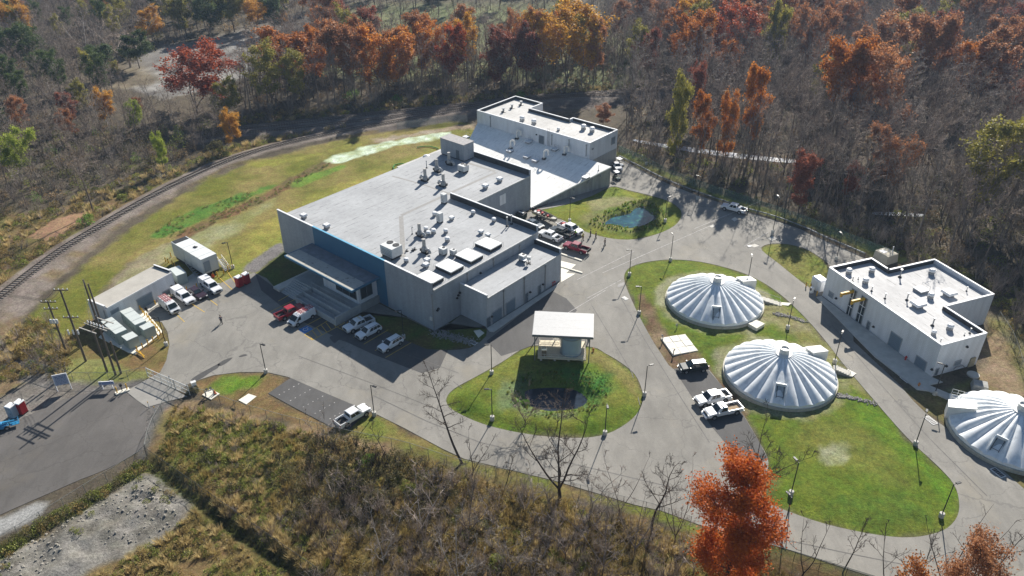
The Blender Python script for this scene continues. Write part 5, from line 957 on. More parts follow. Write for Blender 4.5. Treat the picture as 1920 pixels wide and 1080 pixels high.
for k, (a, b_, lb) in enumerate((((352, 492), (378, 523), 'long galvanised stair beside the left flank of the generator'), ((412, 486), (427, 507), 'white-railed stair at the right flank of the generator'))):
    s = thing('metal_stair', lb, 'stair'); p, q = GV(*a, 1.1), GV(*b_, 0); d = (q-p); nn = Vector((-d.y, d.x, 0)).normalized()*.5; bb = MB()
    for sg in (-1, 1): bb.bar(p+nn*sg, q+nn*sg, .08, .2)
    bb.build('stringer', M_ST, s)
    for i in range(8): c = p+d*((i+.5)/8); MB().box((c.x, c.y, c.z), (.28, .95, .05), math.atan2(d.y, d.x)).build('tread', M_ST, s)
    bb = MB(); U = Vector((0, 0, .95))
    for sg in (-1, 1):
        bb.tube(p+nn*sg+U, q+nn*sg+U, .03, n=5)
        for i in range(5): c = p+d*(i/4)+nn*sg; bb.tube(c, c+U, .025, n=5)
    bb.build('handrail', M_COP if k else M_ST, s)
# white boxes at the left end of the L-shaped building
b0 = GV(1532, 550, 0); ub = thing('tank_box', 'white cabinet with rounded top against the left end of the L-shaped building', 'cabinet', (b0.x+.6, b0.y+1.4, .05), FR.t); MB().box((0, 0, 1.3), (2.6, 2.0, 2.6)).build('body', M_COP, ub, bevel=.25); MB().box((-.2, -1.03, 1.2), (1.6, .06, 1.8)).build('door', M_UNIT, ub)
b0 = GV(1521, 549, 0); ub = thing('meter_cabinet', 'small white meter box among yellow bollards left of the L-shaped building', 'cabinet', (b0.x, b0.y, .05), FR.t); MB().box((0, 0, .6), (.6, .5, 1.2)).build('body', M_COP, ub); MB().box((0, -.27, .75), (.4, .05, .5)).build('door', M_DARK, ub)
q = GV(1664, 490, 0); ub = thing('vault_house', 'small tan concrete vault with a pipe vent behind the L-shaped building', 'vault', (q.x-.3, q.y+.6, 0), FR.t+.1); MB().box((0, 0, .9), (3.6, 3.2, 1.9), 0, .9).build('body', mat('tan_concrete', (.52,.48,.38), .8, var=.15), ub); MB().box((-.5, -.5, 1.88), (1.2, 1.1, .06)).build('lid', M_COP, ub); MB().tube((.6, .8, 1.8), (.6, .8, 3.2), .09).build('vent', M_COP, ub)
# ---------------- small pipes, covers, drains on the lawns
def stub(px, py, h, lab, r=.08):
    g = G(px, py); t = thing('vent_stub', lab, 'vent pipe', (g[0], g[1], gz(g[0], g[1])), random.uniform(0, 6)); MB().tube((0, 0, -.2), (0, 0, h), r).build('pipe', M_PIPE, t); MB().path([(0, 0, h), (.15, 0, h+.15), (.35, 0, h+.1), (.38, 0, h-.15)], r, 8).build('bend', M_PIPE, t)
stub(1242, 642, 1.2, 'bent pipe at the upper left corner of the cream slab'); stub(1262, 668, 1.1, 'bent pipe at the lower left corner of the cream slab'); stub(1269, 617, .7, 'short pipe on grass between the cream slab and rear dome')
def drain(px, py, w, d, rz, lab, rim=M_WHT):
    g = G(px, py); t = thing('drain_grate', lab, 'drain', (g[0], g[1], .05), rz); MB().box((0, 0, .03), (w, d, .06)).build('frame', rim, t); MB().box((0, 0, .05), (w-.3, d-.3, .06)).build('grate', M_DARK, t)
    b = MB()
    for i in range(5): b.box((-w/2+.2+(w-.4)*(i+.5)/5, 0, .085), (.06, d-.3, .012))
    b.build('bar', M_PIPE, t)
for p in ((1745, 789, 1.9, 1.0, FR.t, 'white-rimmed kerb drain by the light pole on the dome lawn'), (1871, 887, 1.9, 1.0, FR.t, 'white-rimmed kerb drain in the road near the right edge'), (1172, 560, 1.2, .8, 2.2, 'white-rimmed drain at the left edge of the dome lawn'), (1698, 712, 1.6, 1.0, FR.t, 'kerb drain in the shadow of the L-shaped building'), (887, 643, 1.5, .9, TM, 'drain grate at the end of the rock channel by the plant'), (1405, 462, .9, .7, .3, 'small drain in the road left of the pale slabs')): drain(*p)
for px, lb in (([(1405,460),(1415,457),(1424,461),(1414,464)], 'nearer pale square slab in the road by the small island'), ([(1440,447),(1449,443),(1458,447),(1448,452)], 'farther pale square slab in the road by the small island'), ([(1330,425),(1336,421),(1341,424),(1335,427)], 'small pale cover in tree shadow on the road'), ([(1371,411),(1378,407),(1384,411),(1377,415)], 'pale cover in the road below the lone pickup'), ([(447,750),(466,738),(481,743),(462,758)], 'cream concrete slab on the lawn right of the gate'), ([(888,620),(900,618),(908,624),(897,633)], 'pale slab in the shaded grass by the annex corner')): slab(px, .085, M_PALE if 'road' not in lb else M_CONC, 'cover_slab', lb, 'slab')
# backflow set on its slab by the gate
slab([(379,740),(394,729),(412,738),(396,749)], .15, M_PALE, 'meter_slab', 'cream slab with pipework on the lawn right of the gate', 'slab'); g = G(394, 741)
t = thing('backflow_valve', 'grey pipe valve set standing on the cream slab by the gate', 'pipework', (g[0], g[1], .15), .5); MB().path([(-.6, 0, 0), (-.6, 0, .8), (.6, 0, .8), (.6, 0, 0)], .1).build('pipe', M_PIPE, t)
for x in (-.3, .3): MB().lathe((x, 0, .88), [(.05, 0), (.05, .3), (.22, .3), (.22, .36), (.001, .37)], 10).build('hand_wheel', M_DARK, t)
t = thing('traffic_cone', 'orange cone on the cream slab with pipework by the gate', 'cone', (*G(404, 740)[:2], .15)); MB().lathe((0, 0, 0), [(.2, .04), (.05, .7), (.001, .71)], 12).build('cone', mat('cone_orange', (.62,.10,.02), .5), t); MB().box((0, 0, .02), (.45, .45, .04)).build('base', M_DARK, t)
t = thing('traffic_cone', 'orange-red cone or marker at the nose of the parked utility truck by the generator', 'cone', (*G(400, 520)[:2], .1)); MB().lathe((0, 0, 0), [(.3, .04), (.28, .6), (.1, .85), (.001, .87)], 12).build('cone', MATS['cone_orange'], t); MB().box((0, 0, .02), (.6, .6, .04)).build('base', M_DARK, t)
t = thing('fire_hydrant', 'red hydrant on the shaded sidewalk of the L-shaped building', 'hydrant', (*G(1697, 676)[:2], .17)); MB().lathe((0, 0, 0), [(.16, 0), (.13, .1), (.13, .55), (.17, .58), (.12, .75), (.001, .8)], 12).build('barrel', M_RED, t); MB().tube((-.24, 0, .45), (.24, 0, .45), .07).build('nozzle', M_RED, t)
t = thing('fire_hydrant', 'orange-tan hydrant in shade at the kerb before the L-shaped building', 'hydrant', (*G(1722, 725)[:2], .05)); MB().lathe((0, 0, 0), [(.16, 0), (.13, .1), (.13, .55), (.17, .58), (.12, .75), (.001, .8)], 12).build('barrel', mat('hydrant_orange', (.55,.22,.06), .5), t); MB().tube((-.24, 0, .45), (.24, 0, .45), .07).build('nozzle', MATS['hydrant_orange'], t)
t = thing('fire_hydrant', 'orange hydrant on the grass right of the tank shelter', 'hydrant', (*G(1112, 662)[:2], gz(*G(1112, 662)[:2]))); MB().lathe((0, 0, 0), [(.16, 0), (.13, .1), (.13, .55), (.17, .58), (.12, .75), (.001, .8)], 12).build('barrel', MATS['hydrant_orange'], t); MB().tube((-.24, 0, .45), (.24, 0, .45), .07).build('nozzle', MATS['hydrant_orange'], t)
# garden hoses on the hill
for pts, lb in (([(782,276),(795,274),(806,274),(818,277),(822,279)], 'green hose lying on the hillside left of the penthouse'), ([(757,307),(748,307),(740,309),(737,313),(739,317)], 'green hose curling off the roof edge onto the hillside')):
    b = MB(); b.path([GV(x, y, .25) for x, y in pts], .13, 6); plain('hose', lb, 'hose', b, mat('hose_green', (.03,.22,.04), .5))
# ---------------- guardrail, gate, fences
M_RAIL = mat('guardrail_steel', (.22,.24,.26), .6, .2, .15, 2)
def polyline(px, n=8, z=0): return catmull([G(x, y, z)[:2] for x, y in px], n, False)
def stations(P, step):
    d = np.r_[0, np.cumsum(np.hypot(*np.diff(P, axis=0).T))]; s = np.arange(0, d[-1], step); return np.stack([np.interp(s, d, P[:, 0]), np.interp(s, d, P[:, 1])], 1)
gr = thing('guardrail', 'steel guardrail curving along the outer edge of the road below the wood', 'guardrail'); P = polyline([(1161,296),(1200,316),(1250,341),(1300,361),(1355,380),(1400,395),(1450,409),(1500,427),(1550,450),(1600,471),(1634,486)])
Q = stations(P, 2.2); first = None
for i, (x, y) in enumerate(Q):
    if first is None: first = MB().box((0, 0, .38), (.14, .18, .8)).build('post', mat('guard_post', (.16,.12,.09), .9, var=.3), gr, (x, y, .02)); continue
    o = first.copy(); COL.objects.link(o); o.parent = gr; o.location = (x, y, .02)
for zz, h in ((.62, .24),):
    b = MB()
    for i in range(len(Q)-1): b.bar((*Q[i], zz), (*Q[i+1], zz), .09, h)
    b.build('rail_beam', M_RAIL, gr)
def mesh_mat(name, col, cover):
    if name in MATS: return MATS[name]
    m, n, b = nodes(name); L = n.links; b.inputs['Base Color'].default_value = (*col, 1); b.inputs['Roughness'].default_value = .6; tr = n.nodes.new('ShaderNodeBsdfTransparent'); mx = n.nodes.new('ShaderNodeMixShader'); mx.inputs[0].default_value = cover; L.new(tr.outputs[0], mx.inputs[1]); L.new(b.outputs[0], mx.inputs[2]); L.new(mx.outputs[0], n.nodes['Material Output'].inputs[0]); MATS[name] = m; return m
M_MESH = mesh_mat('chain_link', (.20,.22,.20), .14); M_GMESH = mesh_mat('green_chain_link', (.10,.18,.14), .45)
M_FGAL = mat('weathered_pipe', (.20,.21,.20), .6)
def fence(label, px, h=1.9, step=3.0, m=None, postm=None, top=True, smooth=True):
    t = thing('chain_link_fence', label, 'fence'); P = polyline(px) if smooth else np.array([G(x, y)[:2] for x, y in px]); Q = stations(P, step); z = ground_z(Q); b = MB(); f = None
    for (x, y), zz in zip(Q, z):
        if f is None: f = MB().tube((0, 0, -.2), (0, 0, h+.05), .035, n=6).build('post', postm or M_FGAL, t, (x, y, zz)); continue
        o = f.copy(); COL.objects.link(o); o.parent = t; o.location = (x, y, zz)
    for i in range(len(Q)-1): b.quad((*Q[i], z[i]), (*Q[i+1], z[i+1]), (*Q[i+1], z[i+1]+h), (*Q[i], z[i]+h))
    b.build('mesh', m or M_MESH, t)
    if top:
        b = MB()
        for i in range(len(Q)-1): b.tube((*Q[i], z[i]+h), (*Q[i+1], z[i+1]+h), .028, n=5)
        b.build('top_rail', postm or M_FGAL, t)
fence('chain-link fence along the lower road from the gate past the white pickup', [(357,742),(385,748),(440,768),(520,792),(600,812),(680,830),(760,846),(850,876),(930,895)])
fence('chain-link fence along the lower road under the bare trees', [(930,895),(1041,914),(1115,936),(1240,968),(1310,994)], m=M_MESH)
fence('dark green screened fence at the bottom edge, right of the orange tree', [(1440,1040),(1500,1058),(1580,1083),(1660,1108)], m=M_GMESH, postm=M_POLE)
fence('chain-link fence running down from the gate to the dark hedge line', [(329,730),(316,755),(303,780),(290,803),(280,830),(276,856)])
fence('chain-link fence along the weedy ditch in the foreground', [(276,856),(320,888),(380,930),(450,980),(520,1030),(600,1085)], postm=M_POLE, m=mesh_mat('dark_mesh', (.06,.07,.05), .3))
fence('chain-link fence along the hedge below the dark lot', [(276,858),(200,905),(120,955),(50,998),(-20,1040)])
fence('low chain-link fence on the grass behind the two roadside signs', [(278,704),(240,712),(190,715),(140,714),(100,704),(60,690)], 1.8)
fence('green-tinted fence at the wood edge behind the guardrail', [(1160,286),(1200,304),(1260,334),(1330,360),(1420,390),(1520,425),(1620,466),(1690,492)], 2.0, m=M_GMESH, postm=mat('green_post', (.10,.16,.13), .6))
fence('grey fence by the railway left of the rear building', [(745,243),(790,237),(840,231),(880,229)], 2.2, m=mesh_mat('grey_mesh', (.35,.36,.37), .45))
fence('fence round the east lawn beyond the L-shaped building', [(1870,600),(1895,640),(1915,700),(1935,760)], 1.8)
gt = thing('sliding_gate', 'long white tubular sliding gate standing across the entrance drive', 'gate'); A, B_ = GV(278, 707), GV(357, 742); d = B_-A; L_ = d.length; X = d.normalized(); h = 1.9; b = MB(); M_GW = mat('gate_white', (.66,.67,.65), .5)
P3 = lambda s, z: A+X*s+Vector((0, 0, z))
for z in (.15, 1.0, h): b.tube(P3(0, z), P3(L_, z), .06 if z > 1.5 else .045, n=6)
for i in range(7): b.tube(P3(L_*i/6, .1), P3(L_*i/6, h), .045, n=6)
b.build('frame', M_GW, gt); b = MB()
for i in range(6): b.tube(P3(L_*i/6, .15), P3(L_*(i+1)/6, h), .025, n=5)
b.build('brace', M_GW, gt); b = MB(); b.quad(P3(0, .15), P3(L_, .15), P3(L_, h), P3(0, h)); b.build('mesh', mesh_mat('gate_mesh', (.6,.62,.6), .22), gt)
for s in (.55, .97): MB().tube(P3(L_*s, -.2)+Vector((.1, .12, 0)), P3(L_*s, 2.3)+Vector((.1, .12, 0)), .09, n=8).build('gate_post', M_GALV, gt)
t = thing('gate_operator', 'white gate operator box at the right end of the sliding gate', 'cabinet', (*G(366, 730)[:2], 0), .6); MB().box((0, 0, .75), (.7, .5, 1.5)).build('case', M_COP, t); MB().box((0, 0, 1.53), (.8, .6, .06)).build('lid', M_UNIT, t)
# card reader and little posts
t = thing('card_reader', 'dark card reader between two yellow posts on a cream kerb island by the drive', 'card reader', (*G(230, 735)[:2], 0), .6)
MB().box((0, 0, .12), (2.1, .8, .24)).build('island', M_PALE, t); MB().bar((0, 0, .2), (0, 0, 1.3), .12).build('stem', M_DARK, t); MB().box((0, 0, 1.4), (.4, .35, .4)).build('reader', M_DARK, t)
for s in (-.75, .75): MB().tube((s, 0, .2), (s, 0, 1.35), .09).build('guard_post', M_YELM, t)
for q, lb in (((334-54, 765), 'small yellow-topped marker post at the near edge of the gate apron'), ((292, 774), 'small yellow-topped marker post beside the broken kerb')):
    t = thing('marker_post', lb, 'marker post', (*G(*q)[:2], 0)); MB().tube((0, 0, -.1), (0, 0, 1.0), .05).build('post', M_COP, t); MB().tube((0, 0, 1.0), (0, 0, 1.3), .055).build('tip', M_YELM, t)
# ---------------- signs
def text_lines(parent, lines, w, h, m, y):
    for (s, size, zc, al) in lines:
        cu_ = bpy.data.curves.new('lettering', 'FONT'); cu_.body = s; cu_.size = size; cu_.align_x = 'CENTER'; cu_.align_y = 'CENTER'; cu_.extrude = .004; o = bpy.data.objects.new('tmp', cu_); COL.objects.link(o); bpy.context.view_layer.update()
        me = bpy.data.meshes.new_from_object(o); bpy.data.objects.remove(o); me.materials.append(m); q = link('lettering', me, parent, (al, y, zc)); q.rotation_euler = (R_(90), 0, 0)
s = thing('notice_board', 'large white-framed notice board with blue-grey face by the drive', 'sign', (*((G(109, 734)+G(134, 729))/2)[:2], 0)); a = G(134, 729)-G(109, 734); w = float(np.hypot(*a[:2])); s.rotation_euler.z = math.atan2(a[1], a[0]); M_SIGN = mat('sign_blue_grey', (.34,.40,.52), .55, var=.06); M_INK = mat('sign_ink', (.07,.10,.20), .6)
ff = MB().box((0, 0, 2.15), (w, .08, 2.0)).build('board', M_SIGN, s)
for k, (z, n) in enumerate(((2.78, 3), (2.52, 3), (2.26, 2), (2.0, 2), (1.72, 2), (1.45, 1))):
    b = MB(); r = random.Random(k); x = -w*.38
    while x < w*.36: q = r.uniform(.12, .5); b.box((x+q/2, -.046, z), (q, .008, .11 if n > 2 else .07)); x += q+.09
    b.build('lettering', M_INK, ff)
b = MB(); b.box((0, 0, 3.19), (w+.16, .12, .10)); b.bar((-w/2-.04, 0, -.2), (-w/2-.04, 0, 3.14), .12); b.bar((w/2+.04, 0, -.2), (w/2+.04, 0, 3.14), .12); b.build('frame', M_COP, s)
s = thing('name_sign', 'low blue signboard on two white legs by the drive', 'sign', (*((G(197, 730)+G(209, 730))/2)[:2], 0), .1); MB().box((0, 0, 1.25), (2.3, .1, .62)).build('board', mat('sign_blue', (.16,.22,.42), .5), s); MB().box((0, -.055, 1.12), (2.1, .012, .05)).build('stripe', M_COP, s); MB().box((0, 0, 1.59), (2.36, .14, .07)).build('cap', M_COP, s)
for x in (-.75, .75): MB().bar((x, .02, -.2), (x, .02, 1.7), .14).build('leg', M_COP, s)
# ---------------- utility poles and wires
def utility_pole(label, base, top, cross=(), ins=True):
    g = G(*base); H = height_at(*base, top); t = thing('utility_pole', label, 'utility pole', (g[0], g[1], 0)); MB().tube((0, 0, -.4), (0, 0, H), .20, .13, 8).build('pole', M_WOOD, t)
    for z, w in cross:
        c = MB().bar((-w/2, .16, H-z), (w/2, .16, H-z), .13, .16).build('crossarm', M_WOOD, t)
        if ins:
            for i in range(4): MB().lathe((-w/2+.15+(w-.3)*i/3, .16, H-z+.08), [(.05, 0), (.09, .05), (.05, .14), (.09, .18), (.03, .27), (.001, .28)], 8).build('insulator', M_COP, c)
    return t, H
u1, h1 = utility_pole('leftmost utility pole, with two crossarms', (125, 661), 564, ((.35, 2.6), (1.7, 2.4)))
for i in range(3): MB().lathe((-.45+.5*i, -.35, h1-4.3), [(.16, 0), (.2, .1), (.2, .75), (.12, .85), (.001, .86)], 10).build('transformer_can', M_UNIT, u1)
u2, h2 = utility_pole('tallest utility pole, beside the leftmost one, with a regulator arm', (161, 677), 542, ((.3, 2.4), (5.6, 2.6)))
for i in range(3): MB().lathe((-.9+.8*i, -.4, h2-8.6), [(.1, 0), (.14, .3), (.1, .6), (.14, .9), (.001, .95)], 8).build('cutout', M_COP, u2)
u3, h3 = utility_pole('left leg of the timber switch frame by the cabinets', (201, 697), 600); u4, h4 = utility_pole('green-stained right leg of the timber switch frame by the cabinets', (217, 703), 592)
u5, h5 = utility_pole('short bare pole right of the timber switch frame', (227, 700), 640)
u6, h6 = utility_pole('rear left pole of the twin poles beside the small white building', (189, 622), 524); u7, h7 = utility_pole('rear right pole of the twin poles beside the small white building', (195, 621), 532)
fr = thing('switch_frame', 'timber crossarms with pale switches between two utility poles', 'switch frame', (0, 0, 0)); A, B_ = GV(201, 697), GV(217, 703); Z = min(h3, h4)-.8; d = (B_-A).normalized()
for off_ in (-.25, .25): n_ = Vector((-d.y, d.x, 0))*off_; MB().bar(A-d*1.2+n_+Vector((0, 0, Z)), B_+d*2.0+n_+Vector((0, 0, Z)), .12, .16).build('beam', mat('pale_timber', (.42,.40,.36), .8, var=.2), fr)
for off_ in (-1.6, 1.6): n_ = Vector((-d.y, d.x, 0))*off_; MB().bar(A-d*.6+n_+Vector((0, 0, Z+.15)), B_+d*1.3+n_+Vector((0, 0, Z+.15)), .14).build('beam', MATS['pale_timber'], fr)
for s_ in (-.5, 1.9): c = A+d*s_+Vector((0, 0, Z+.0)); n_ = Vector((-d.y, d.x, 0))*1.7; MB().bar(c-n_, c+n_, .12).build('brace', M_WOOD, fr)
for i in range(6): c = A+d*(-.6+.7*i)+Vector((0, 0, Z+.1)); MB().lathe((c.x, c.y, c.z), [(.07, 0), (.13, .1), (.07, .2), (.13, .3), (.05, .5), (.001, .52)], 8).build('insulator', M_COP, fr)
def wire(label, a, b_, sag=.6, r=.022):
    a, b_ = Vector(a), Vector(b_); bb = MB(); pts = [a.lerp(b_, i/12)-Vector((0, 0, sag*4*(i/12)*(1-i/12))) for i in range(13)]; bb.path(pts, r, 4); plain('power_line', label, 'cable', bb, M_POLE, group='power lines at the utility corner')
t1, t2, t3, t6 = [Vector((*o.location[:2], h_-.1)) for o, h_ in ((u1, h1), (u2, h2), (u3, h3), (u6, h6))]
for k in (-1, 0, 1): wire('power line running left out of view from the leftmost utility pole', t1+Vector((k, .2, 0)), (-150, 130+k, h1-1)); wire('power line between the leftmost utility pole and the tallest one', t1+Vector((k, .2, 0)), t2+Vector((k, .2, 0)), .3); wire('power line from the tallest utility pole to the timber switch frame', t2+Vector((k, .2, -5.4)), t3+Vector((k*.5, .2, -.8)), .4)
wire('power line from the timber switch frame to the twin poles', t3, t6, .3)
# ---------------- railway
M_STEEL = mat('rail_steel', (.14,.11,.09), .45, .6, .3, 4); M_TIE = mat('tie_timber', (.20,.18,.16), .9, var=.4, scale=2)
def railway(label, P, spacing=.75):
    t = thing('railway_track', label, 'railway track'); N = stations(P, 2.0); o = off(N, .72); z = ground_z(N)
    for sg in (1, -1):
        b = MB(); q = N+o*sg
        for i in range(len(q)-1): b.bar((*q[i], z[i]+.26), (*q[i+1], z[i+1]+.26), .09, .16)
        b.build('rail', M_STEEL, t)
    Q = stations(P, spacing); T = off(Q, 1.0); zz = ground_z(Q); b = MB()
    for (x, y), (dx, dy), h in zip(Q, T, zz): b.box((x, y, h+.06), (.24, 2.5, .14), math.atan2(dy, dx)-math.pi/2+RNG.normal(0, .02))
    stuff_(b.build('sleepers', M_TIE, t))
railway('single railway track curving past the hillside lawn', RAIL1); railway('nearer track of the rail pair behind the plant', RAIL2); railway('farther track of the rail pair at the wood edge', RAIL3)
# ================================================================== VEHICLES AND PEOPLE
def paint(name, c, rough=.28):
    if name in MATS: return MATS[name]
    m, n, b = nodes(name); b.inputs['Base Color'].default_value = (*c, 1); b.inputs['Roughness'].default_value = rough; b.inputs['Specular IOR Level'].default_value = .5; b.inputs['Coat Weight'].default_value = .5; b.inputs['Coat Roughness'].default_value = .08; MATS[name] = m; return m
P_W, P_RED, P_DRED, P_DK, P_BLU = paint('white_car_paint', (.72,.73,.74)), paint('red_car_paint', (.30,.012,.018)), paint('dark_red_car_paint', (.22,.010,.03)), paint('dark_car_paint', (.014,.02,.022)), paint('slate_car_paint', (.05,.075,.10))
M_TYRE = mat('tyre', (.02,.02,.02), .85); M_RIM = mat('wheel_rim', (.45,.46,.47), .35, .7, .08); M_BLK = mat('black_trim', (.018,.018,.02), .6, var=.1); M_HL = mat('headlight', (.75,.76,.74), .15); M_TL = mat('taillight', (.40,.015,.01), .3); M_CG = glassmat('car_glass', (.012,.02,.022)); M_BED = mat('bed_liner', (.035,.035,.035), .8, var=.2); M_TANB = mat('rusty_bed', (.33,.24,.15), .85, var=.25, scale=2); M_LAD = mat('ladder_red', (.38,.04,.04), .5)
def slab_xz(b, pts, hw):
    """profile in x-z carried across the width; hw per point"""
    n = len(pts); h = hw if hasattr(hw, '__len__') else [hw]*n
    return b.add([(x, -h[i], z) for i, (x, z) in enumerate(pts)]+[(x, h[i], z) for i, (x, z) in enumerate(pts)], [tuple(range(n))[::-1] if False else tuple(range(n)), tuple(range(n, 2*n))[::-1]]+[(i, n+i, n+(i+1) % n, (i+1) % n) for i in range(n)])
def fixn(o):
    bm = bmesh.new(); bm.from_mesh(o.data); bmesh.ops.recalc_face_normals(bm, faces=bm.faces); bm.to_mesh(o.data); bm.free(); return o
def wheels(t, xs, hw, r=.38, w=.26):
    first = None
    for x in xs:
        for s in (1, -1):
            if first is None:
                first = MB().tube((0, -w/2, 0), (0, w/2, 0), r, n=18).build('wheel', M_TYRE, t, (x, s*(hw-.10), r)); rm = MB().tube((0, -w/2-.012, 0), (0, w/2+.012, 0), r*.62, n=14).build('rim', M_RIM, first); continue
            o = first.copy(); COL.objects.link(o); o.parent = t; o.location = (x, s*(hw-.10), r); q = rm.copy(); COL.objects.link(q); q.parent = o
    b = MB()
    for x in xs:
        for s in (1, -1): b.tube((x, s*(hw-.30), r+.04), (x, s*(hw+.008), r+.04), r+.10, n=16)
    b.build('wheel_arch', M_BLK, t)
def lights(t, xf, xr, hw, zf, zr, hl=.4):
    for s in (1, -1):
        MB().box((xf, s*(hw-.26), zf), (.10, hl, .17)).build('headlight', M_HL, t); MB().box((xr, s*(hw-.12), zr), (.08, .18, .30)).build('taillight', M_TL, t)
    MB().box((xf+.03, 0, zf-.08), (.08, hw*1.0, .26)).build('grille', M_BLK, t); MB().box((xf+.02, 0, zf-.36), (.2, hw*1.9, .2)).build('bumper', M_BLK if zf < .8 else M_RIM, t); MB().box((xr-.02, 0, .55), (.18, hw*1.9, .2)).build('bumper', M_RIM if zf > .8 else M_BLK, t)
def cabin(t, m, xb, rb_, rf, xw, zb, zr, hw, hr, panes, rear=True):
    """glasshouse: base xb..xw at zb, roof rb_..rf at zr"""
    b = MB(); vs = [(xb, -hw, zb), (xw, -hw, zb), (xw, hw, zb), (xb, hw, zb), (rb_, -hr, zr), (rf, -hr, zr), (rf, hr, zr), (rb_, hr, zr)]
    b.add(vs, [(3, 2, 1, 0), (4, 5, 6, 7), (0, 1, 5, 4), (1, 2, 6, 5), (2, 3, 7, 6), (3, 0, 4, 7)]); c = b.build('cab', m, t, bevel=.06); V = [Vector(v) for v in vs]
    def pane(name, q, s0, s1, t0, t1, out):
        f = lambda s, tt: q[0]*(1-s)*(1-tt)+q[1]*s*(1-tt)+q[2]*s*tt+q[3]*(1-s)*tt
        MB().quad(*[f(s, tt)+Vector(out) for s, tt in ((s0, t0), (s1, t0), (s1, t1), (s0, t1))]).build(name, M_CG, t)
    pane('windshield', (V[1], V[2], V[6], V[5]), .07, .93, .1, .9, (.022, 0, .018))
    if rear: pane('rear_window', (V[3], V[0], V[4], V[7]), .1, .9, .2, .88, (-.022, 0, .01))
    for s0, s1 in panes: pane('side_window', (V[0], V[1], V[5], V[4]), s0, s1, .12, .88, (0, -.016, .006)); pane('side_window', (V[2], V[3], V[7], V[6]), 1-s1, 1-s0, .12, .88, (0, .016, .006))
    for s in (1, -1): MB().box((xw-.28, s*(hw+.14), zb+.12), (.14, .24, .18)).build('mirror', m, t)
def pickup(label, m, crew=True, bed=M_BED, L=5.7, bar=False, toolbox=None, gate_open=False, canopy=False, lift=0.0, rack=False):
    t = thing('pickup_truck', label, 'pickup truck'); hw = .96; xr, xf = -L/2, L/2; cb = -.95 if crew else -.35; W_ = xf-1.35
    b = MB(); pr_ = [(cb, .5), (xf-.05, .5), (xf, .62), (xf-.02, .98), (xf-.25, 1.10), (W_+.05, 1.18), (cb, 1.18)]; slab_xz(b, pr_, [hw]*7); fixn(b.build('body', m, t, bevel=.05))
    b = MB(); b.box(((xr+cb)/2, 0, .62), (cb-xr, hw*2, .26))
    for s in (1, -1): b.box(((xr+cb)/2, s*(hw-.06), .96), (cb-xr, .12, .42))
    b.box((cb-.05, 0, .96), (.1, hw*2-.24, .42))
    if not gate_open: b.box((xr+.05, 0, .96), (.1, hw*2-.24, .42))
    b.build('bed', m, t); MB().box(((xr+cb)/2, 0, .762), (cb-xr-.2, hw*2-.26, .02)).build('bed_floor', bed, t)
    if gate_open: MB().box((xr-.25, 0, .98), (.08, hw*1.8, .62)).build('tailgate', M_BLK, t)
    cabin(t, m, cb+.02, cb+.12, W_-.75, W_, 1.17, 1.86, hw-.03, hw-.2, ((.06, .42), (.46, .78)) if crew else ((.12, .70),)); wheels(t, (xr+1.15, xf-1.0), hw, .40+lift); lights(t, xf, xr, hw, .92, .95)
    if bar: MB().box((cb+.75, 0, 1.93), (.28, 1.1, .13)).build('light_bar', mat('amber_bar', (.55,.5,.4), .3), t)
    if toolbox: MB().box((cb-.42, 0, 1.14), (.6, hw*1.9, .36)).build('toolbox', toolbox, t, bevel=.03)
    if canopy:
        b = MB(); b.box(((xr+cb)/2-.02, 0, 1.52), (cb-xr-.02, hw*1.96, .74), 0, .97); b.build('utility_body', m, t, bevel=.05); MB().box(((xr+cb)/2, 0, 1.905), (cb-xr-.25, hw*1.75, .03)).build('body_roof', M_COP, t)
        for s in (1, -1): MB().box(((xr+cb)/2, s*(hw*.975), 1.5), (cb-xr-.4, .03, .45)).build('side_locker', M_UNIT, t)
    if rack:
        b = MB()
        for x in (xr+.1, cb-.1):
            for s in (1, -1): b.bar((x, s*.85, 1.1), (x, s*.85, 1.55), .06)
            b.bar((x, -.85, 1.55), (x, .85, 1.55), .06)
        b.build('rack', M_BLK, t)
    return t
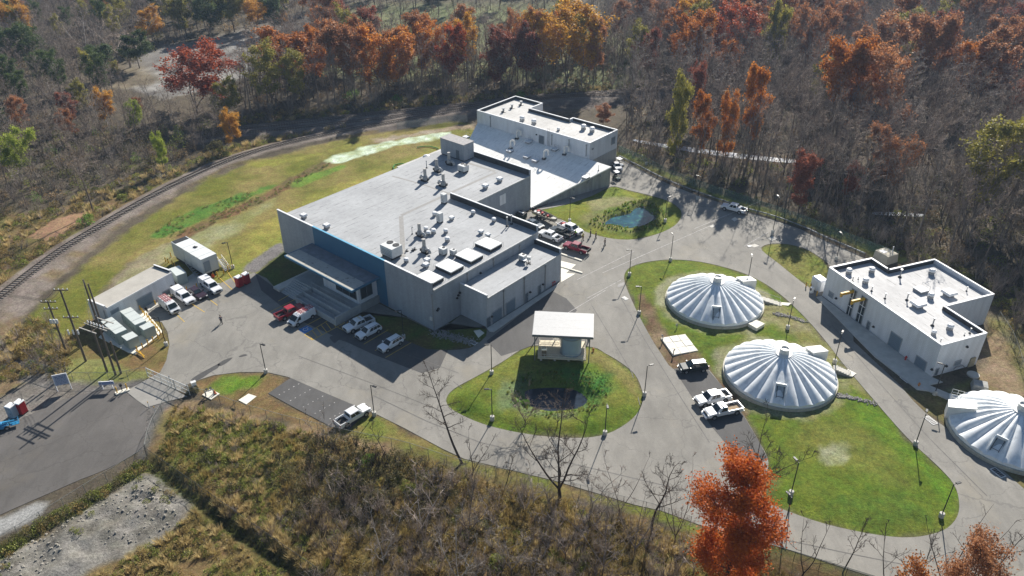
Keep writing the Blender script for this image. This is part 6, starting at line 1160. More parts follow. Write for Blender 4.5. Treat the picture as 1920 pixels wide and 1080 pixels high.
def van(label, m, ladder=True, L=5.2, red=False):
    t = thing('cargo_van', label, 'van'); hw = .95; xf, xr = L/2, -L/2; b = MB(); P = [(xr, .45), (xf-.08, .45), (xf, .62), (xf-.04, .88), (xf-.55, 1.12), (xf-1.35, 1.78), (xf-1.75, 1.92), (xr+.1, 1.98), (xr, 1.85)]
    slab_xz(b, P, [hw]*4+[hw-.03, hw-.13, hw-.16, hw-.14, hw-.12]); fixn(b.build('body', m, t, bevel=.05))
    MB().quad((xf-.50, -.78, 1.17), (xf-.50, .78, 1.17), (xf-1.30, .72, 1.78), (xf-1.30, -.72, 1.78)).build('windshield', M_CG, t); M_ = t.children[-1]; M_.location = (.02, 0, .02)
    for s in (1, -1): MB().quad((xf-1.75, s*.958, 1.14), (xf-.85, s*.955, 1.14), (xf-1.4, s*.86, 1.68), (xf-1.85, s*.865, 1.72)).build('side_window', M_CG, t); MB().box((xf-.95, s*1.08, 1.2), (.14, .22, .24)).build('mirror', M_BLK, t); MB().box((0.1, s*.955, .85), (.02, .015, .7)).build('door_seam', M_PIPE, t)
    wheels(t, (xr+.95, xf-.9), hw, .35); lights(t, xf, xr, hw, .82, 1.1, .34)
    b = MB()
    for x in (xr+.5, xr+1.5, xr+2.5): b.bar((x, -.8, 2.06), (x, .8, 2.06), .06); b.bar((x, -.75, 1.9), (x, -.75, 2.06), .05); b.bar((x, .75, 1.9), (x, .75, 2.06), .05)
    b.build('roof_rack', M_BLK, t)
    if ladder:
        b = MB()
        for y0 in (-.55, .2):
            for y in (0, .4): b.bar((xr+.1, y0+y, 2.14), (xr+3.2, y0+y, 2.14), .07)
            for i in range(9): b.bar((xr+.3+.34*i, y0, 2.14), (xr+.3+.34*i, y0+.4, 2.14), .05)
        b.build('ladder', M_LAD, t)
    return t
def suv(label, m, L=4.7, h=1.72):
    t = thing('sport_utility_car', label, 'car'); hw = .92; xf, xr = L/2, -L/2; b = MB(); slab_xz(b, [(xr+.05, .45), (xf-.1, .42), (xf, .6), (xf-.05, .88), (xf-.3, 1.0), (xf-1.25, 1.08), (xr+.05, 1.12), (xr, .9)], hw); fixn(b.build('body', m, t, bevel=.07))
    cabin(t, m, xr+.08, xr+.45, xf-2.05, xf-1.2, 1.06, h, hw-.03, hw-.22, ((.05, .26), (.29, .52), (.55, .80))); wheels(t, (xr+.9, xf-.9), hw, .36); lights(t, xf-.02, xr+.02, hw, .80, 1.0, .36)
    b = MB()
    for s in (1, -1): b.bar((xr+.6, s*.62, h+.04), (xf-2.1, s*.62, h+.04), .05)
    b.build('roof_rails', M_BLK, t); return t
def sedan(label, m, L=4.8, coupe=False):
    t = thing('saloon_car', label, 'car'); hw = .92; xf, xr = L/2, -L/2; b = MB(); slab_xz(b, [(xr+.1, .38), (xf-.1, .38), (xf, .55), (xf-.08, .76), (xf-.4, .86), (xf-1.6, .96), (xr+.9, 1.0), (xr+.1, .98), (xr, .75)], hw); fixn(b.build('body', m, t, bevel=.06))
    cabin(t, m, xr+.55, xr+1.3, xf-2.45, xf-1.5, .96, 1.42, hw-.05, hw-.26, ((.12, .42), (.46, .74))); wheels(t, (xr+.95, xf-.92), hw, .34); lights(t, xf-.02, xr+.02, hw, .68, .8, .36); return t
def place(o, front, rear, centre=None, z=.052):
    f, r = GV(*front), GV(*rear); d = f-r; c = (f+r)/2 if centre is None else GV(*centre); o.rotation_euler.z = math.atan2(d.y, d.x); o.location = (c.x, c.y, z); return o
place(pickup('white pickup alone on the dark parking strip by the lower road', P_W, True, toolbox=None, bed=M_BED), (678,777), (646,796), (662,787))
place(suv('black sport utility car parked beside the mulch, left of the domes', P_DK), (1278,694), (1320,690), (1299,694))
place(pickup('white crew pickup with dark open bed, upper of two by the near dome', P_W, True, toolbox=M_COP), (1308,755), (1362,742), (1335,753))
o = place(pickup('white single-cab pickup with tan bed and front plough mount, by the near dome', P_W, False, M_TANB, 6.0, True), (1326,779), (1384,766), (1355,776))
b = MB(); b.box((3.25, 0, .5), (.25, 1.5, .35)); b.bar((2.9, -.4, .45), (3.3, -.4, .5), .1); b.bar((2.9, .4, .45), (3.3, .4, .5), .1); b.build('plough_mount', M_COP, o)
place(pickup('white pickup parked alone against the guardrail', P_W, True, toolbox=M_COP), (1360,391), (1391,399), (1375,396))
place(van('white van with red ladders, leftmost of the row by the small white building', P_W), (335,590), (303,566), (319,580))
place(pickup('white utility truck between the ladder van and the black coupe', P_W, True, L=6.2, canopy=True), (364,573), (326,546), (345,562))
place(sedan('black coupe with red flank between two white utility trucks', paint('black_red_paint', (.03,.010,.014)), 4.8), (388,562), (357,542), (371,555))
place(pickup('white utility truck nearest the generator and red toilets', P_W, True, L=6.2, canopy=True), (414,552), (378,526), (396,542))
place(pickup('bright red pickup backed out beside the entrance steps', P_RED, True), (572,577), (520,600), (545,591))
place(van('white van with red ladders parked next to the bright red pickup', P_W), (546,611), (588,588), (567,602))
place(pickup('white pickup with roof beacon, first of three cars right of the ramp', P_W, True, bar=True), (652,621), (696,602), (674,614))
place(suv('white sport utility car in the middle of three right of the ramp', P_W), (673,636), (711,617), (692,628))
place(suv('white sport utility car farthest right in the shaded parking row', P_W, 4.6, 1.66), (716,659), (751,639), (733,651))
o = place(pickup('white crew pickup hitched to the boat trailer', P_W, True, L=6.1, toolbox=None), (1090,440), (1050,423), (1069,434)); b = MB(); b.box((-2.2, .3, .98), (.7, .6, .4)); b.build('cargo_box', M_RED, o); MB().box((-1.55, -.1, .98), (.6, 1.3, .45)).build('cooler', M_COP, o)
place(pickup('white pickup nearest the annex parapet, tail to the viewer', P_W, True, toolbox=M_COP), (1012,439), (1050,453), (1031,448))
place(pickup('dark open-bed pickup between two white trucks near the boat', P_DK, True, rack=True), (1036,434), (1069,446), (1053,441))
place(pickup('dark red pickup with its tailgate raised beside the loading aprons', P_DRED, True, gate_open=True), (1062,463), (1098,474), (1080,470))
place(sedan('dark slate car half hidden behind the annex parapet', P_BLU), (1017,431), (988,418), (1002,425))
place(suv('small white vehicle beyond the end of the tank house', P_W, 3.8, 1.6), (1160,323), (1152,312), (1157,318))
# boat on its trailer
bt = thing('work_boat', 'open flat-bottomed boat with red gear and outboard, on a trailer by the pond grass', 'boat'); M_HULL = mat('boat_hull', (.30,.28,.22), .5, var=.15); b = MB()
st = [(-3.4, .95, .75), (-1, 1.0, .75), (1.2, .98, .75), (2.4, .75, .82), (3.3, .35, .95)]
vs = []
for x, w, z in st: vs += [(x, -w, z+.65), (x, -w*.75, z), (x, w*.75, z), (x, w, z+.65), (x, w-.08, z+.62), (x, w*.7, z+.12), (x, -w*.7, z+.12), (x, -w+.08, z+.62)]
fs = [(8*i+j, 8*i+(j+1) % 8, 8*(i+1)+(j+1) % 8, 8*(i+1)+j) for i in range(4) for j in range(8)]+[(0, 7, 6, 5, 4, 3, 2, 1), (32, 33, 34, 35, 36, 37, 38, 39)]; b.add(vs, fs); fixn(b.build('hull', M_HULL, bt))
MB().box((-.2, 0, .9), (6.2, 1.35, .02)).build('floor', mat('boat_floor', (.20,.17,.12), .8, var=.3, scale=4), bt); MB().box((-3.65, 0, 1.3), (.5, .5, .9), 0, .7).build('outboard', M_BLK, bt); MB().box((2.6, 0, 1.42), (1.1, .9, .04)).build('bow_deck', M_CONC, bt)
for x, y, s, m_ in ((-2.3, .3, .6, M_RED), (-1.7, -.3, .5, M_COP), (-1.2, .4, .45, M_RED), (-.3, 0, .5, M_BLK), (.5, .3, .4, M_RED), (-2.6, -.4, .5, M_COP)): MB().box((x, y, 1.0+s*.35), (s, s, s*.7), x).build('cargo', m_, bt)
b = MB(); b.bar((-3.3, 0, .62), (4.6, 0, .55), .12); 
for x in (-2, 0, 2): b.bar((x, -.9, .62), (x, .9, .62), .1)
b.build('trailer_frame', M_GALV, bt); wheels(bt, (-1.6, -.75), 1.05, .33, .22); place(bt, (1044,419), (1001,399), (1022,413)); bt.scale = (1.05, 1.05, 1.05)
# utility carts
def cart(label, m, q, rz):
    t = thing('utility_cart', label, 'golf cart', (*G(*q)[:2], .052), rz); MB().box((0, 0, .5), (2.4, 1.1, .4), 0, .9).build('body', m, t, bevel=.05); MB().box((-.2, 0, 1.95), (1.6, 1.2, .08)).build('roof', M_COP, t, bevel=.03); b = MB()
    for x in (-.95, .5):
        for y in (-.5, .5): b.tube((x, y, .6), (x-.0, y, 1.93), .03, n=5)
    b.build('roof_posts', M_BLK, t); MB().box((-.35, 0, .8), (.6, 1.0, .25)).box((-.62, 0, 1.05), (.12, 1.0, .45)).build('seat', M_BLK, t); wheels(t, (-.8, .8), .58, .25, .18); b = MB(); b.lathe((.55, .25, 1.05), [(.17, 0), (.19, .02), (.17, .04)], 12); b.tube((.55, .25, .7), (.55, .25, 1.05), .025, n=5); b.build('steering_wheel', M_BLK, t); MB().box((1.12, 0, .62), (.06, .8, .12)).build('headlight', M_HL, t)
cart('dark green cart with white roof at the corner of the tank house', paint('green_cart', (.01,.05,.03)), (1156,336), -1.2); cart('pale cart parked behind the green one by the rear building', P_W, (1161,311), -1.0)
# dumpster by the wall
t = thing('dumpster', 'dark green dumpster in shade against the block wall above the parked trucks', 'dumpster', (*G(978, 409)[:2], .05), TM); M_DG = mat('dumpster_green', (.012,.035,.028), .6, var=.3); b = MB(); b.add([(-1, -.7, .15), (1, -.7, .15), (1, .7, .15), (-1, .7, .15), (-1.1, -.9, 1.1), (1.1, -.9, 1.1), (1.1, .7, 1.4), (-1.1, .7, 1.4)], [(3, 2, 1, 0), (0, 1, 5, 4), (1, 2, 6, 5), (2, 3, 7, 6), (3, 0, 4, 7), (4, 5, 6, 7)]); b.build('bin', M_DG, t); MB().box((0, -.1, 1.3), (2.15, 1.6, .06), 0, 1, .16).build('lid', M_BLK, t)
for i, x in enumerate((-.5, .1, .55)): MB().box((x, -.1, 1.45), (.4, .35, .25), i).build('rubbish_bag', M_COP if i else M_UNIT, t)
# portable toilets
def toilet(label, m, roof, q, rz):
    t = thing('portable_toilet', label, 'portable toilet', (*G(*q)[:2], .04), rz); MB().box((0, 0, 1.08), (1.15, 1.15, 2.0)).build('cabin', m, t, bevel=.06); b = MB(); b.add([(-.62, -.62, 2.08), (.62, -.62, 2.08), (.62, .62, 2.08), (-.62, .62, 2.08), (-.5, -.62, 2.3), (.5, -.62, 2.3), (.5, .62, 2.3), (-.5, .62, 2.3)], [(3, 2, 1, 0), (4, 5, 6, 7), (0, 1, 5, 4), (1, 2, 6, 5), (2, 3, 7, 6), (3, 0, 4, 7)]); b.build('roof', roof, t, bevel=.06)
    d = MB().box((0, -.60, 1.05), (.8, .05, 1.75)).build('door', m, t); MB().box((.3, -.64, 1.05), (.06, .05, .2)).build('handle', M_BLK, d); MB().box((0, 0, .04), (1.2, 1.2, .08)).build('skid', M_BLK, t); MB().tube((.4, .4, 2.2), (.4, .4, 2.55), .06).build('vent', M_BLK, t)
M_RT = mat('toilet_red', (.36,.012,.02), .45, var=.06); M_GT = mat('toilet_grey', (.30,.36,.42), .45, var=.06)
toilet('red portable toilet with white roof, left one of the pair by the generator', M_RT, M_COP, (450, 537), -.6); toilet('red portable toilet with white roof, right one of the pair by the generator', M_RT, M_COP, (463, 531), -.6)
toilet('grey-blue portable toilet with white roof by the dark lot', M_GT, M_COP, (27, 781), -.3); toilet('red portable toilet standing behind the grey-blue one by the dark lot', M_RT, M_COP, (43, 774), -.3)
# blue lift at the left edge
t = thing('boom_lift', 'bright blue lift machine with railed basket at the left edge of the dark lot', 'lift', (*G(6, 805)[:2], .05), .5); t.scale = (.72, .72, .72); M_BL = mat('lift_blue', (.03,.22,.42), .45, var=.08); MB().box((0, 0, .75), (2.4, 1.5, .7), 0, .9).build('chassis', M_BL, t, bevel=.08); MB().lathe((-.3, 0, 1.1), [(.6, 0), (.6, .5), (.4, .75), (.001, .8)], 14).build('turret', M_BL, t); MB().bar((-.3, 0, 1.6), (2.4, .2, 1.25), .28).bar((2.4, .2, 1.25), (-1.8, .5, 1.75), .22).build('boom', M_BL, t); wheels(t, (-.85, .85), .85, .42, .3); b = MB()
for x in (1.6, 3.2):
    for y in (-.7, .5): b.tube((x, y, .7), (x, y, 1.75), .035, n=5)
for z in (.75, 1.25, 1.75):
    for (x0, y0), (x1, y1) in (((1.6, -.7), (3.2, -.7)), ((3.2, -.7), (3.2, .5)), ((3.2, .5), (1.6, .5)), ((1.6, .5), (1.6, -.7))): b.tube((x0, y0, z), (x1, y1, z), .03, n=5)
b.box((2.4, -.1, .7), (1.6, 1.2, .06)); b.build('basket', M_BL, t)

# ---------------- people: one skinned body each, clothes as children
def skin_body(name, pts, edges, radii, m, parent, root=0, sub=1):
    me = bpy.data.meshes.new(name); me.from_pydata([Vector(p) for p in pts], edges, []); o = bpy.data.objects.new(name, me); COL.objects.link(o)
    sk = o.modifiers.new('skin', 'SKIN'); sk.use_smooth_shade = True
    for i, r in enumerate(radii):
        v = me.skin_vertices[0].data[i]; v.radius = (r, r) if not hasattr(r, '__len__') else r; v.use_root = (i == root)
    ss = o.modifiers.new('sub', 'SUBSURF'); ss.levels = sub; ss.render_levels = sub
    dg = bpy.context.evaluated_depsgraph_get(); me2 = bpy.data.meshes.new_from_object(o.evaluated_get(dg)); bpy.data.objects.remove(o); me2.materials.clear(); me2.materials.append(m); me2.name = name
    return link(name, me2, parent)
M_SKIN = mat('skin', (.45,.28,.19), .6, var=.06)
def person(label, q, face, top, legs, hair, stride=.25, arms=0.2, lean=0.0, hat=None, bottle=False):
    t = thing('person', label, 'person', (*G(*q)[:2], .055), face); s = stride; L = lean
    P = [(0, 0, .95), (L*.3, 0, 1.2), (L*.7, 0, 1.45), (L, 0, 1.55), (L*1.1+.02, 0, 1.68), (s*.45, .10, .52), (s, .11, .08), (s+.16, .12, .04), (-s*.1, -.10, .50), (-s*.9, -.11, .10), (-s*.9+.15, -.12, .04), (L*.7, .20, 1.42), (L*.6-arms*.4, .27, 1.13), (L*.5+arms*.2, .26, .90), (L*.7, -.20, 1.42), (L*.6+arms*.7, -.27, 1.15), (L*.5+arms*1.6, -.24, .95), (.0, .10, .9), (0, -.10, .9)]
    E = [(0, 1), (1, 2), (2, 3), (3, 4), (0, 17), (17, 5), (5, 6), (6, 7), (0, 18), (18, 8), (8, 9), (9, 10), (2, 11), (11, 12), (12, 13), (2, 14), (14, 15), (15, 16)]
    R0 = [(.15, .11), (.14, .11), (.15, .11), .06, .09, .07, .045, .04, .07, .045, .04, .065, .048, .035, .065, .048, .035, .10, .10]
    skin_body('body', P, E, R0, M_SKIN, t)
    skin_body('shirt', [P[i] for i in (0, 1, 2, 11, 12, 14, 15)], [(0, 1), (1, 2), (2, 3), (3, 4), (2, 5), (5, 6)], [(.17, .14), (.17, .14), (.17, .135), .085, .07, .085, .07], top, t)
    skin_body('trousers', [P[i] for i in (0, 17, 5, 6, 18, 8, 9)], [(0, 1), (1, 2), (2, 3), (0, 4), (4, 5), (5, 6)], [(.165, .135), .115, .09, .07, .115, .09, .07], legs, t)
    for k in (0, 1): i = (6, 9)[k]; MB().box((P[i][0]+.06, P[i][1], .05), (.28, .11, .10), 0, .8).build('shoe', M_BLK, t)
    hd = P[4]; MB().lathe((hd[0], hd[1], hd[2]-.06), [(.05, -.05), (.085, .02), (.10, .09), (.085, .17), (.04, .21), (.001, .215)], 12).build('head', M_SKIN, t)
    MB().lathe((hd[0]-.012, hd[1], hd[2]+.02), [(.105, .0), (.108, .06), (.085, .125), (.001, .15)], 12).build('hat' if hat else 'hair', hat or hair, t)
    f = MB(); f.box((hd[0]+.10, hd[1], hd[2]+.02), (.04, .03, .05)); f.box((hd[0]+.092, hd[1]+.035, hd[2]+.05), (.01, .02, .012)); f.box((hd[0]+.092, hd[1]-.035, hd[2]+.05), (.01, .02, .012)); f.build('face', mat('face_shade', (.30,.17,.12), .6), t)
    b = MB()
    for k, i in ((1, 13), (-1, 16)):
        h = Vector(P[i]); b.box((h.x+.01, h.y, h.z-.06), (.05, .08, .09))
        for j in range(4): b.bar((h.x+.01, h.y-.03+.02*j, h.z-.10), (h.x+.03, h.y-.03+.02*j, h.z-.17-.01*(j in (1, 2))), .017)
        b.bar((h.x+.03, h.y-k*.03, h.z-.05), (h.x+.06, h.y-k*.05, h.z-.11), .02)
    b.build('hands', M_SKIN, t); return t
C_DK = mat('dark_cloth', (.025,.028,.035), .85); C_GR = mat('grey_cloth', (.10,.105,.11), .85); C_BL = mat('blue_cloth', (.05,.10,.19), .85); C_JE = mat('denim', (.04,.055,.09), .85); C_HV = mat('hivis_green', (.28,.62,.03), .7, var=.1); C_HY = mat('hivis_yellow', (.50,.60,.05), .7, var=.1); C_HA = mat('hair_dark', (.03,.02,.015), .8); C_TN = mat('tan_cloth', (.22,.17,.11), .85)
person('person in blue top and dark trousers walking across the car yard', (416, 607), 1.9, C_BL, C_DK, C_HA, .30, .25)
person('person in bright green safety jacket bending at the towing truck', (1080, 445), 2.4, C_HV, C_JE, C_HA, .08, .3, .28)
person('person in yellow-green vest and pale trousers beside the towing truck', (1093, 451), 2.0, C_HY, C_TN, C_HA, .15, .2, hat=C_HY)
person('person in grey top nearest the towing truck among the three in dark clothes', (1107, 444), 2.9, C_GR, C_DK, C_HA, .10, .15)
person('person in black standing in the middle of the three in dark clothes', (1117, 448), 3.0, C_DK, C_DK, C_HA, .16, .15)
person('person in black farthest from the trucks, alone on the road edge', (1134, 461), 3.1, C_DK, C_JE, C_HA, .18, .2)
# ================================================================== TREES AND SCRUB
def tubes(segs, nside):
    """segs: (N, 8) = p0, p1, r0, r1 -> vertices, quads"""
    s = np.asarray(segs, float); N = len(s); p, q = s[:, :3], s[:, 3:6]; d = q-p; d /= np.maximum(np.linalg.norm(d, axis=1), 1e-6)[:, None]
    up = np.where((np.abs(d[:, 2]) < .9)[:, None], [0, 0, 1.], [1., 0, 0]); a = np.cross(d, up); a /= np.linalg.norm(a, axis=1)[:, None]; b = np.cross(a, d)
    t = np.arange(nside)*2*np.pi/nside; ring = a[:, None, :]*np.cos(t)[None, :, None]+b[:, None, :]*np.sin(t)[None, :, None]
    v = np.concatenate([p[:, None, :]+ring*s[:, 6, None, None], q[:, None, :]+ring*s[:, 7, None, None]], 1).reshape(-1, 3)
    k = np.arange(nside); f = np.stack([k, (k+1) % nside, nside+(k+1) % nside, nside+k], 1); f = (f[None]+(np.arange(N)*2*nside)[:, None, None]).reshape(-1, 4); return v, f
def np_mesh(name, parts, mats):
    """parts: (verts, quads, material index)"""
    me = bpy.data.meshes.new(name); V = np.concatenate([p[0] for p in parts]); o = 0; F = []; MI = []
    for v, f, m in parts: F.append(f+o); MI.append(np.full(len(f), m)); o += len(v)
    F = np.concatenate(F); MI = np.concatenate(MI); me.vertices.add(len(V)); me.vertices.foreach_set('co', V.astype(np.float32).ravel()); me.loops.add(F.size); me.loops.foreach_set('vertex_index', F.astype(np.int32).ravel())
    me.polygons.add(len(F)); me.polygons.foreach_set('loop_start', np.arange(0, F.size, F.shape[1], dtype=np.int32)); 
    for m in mats: me.materials.append(m)
    me.polygons.foreach_set('material_index', MI.astype(np.int32)); me.update(calc_edges=True); return me
def skeleton(rng, H, spread, r0, first=.35, nlimb=10, up=.55, sub=(5, 4), wob=.06, lean=(0, 0), fork=0, droop=0.0, twig=.022, rnd=False):
    """trunk, limbs, branches and twigs of one tree as tapered segments"""
    big, small, tips = [], [], []
    def run(p, d, L, r, rend, n, w, dst, lift=0.0):
        pts = [p]; rr = [r]
        for i in range(n):
            d = d+rng.normal(0, w, 3); d[2] += lift; d /= np.linalg.norm(d); q = pts[-1]+d*L/n; r2 = r+(rend-r)*(i+1)/n; dst.append((*pts[-1], *q, rr[-1], r2)); pts.append(q); rr.append(r2)
        return pts, rr, d
    stems = []
    d0 = np.array([lean[0], lean[1], 1.0]); d0 /= np.linalg.norm(d0)
    if fork:
        pts, rr, d = run(np.zeros(3), d0, H*.10, r0, r0*.85, 2, .03, big)
        for k in range(fork):
            a = 2*np.pi*k/fork+rng.uniform(-.4, .4); dd = d+np.array([np.cos(a), np.sin(a), 0])*rng.uniform(.32, .6); dd /= np.linalg.norm(dd); stems.append((*run(pts[-1], dd, H*.86, r0*.62, r0*.06, 8, wob, big, .02), 0.15))
    else:
        stems.append((*run(np.zeros(3), d0, H*.97, r0, r0*.08, 10, wob*.5, big, .01), first))
    for pts, rr, d, fst in stems:
        n = len(pts)-1
        for k in range(nlimb if not fork else max(4, int(nlimb*1.3/fork))):
            t = fst+(1-fst)*(k+rng.uniform(.1, .9))/(nlimb if not fork else max(4, int(nlimb*1.3/fork))); i = min(int(t*n), n-1); fr = t*n-i; p = pts[i]*(1-fr)+pts[i+1]*fr; r = (rr[i]*(1-fr)+rr[i+1]*fr)*.55; a = k*2.4+rng.uniform(-.5, .5)
            el = up*(.6+.8*t)+rng.uniform(-.15, .15); dd = np.array([np.cos(a)*np.cos(el), np.sin(a)*np.cos(el), np.sin(el)]); q_ = (t-fst)/(1-fst+1e-6); L = spread*((.62+.5*math.sin(math.pi*(.12+.80*q_))) if rnd else (1.15-.75*q_))*rng.uniform(.75, 1.2)
            lp, lr, ld = run(p, dd, L, max(r, .03), .018, 5, .16, big, .05-droop)
            for j in range(sub[0]):
                u = .3+.7*(j+rng.uniform(0, 1))/sub[0]; ii = min(int(u*5), 4); fu = u*5-ii; bp = lp[ii]*(1-fu)+lp[ii+1]*fu; bd = (lp[ii+1]-lp[ii]); bd /= np.linalg.norm(bd); bd = bd+rng.normal(0, .55, 3); bd[2] += .15-droop; bd /= np.linalg.norm(bd); BL = L*rng.uniform(.25, .5)*(1.15-.5*u)
                sp_, sr, sd_ = run(bp, bd, BL, max(.5*lr[ii], .022), .012, 3, .18, small, .03-droop)
                for m_ in range(sub[1]):
                    w = rng.integers(1, 4); td = sd_+rng.normal(0, .7, 3); td /= np.linalg.norm(td); tp, tr, td = run(sp_[w], td, BL*rng.uniform(.4, .8), twig, .006, 2, .2, small, .02-droop); tips.append(tp[-1]); tips.append(tp[1])
                tips.append(sp_[-1])
    return big, small, np.array(tips)
def quads_at(C, size, rng, aspect=.75):
    N = len(C); n = rng.normal(0, 1, (N, 3)); n[:, 2] = np.abs(n[:, 2])+.25; n /= np.linalg.norm(n, axis=1)[:, None]; a = np.cross(n, rng.normal(0, 1, (N, 3))); a /= np.linalg.norm(a, axis=1)[:, None]; b = np.cross(n, a)
    s = size*rng.uniform(.6, 1.4, N)[:, None]/2; v = np.stack([C-a*s, C-b*s*aspect+n*s*.2, C+a*s, C+b*s*aspect+n*s*.2], 1).reshape(-1, 3); return v, np.arange(4*N).reshape(N, 4)
def treemat(name, c, var):
    if name in MATS: return MATS[name]
    m, n, b = nodes(name); L = n.links; oi = n.nodes.new('ShaderNodeObjectInfo'); r = n.nodes.new('ShaderNodeValToRGB'); e = r.color_ramp.elements; c = np.array(c); e[0].color = (*(c*(1-var)), 1); e[1].color = (*np.clip(c*(1+var)*np.array([1, 1.0, 1.04]), 0, 1), 1); k = e.new(.5); k.color = (*(c*np.array([1.08, .96, .90])), 1); L.new(oi.outputs['Random'], r.inputs[0])
    tc = n.nodes.new('ShaderNodeTexCoord'); nz = n.nodes.new('ShaderNodeTexNoise'); nz.inputs['Scale'].default_value = 1.2; nz.inputs['Detail'].default_value = 5; L.new(tc.outputs['Object'], nz.inputs['Vector']); mr = n.nodes.new('ShaderNodeMapRange'); mr.inputs[1].default_value = .3; mr.inputs[2].default_value = .7; mr.inputs[3].default_value = .65; mr.inputs[4].default_value = 1.35; L.new(nz.outputs[0], mr.inputs[0]); mx = n.nodes.new('ShaderNodeMix'); mx.data_type = 'RGBA'; mx.blend_type = 'MULTIPLY'; mx.inputs[0].default_value = 1; L.new(r.outputs[0], mx.inputs[6]); L.new(mr.outputs[0], mx.inputs[7]); L.new(mx.outputs[2], b.inputs['Base Color']); b.inputs['Roughness'].default_value = .9; b.inputs['Specular IOR Level'].default_value = .15; MATS[name] = m; return m
BARK = treemat('bark', (.17,.145,.125), .3); TWIG = treemat('twigs', (.285,.25,.215), .28); BARKD = treemat('dark_bark', (.06,.05,.042), .2); BARKP = treemat('pale_bark', (.40,.37,.33), .15); TWIGP = treemat('pale_twigs', (.34,.30,.26), .15)
LM = {'orange': leafmat('orange_leaves', (0.338, 0.111, 0.023), (0.572, 0.221, 0.036), (0.715, 0.351, 0.065)), 'red': leafmat('red_leaves', (.25,.05,.018), (.46,.10,.03), (.58,.18,.05)), 'rust': leafmat('rust_leaves', (0.286, 0.130, 0.065), (0.468, 0.215, 0.091), (0.572, 0.312, 0.156)), 'gold': leafmat('gold_leaves', (0.416, 0.221, 0.033), (0.650, 0.351, 0.046), (0.780, 0.494, 0.091)),
      'olive': leafmat('olive_leaves', (0.182, 0.169, 0.039), (0.377, 0.338, 0.065), (0.546, 0.455, 0.117)), 'maroon': leafmat('maroon_leaves', (.20,.065,.042), (.34,.115,.065), (.46,.20,.11)), 'blaze': leafmat('blaze_leaves', (.42,.09,.015), (.66,.19,.022), (.78,.32,.05)), 'green': leafmat('green_leaves', (0.052, 0.085, 0.026), (0.104, 0.143, 0.039), (0.195, 0.221, 0.065)), 'lime': leafmat('lime_leaves', (0.260, 0.325, 0.039), (0.416, 0.468, 0.078), (0.546, 0.546, 0.130))}
def bare_meshes(seed, **k):
    r = np.random.default_rng(seed); big, small, tips = skeleton(r, **k); v, f = tubes(big, 5); v2, f2 = tubes(small, 3); return (v, f), (v2, f2), tips
BARE = []
for i in range(9):
    H = 20; a, b_, tp = bare_meshes(100+i, H=H, spread=[5.6, 6.6, 4.8, 5.6, 7.0, 5.2, 6.2, 4.6, 6.6][i], r0=.22, first=[.42, .3, .5, .36, .28, .45, .4, .5, .33][i], nlimb=[12, 14, 12, 12, 14, 11, 13, 11, 13][i], up=[.7, .6, .8, .7, .55, .8, .7, .85, .6][i], sub=(7, 5), fork=[0, 0, 0, 3, 0, 0, 2, 0, 3][i], twig=.028)
    BARE.append((np_mesh('trunk', [(*a, 0)], [BARK]), np_mesh('crown', [(*b_, 0)], [TWIG]), np_mesh('bare_tree', [(*a, 0), (*b_, 1)], [BARK, TWIG])))
LEAFY = []
for i in range(6):
    H = 20; a, b_, tp = bare_meshes(200+i, H=H, spread=[5.4, 6.0, 4.2, 5.6, 4.8, 5.2][i], r0=.26, first=[.30, .26, .3, .38, .22, .3][i], nlimb=[18, 18, 19, 16, 20, 18][i], up=[.5, .45, .6, .5, .45, .6][i], sub=(7, 4), fork=[0, 3, 0, 0, 0, 2][i], rnd=True)
    r = np.random.default_rng(300+i); c = tp[r.integers(0, len(tp), 15000)]+r.normal(0, .55, (15000, 3)); keep = vnoise(np.column_stack([c[:, 0]+c[:, 2]*.7, c[:, 1]-c[:, 2]*.5]), 1.7, i) > .30; lv = quads_at(c[keep], .48, r)
    LEAFY.append((np_mesh('trunk', [(*a, 0)], [BARK]), np_mesh('crown', [(*b_, 1), (*lv, 0)], [LM['orange'], TWIG]), i))
def tree(name, label, xy, H, wscale, bare=None, leafy=None, leaf=None, rz=None, group=None, bark=None, z=None, half=False):
    rz = random.uniform(0, 6.28) if rz is None else rz; t = thing(name, label, 'tree', (xy[0], xy[1], gz(*xy) if z is None else z), rz, group); s = H/20
    me_t, me_c = (BARE[bare][0], BARE[bare][1]) if bare is not None else LEAFY[leafy][:2]
    t.scale = (s*wscale, s*wscale, s)
    a = link('trunk', me_t, t); b = link('crown', me_c, t)
    if leaf: b.material_slots[0].link = 'OBJECT'; b.material_slots[0].material = LM[leaf]
    if bark:
        a.material_slots[0].link = 'OBJECT'; a.material_slots[0].material = bark[0]
        k = 0 if bare is not None else 1; b.material_slots[k].link = 'OBJECT'; b.material_slots[k].material = bark[1]
    return t
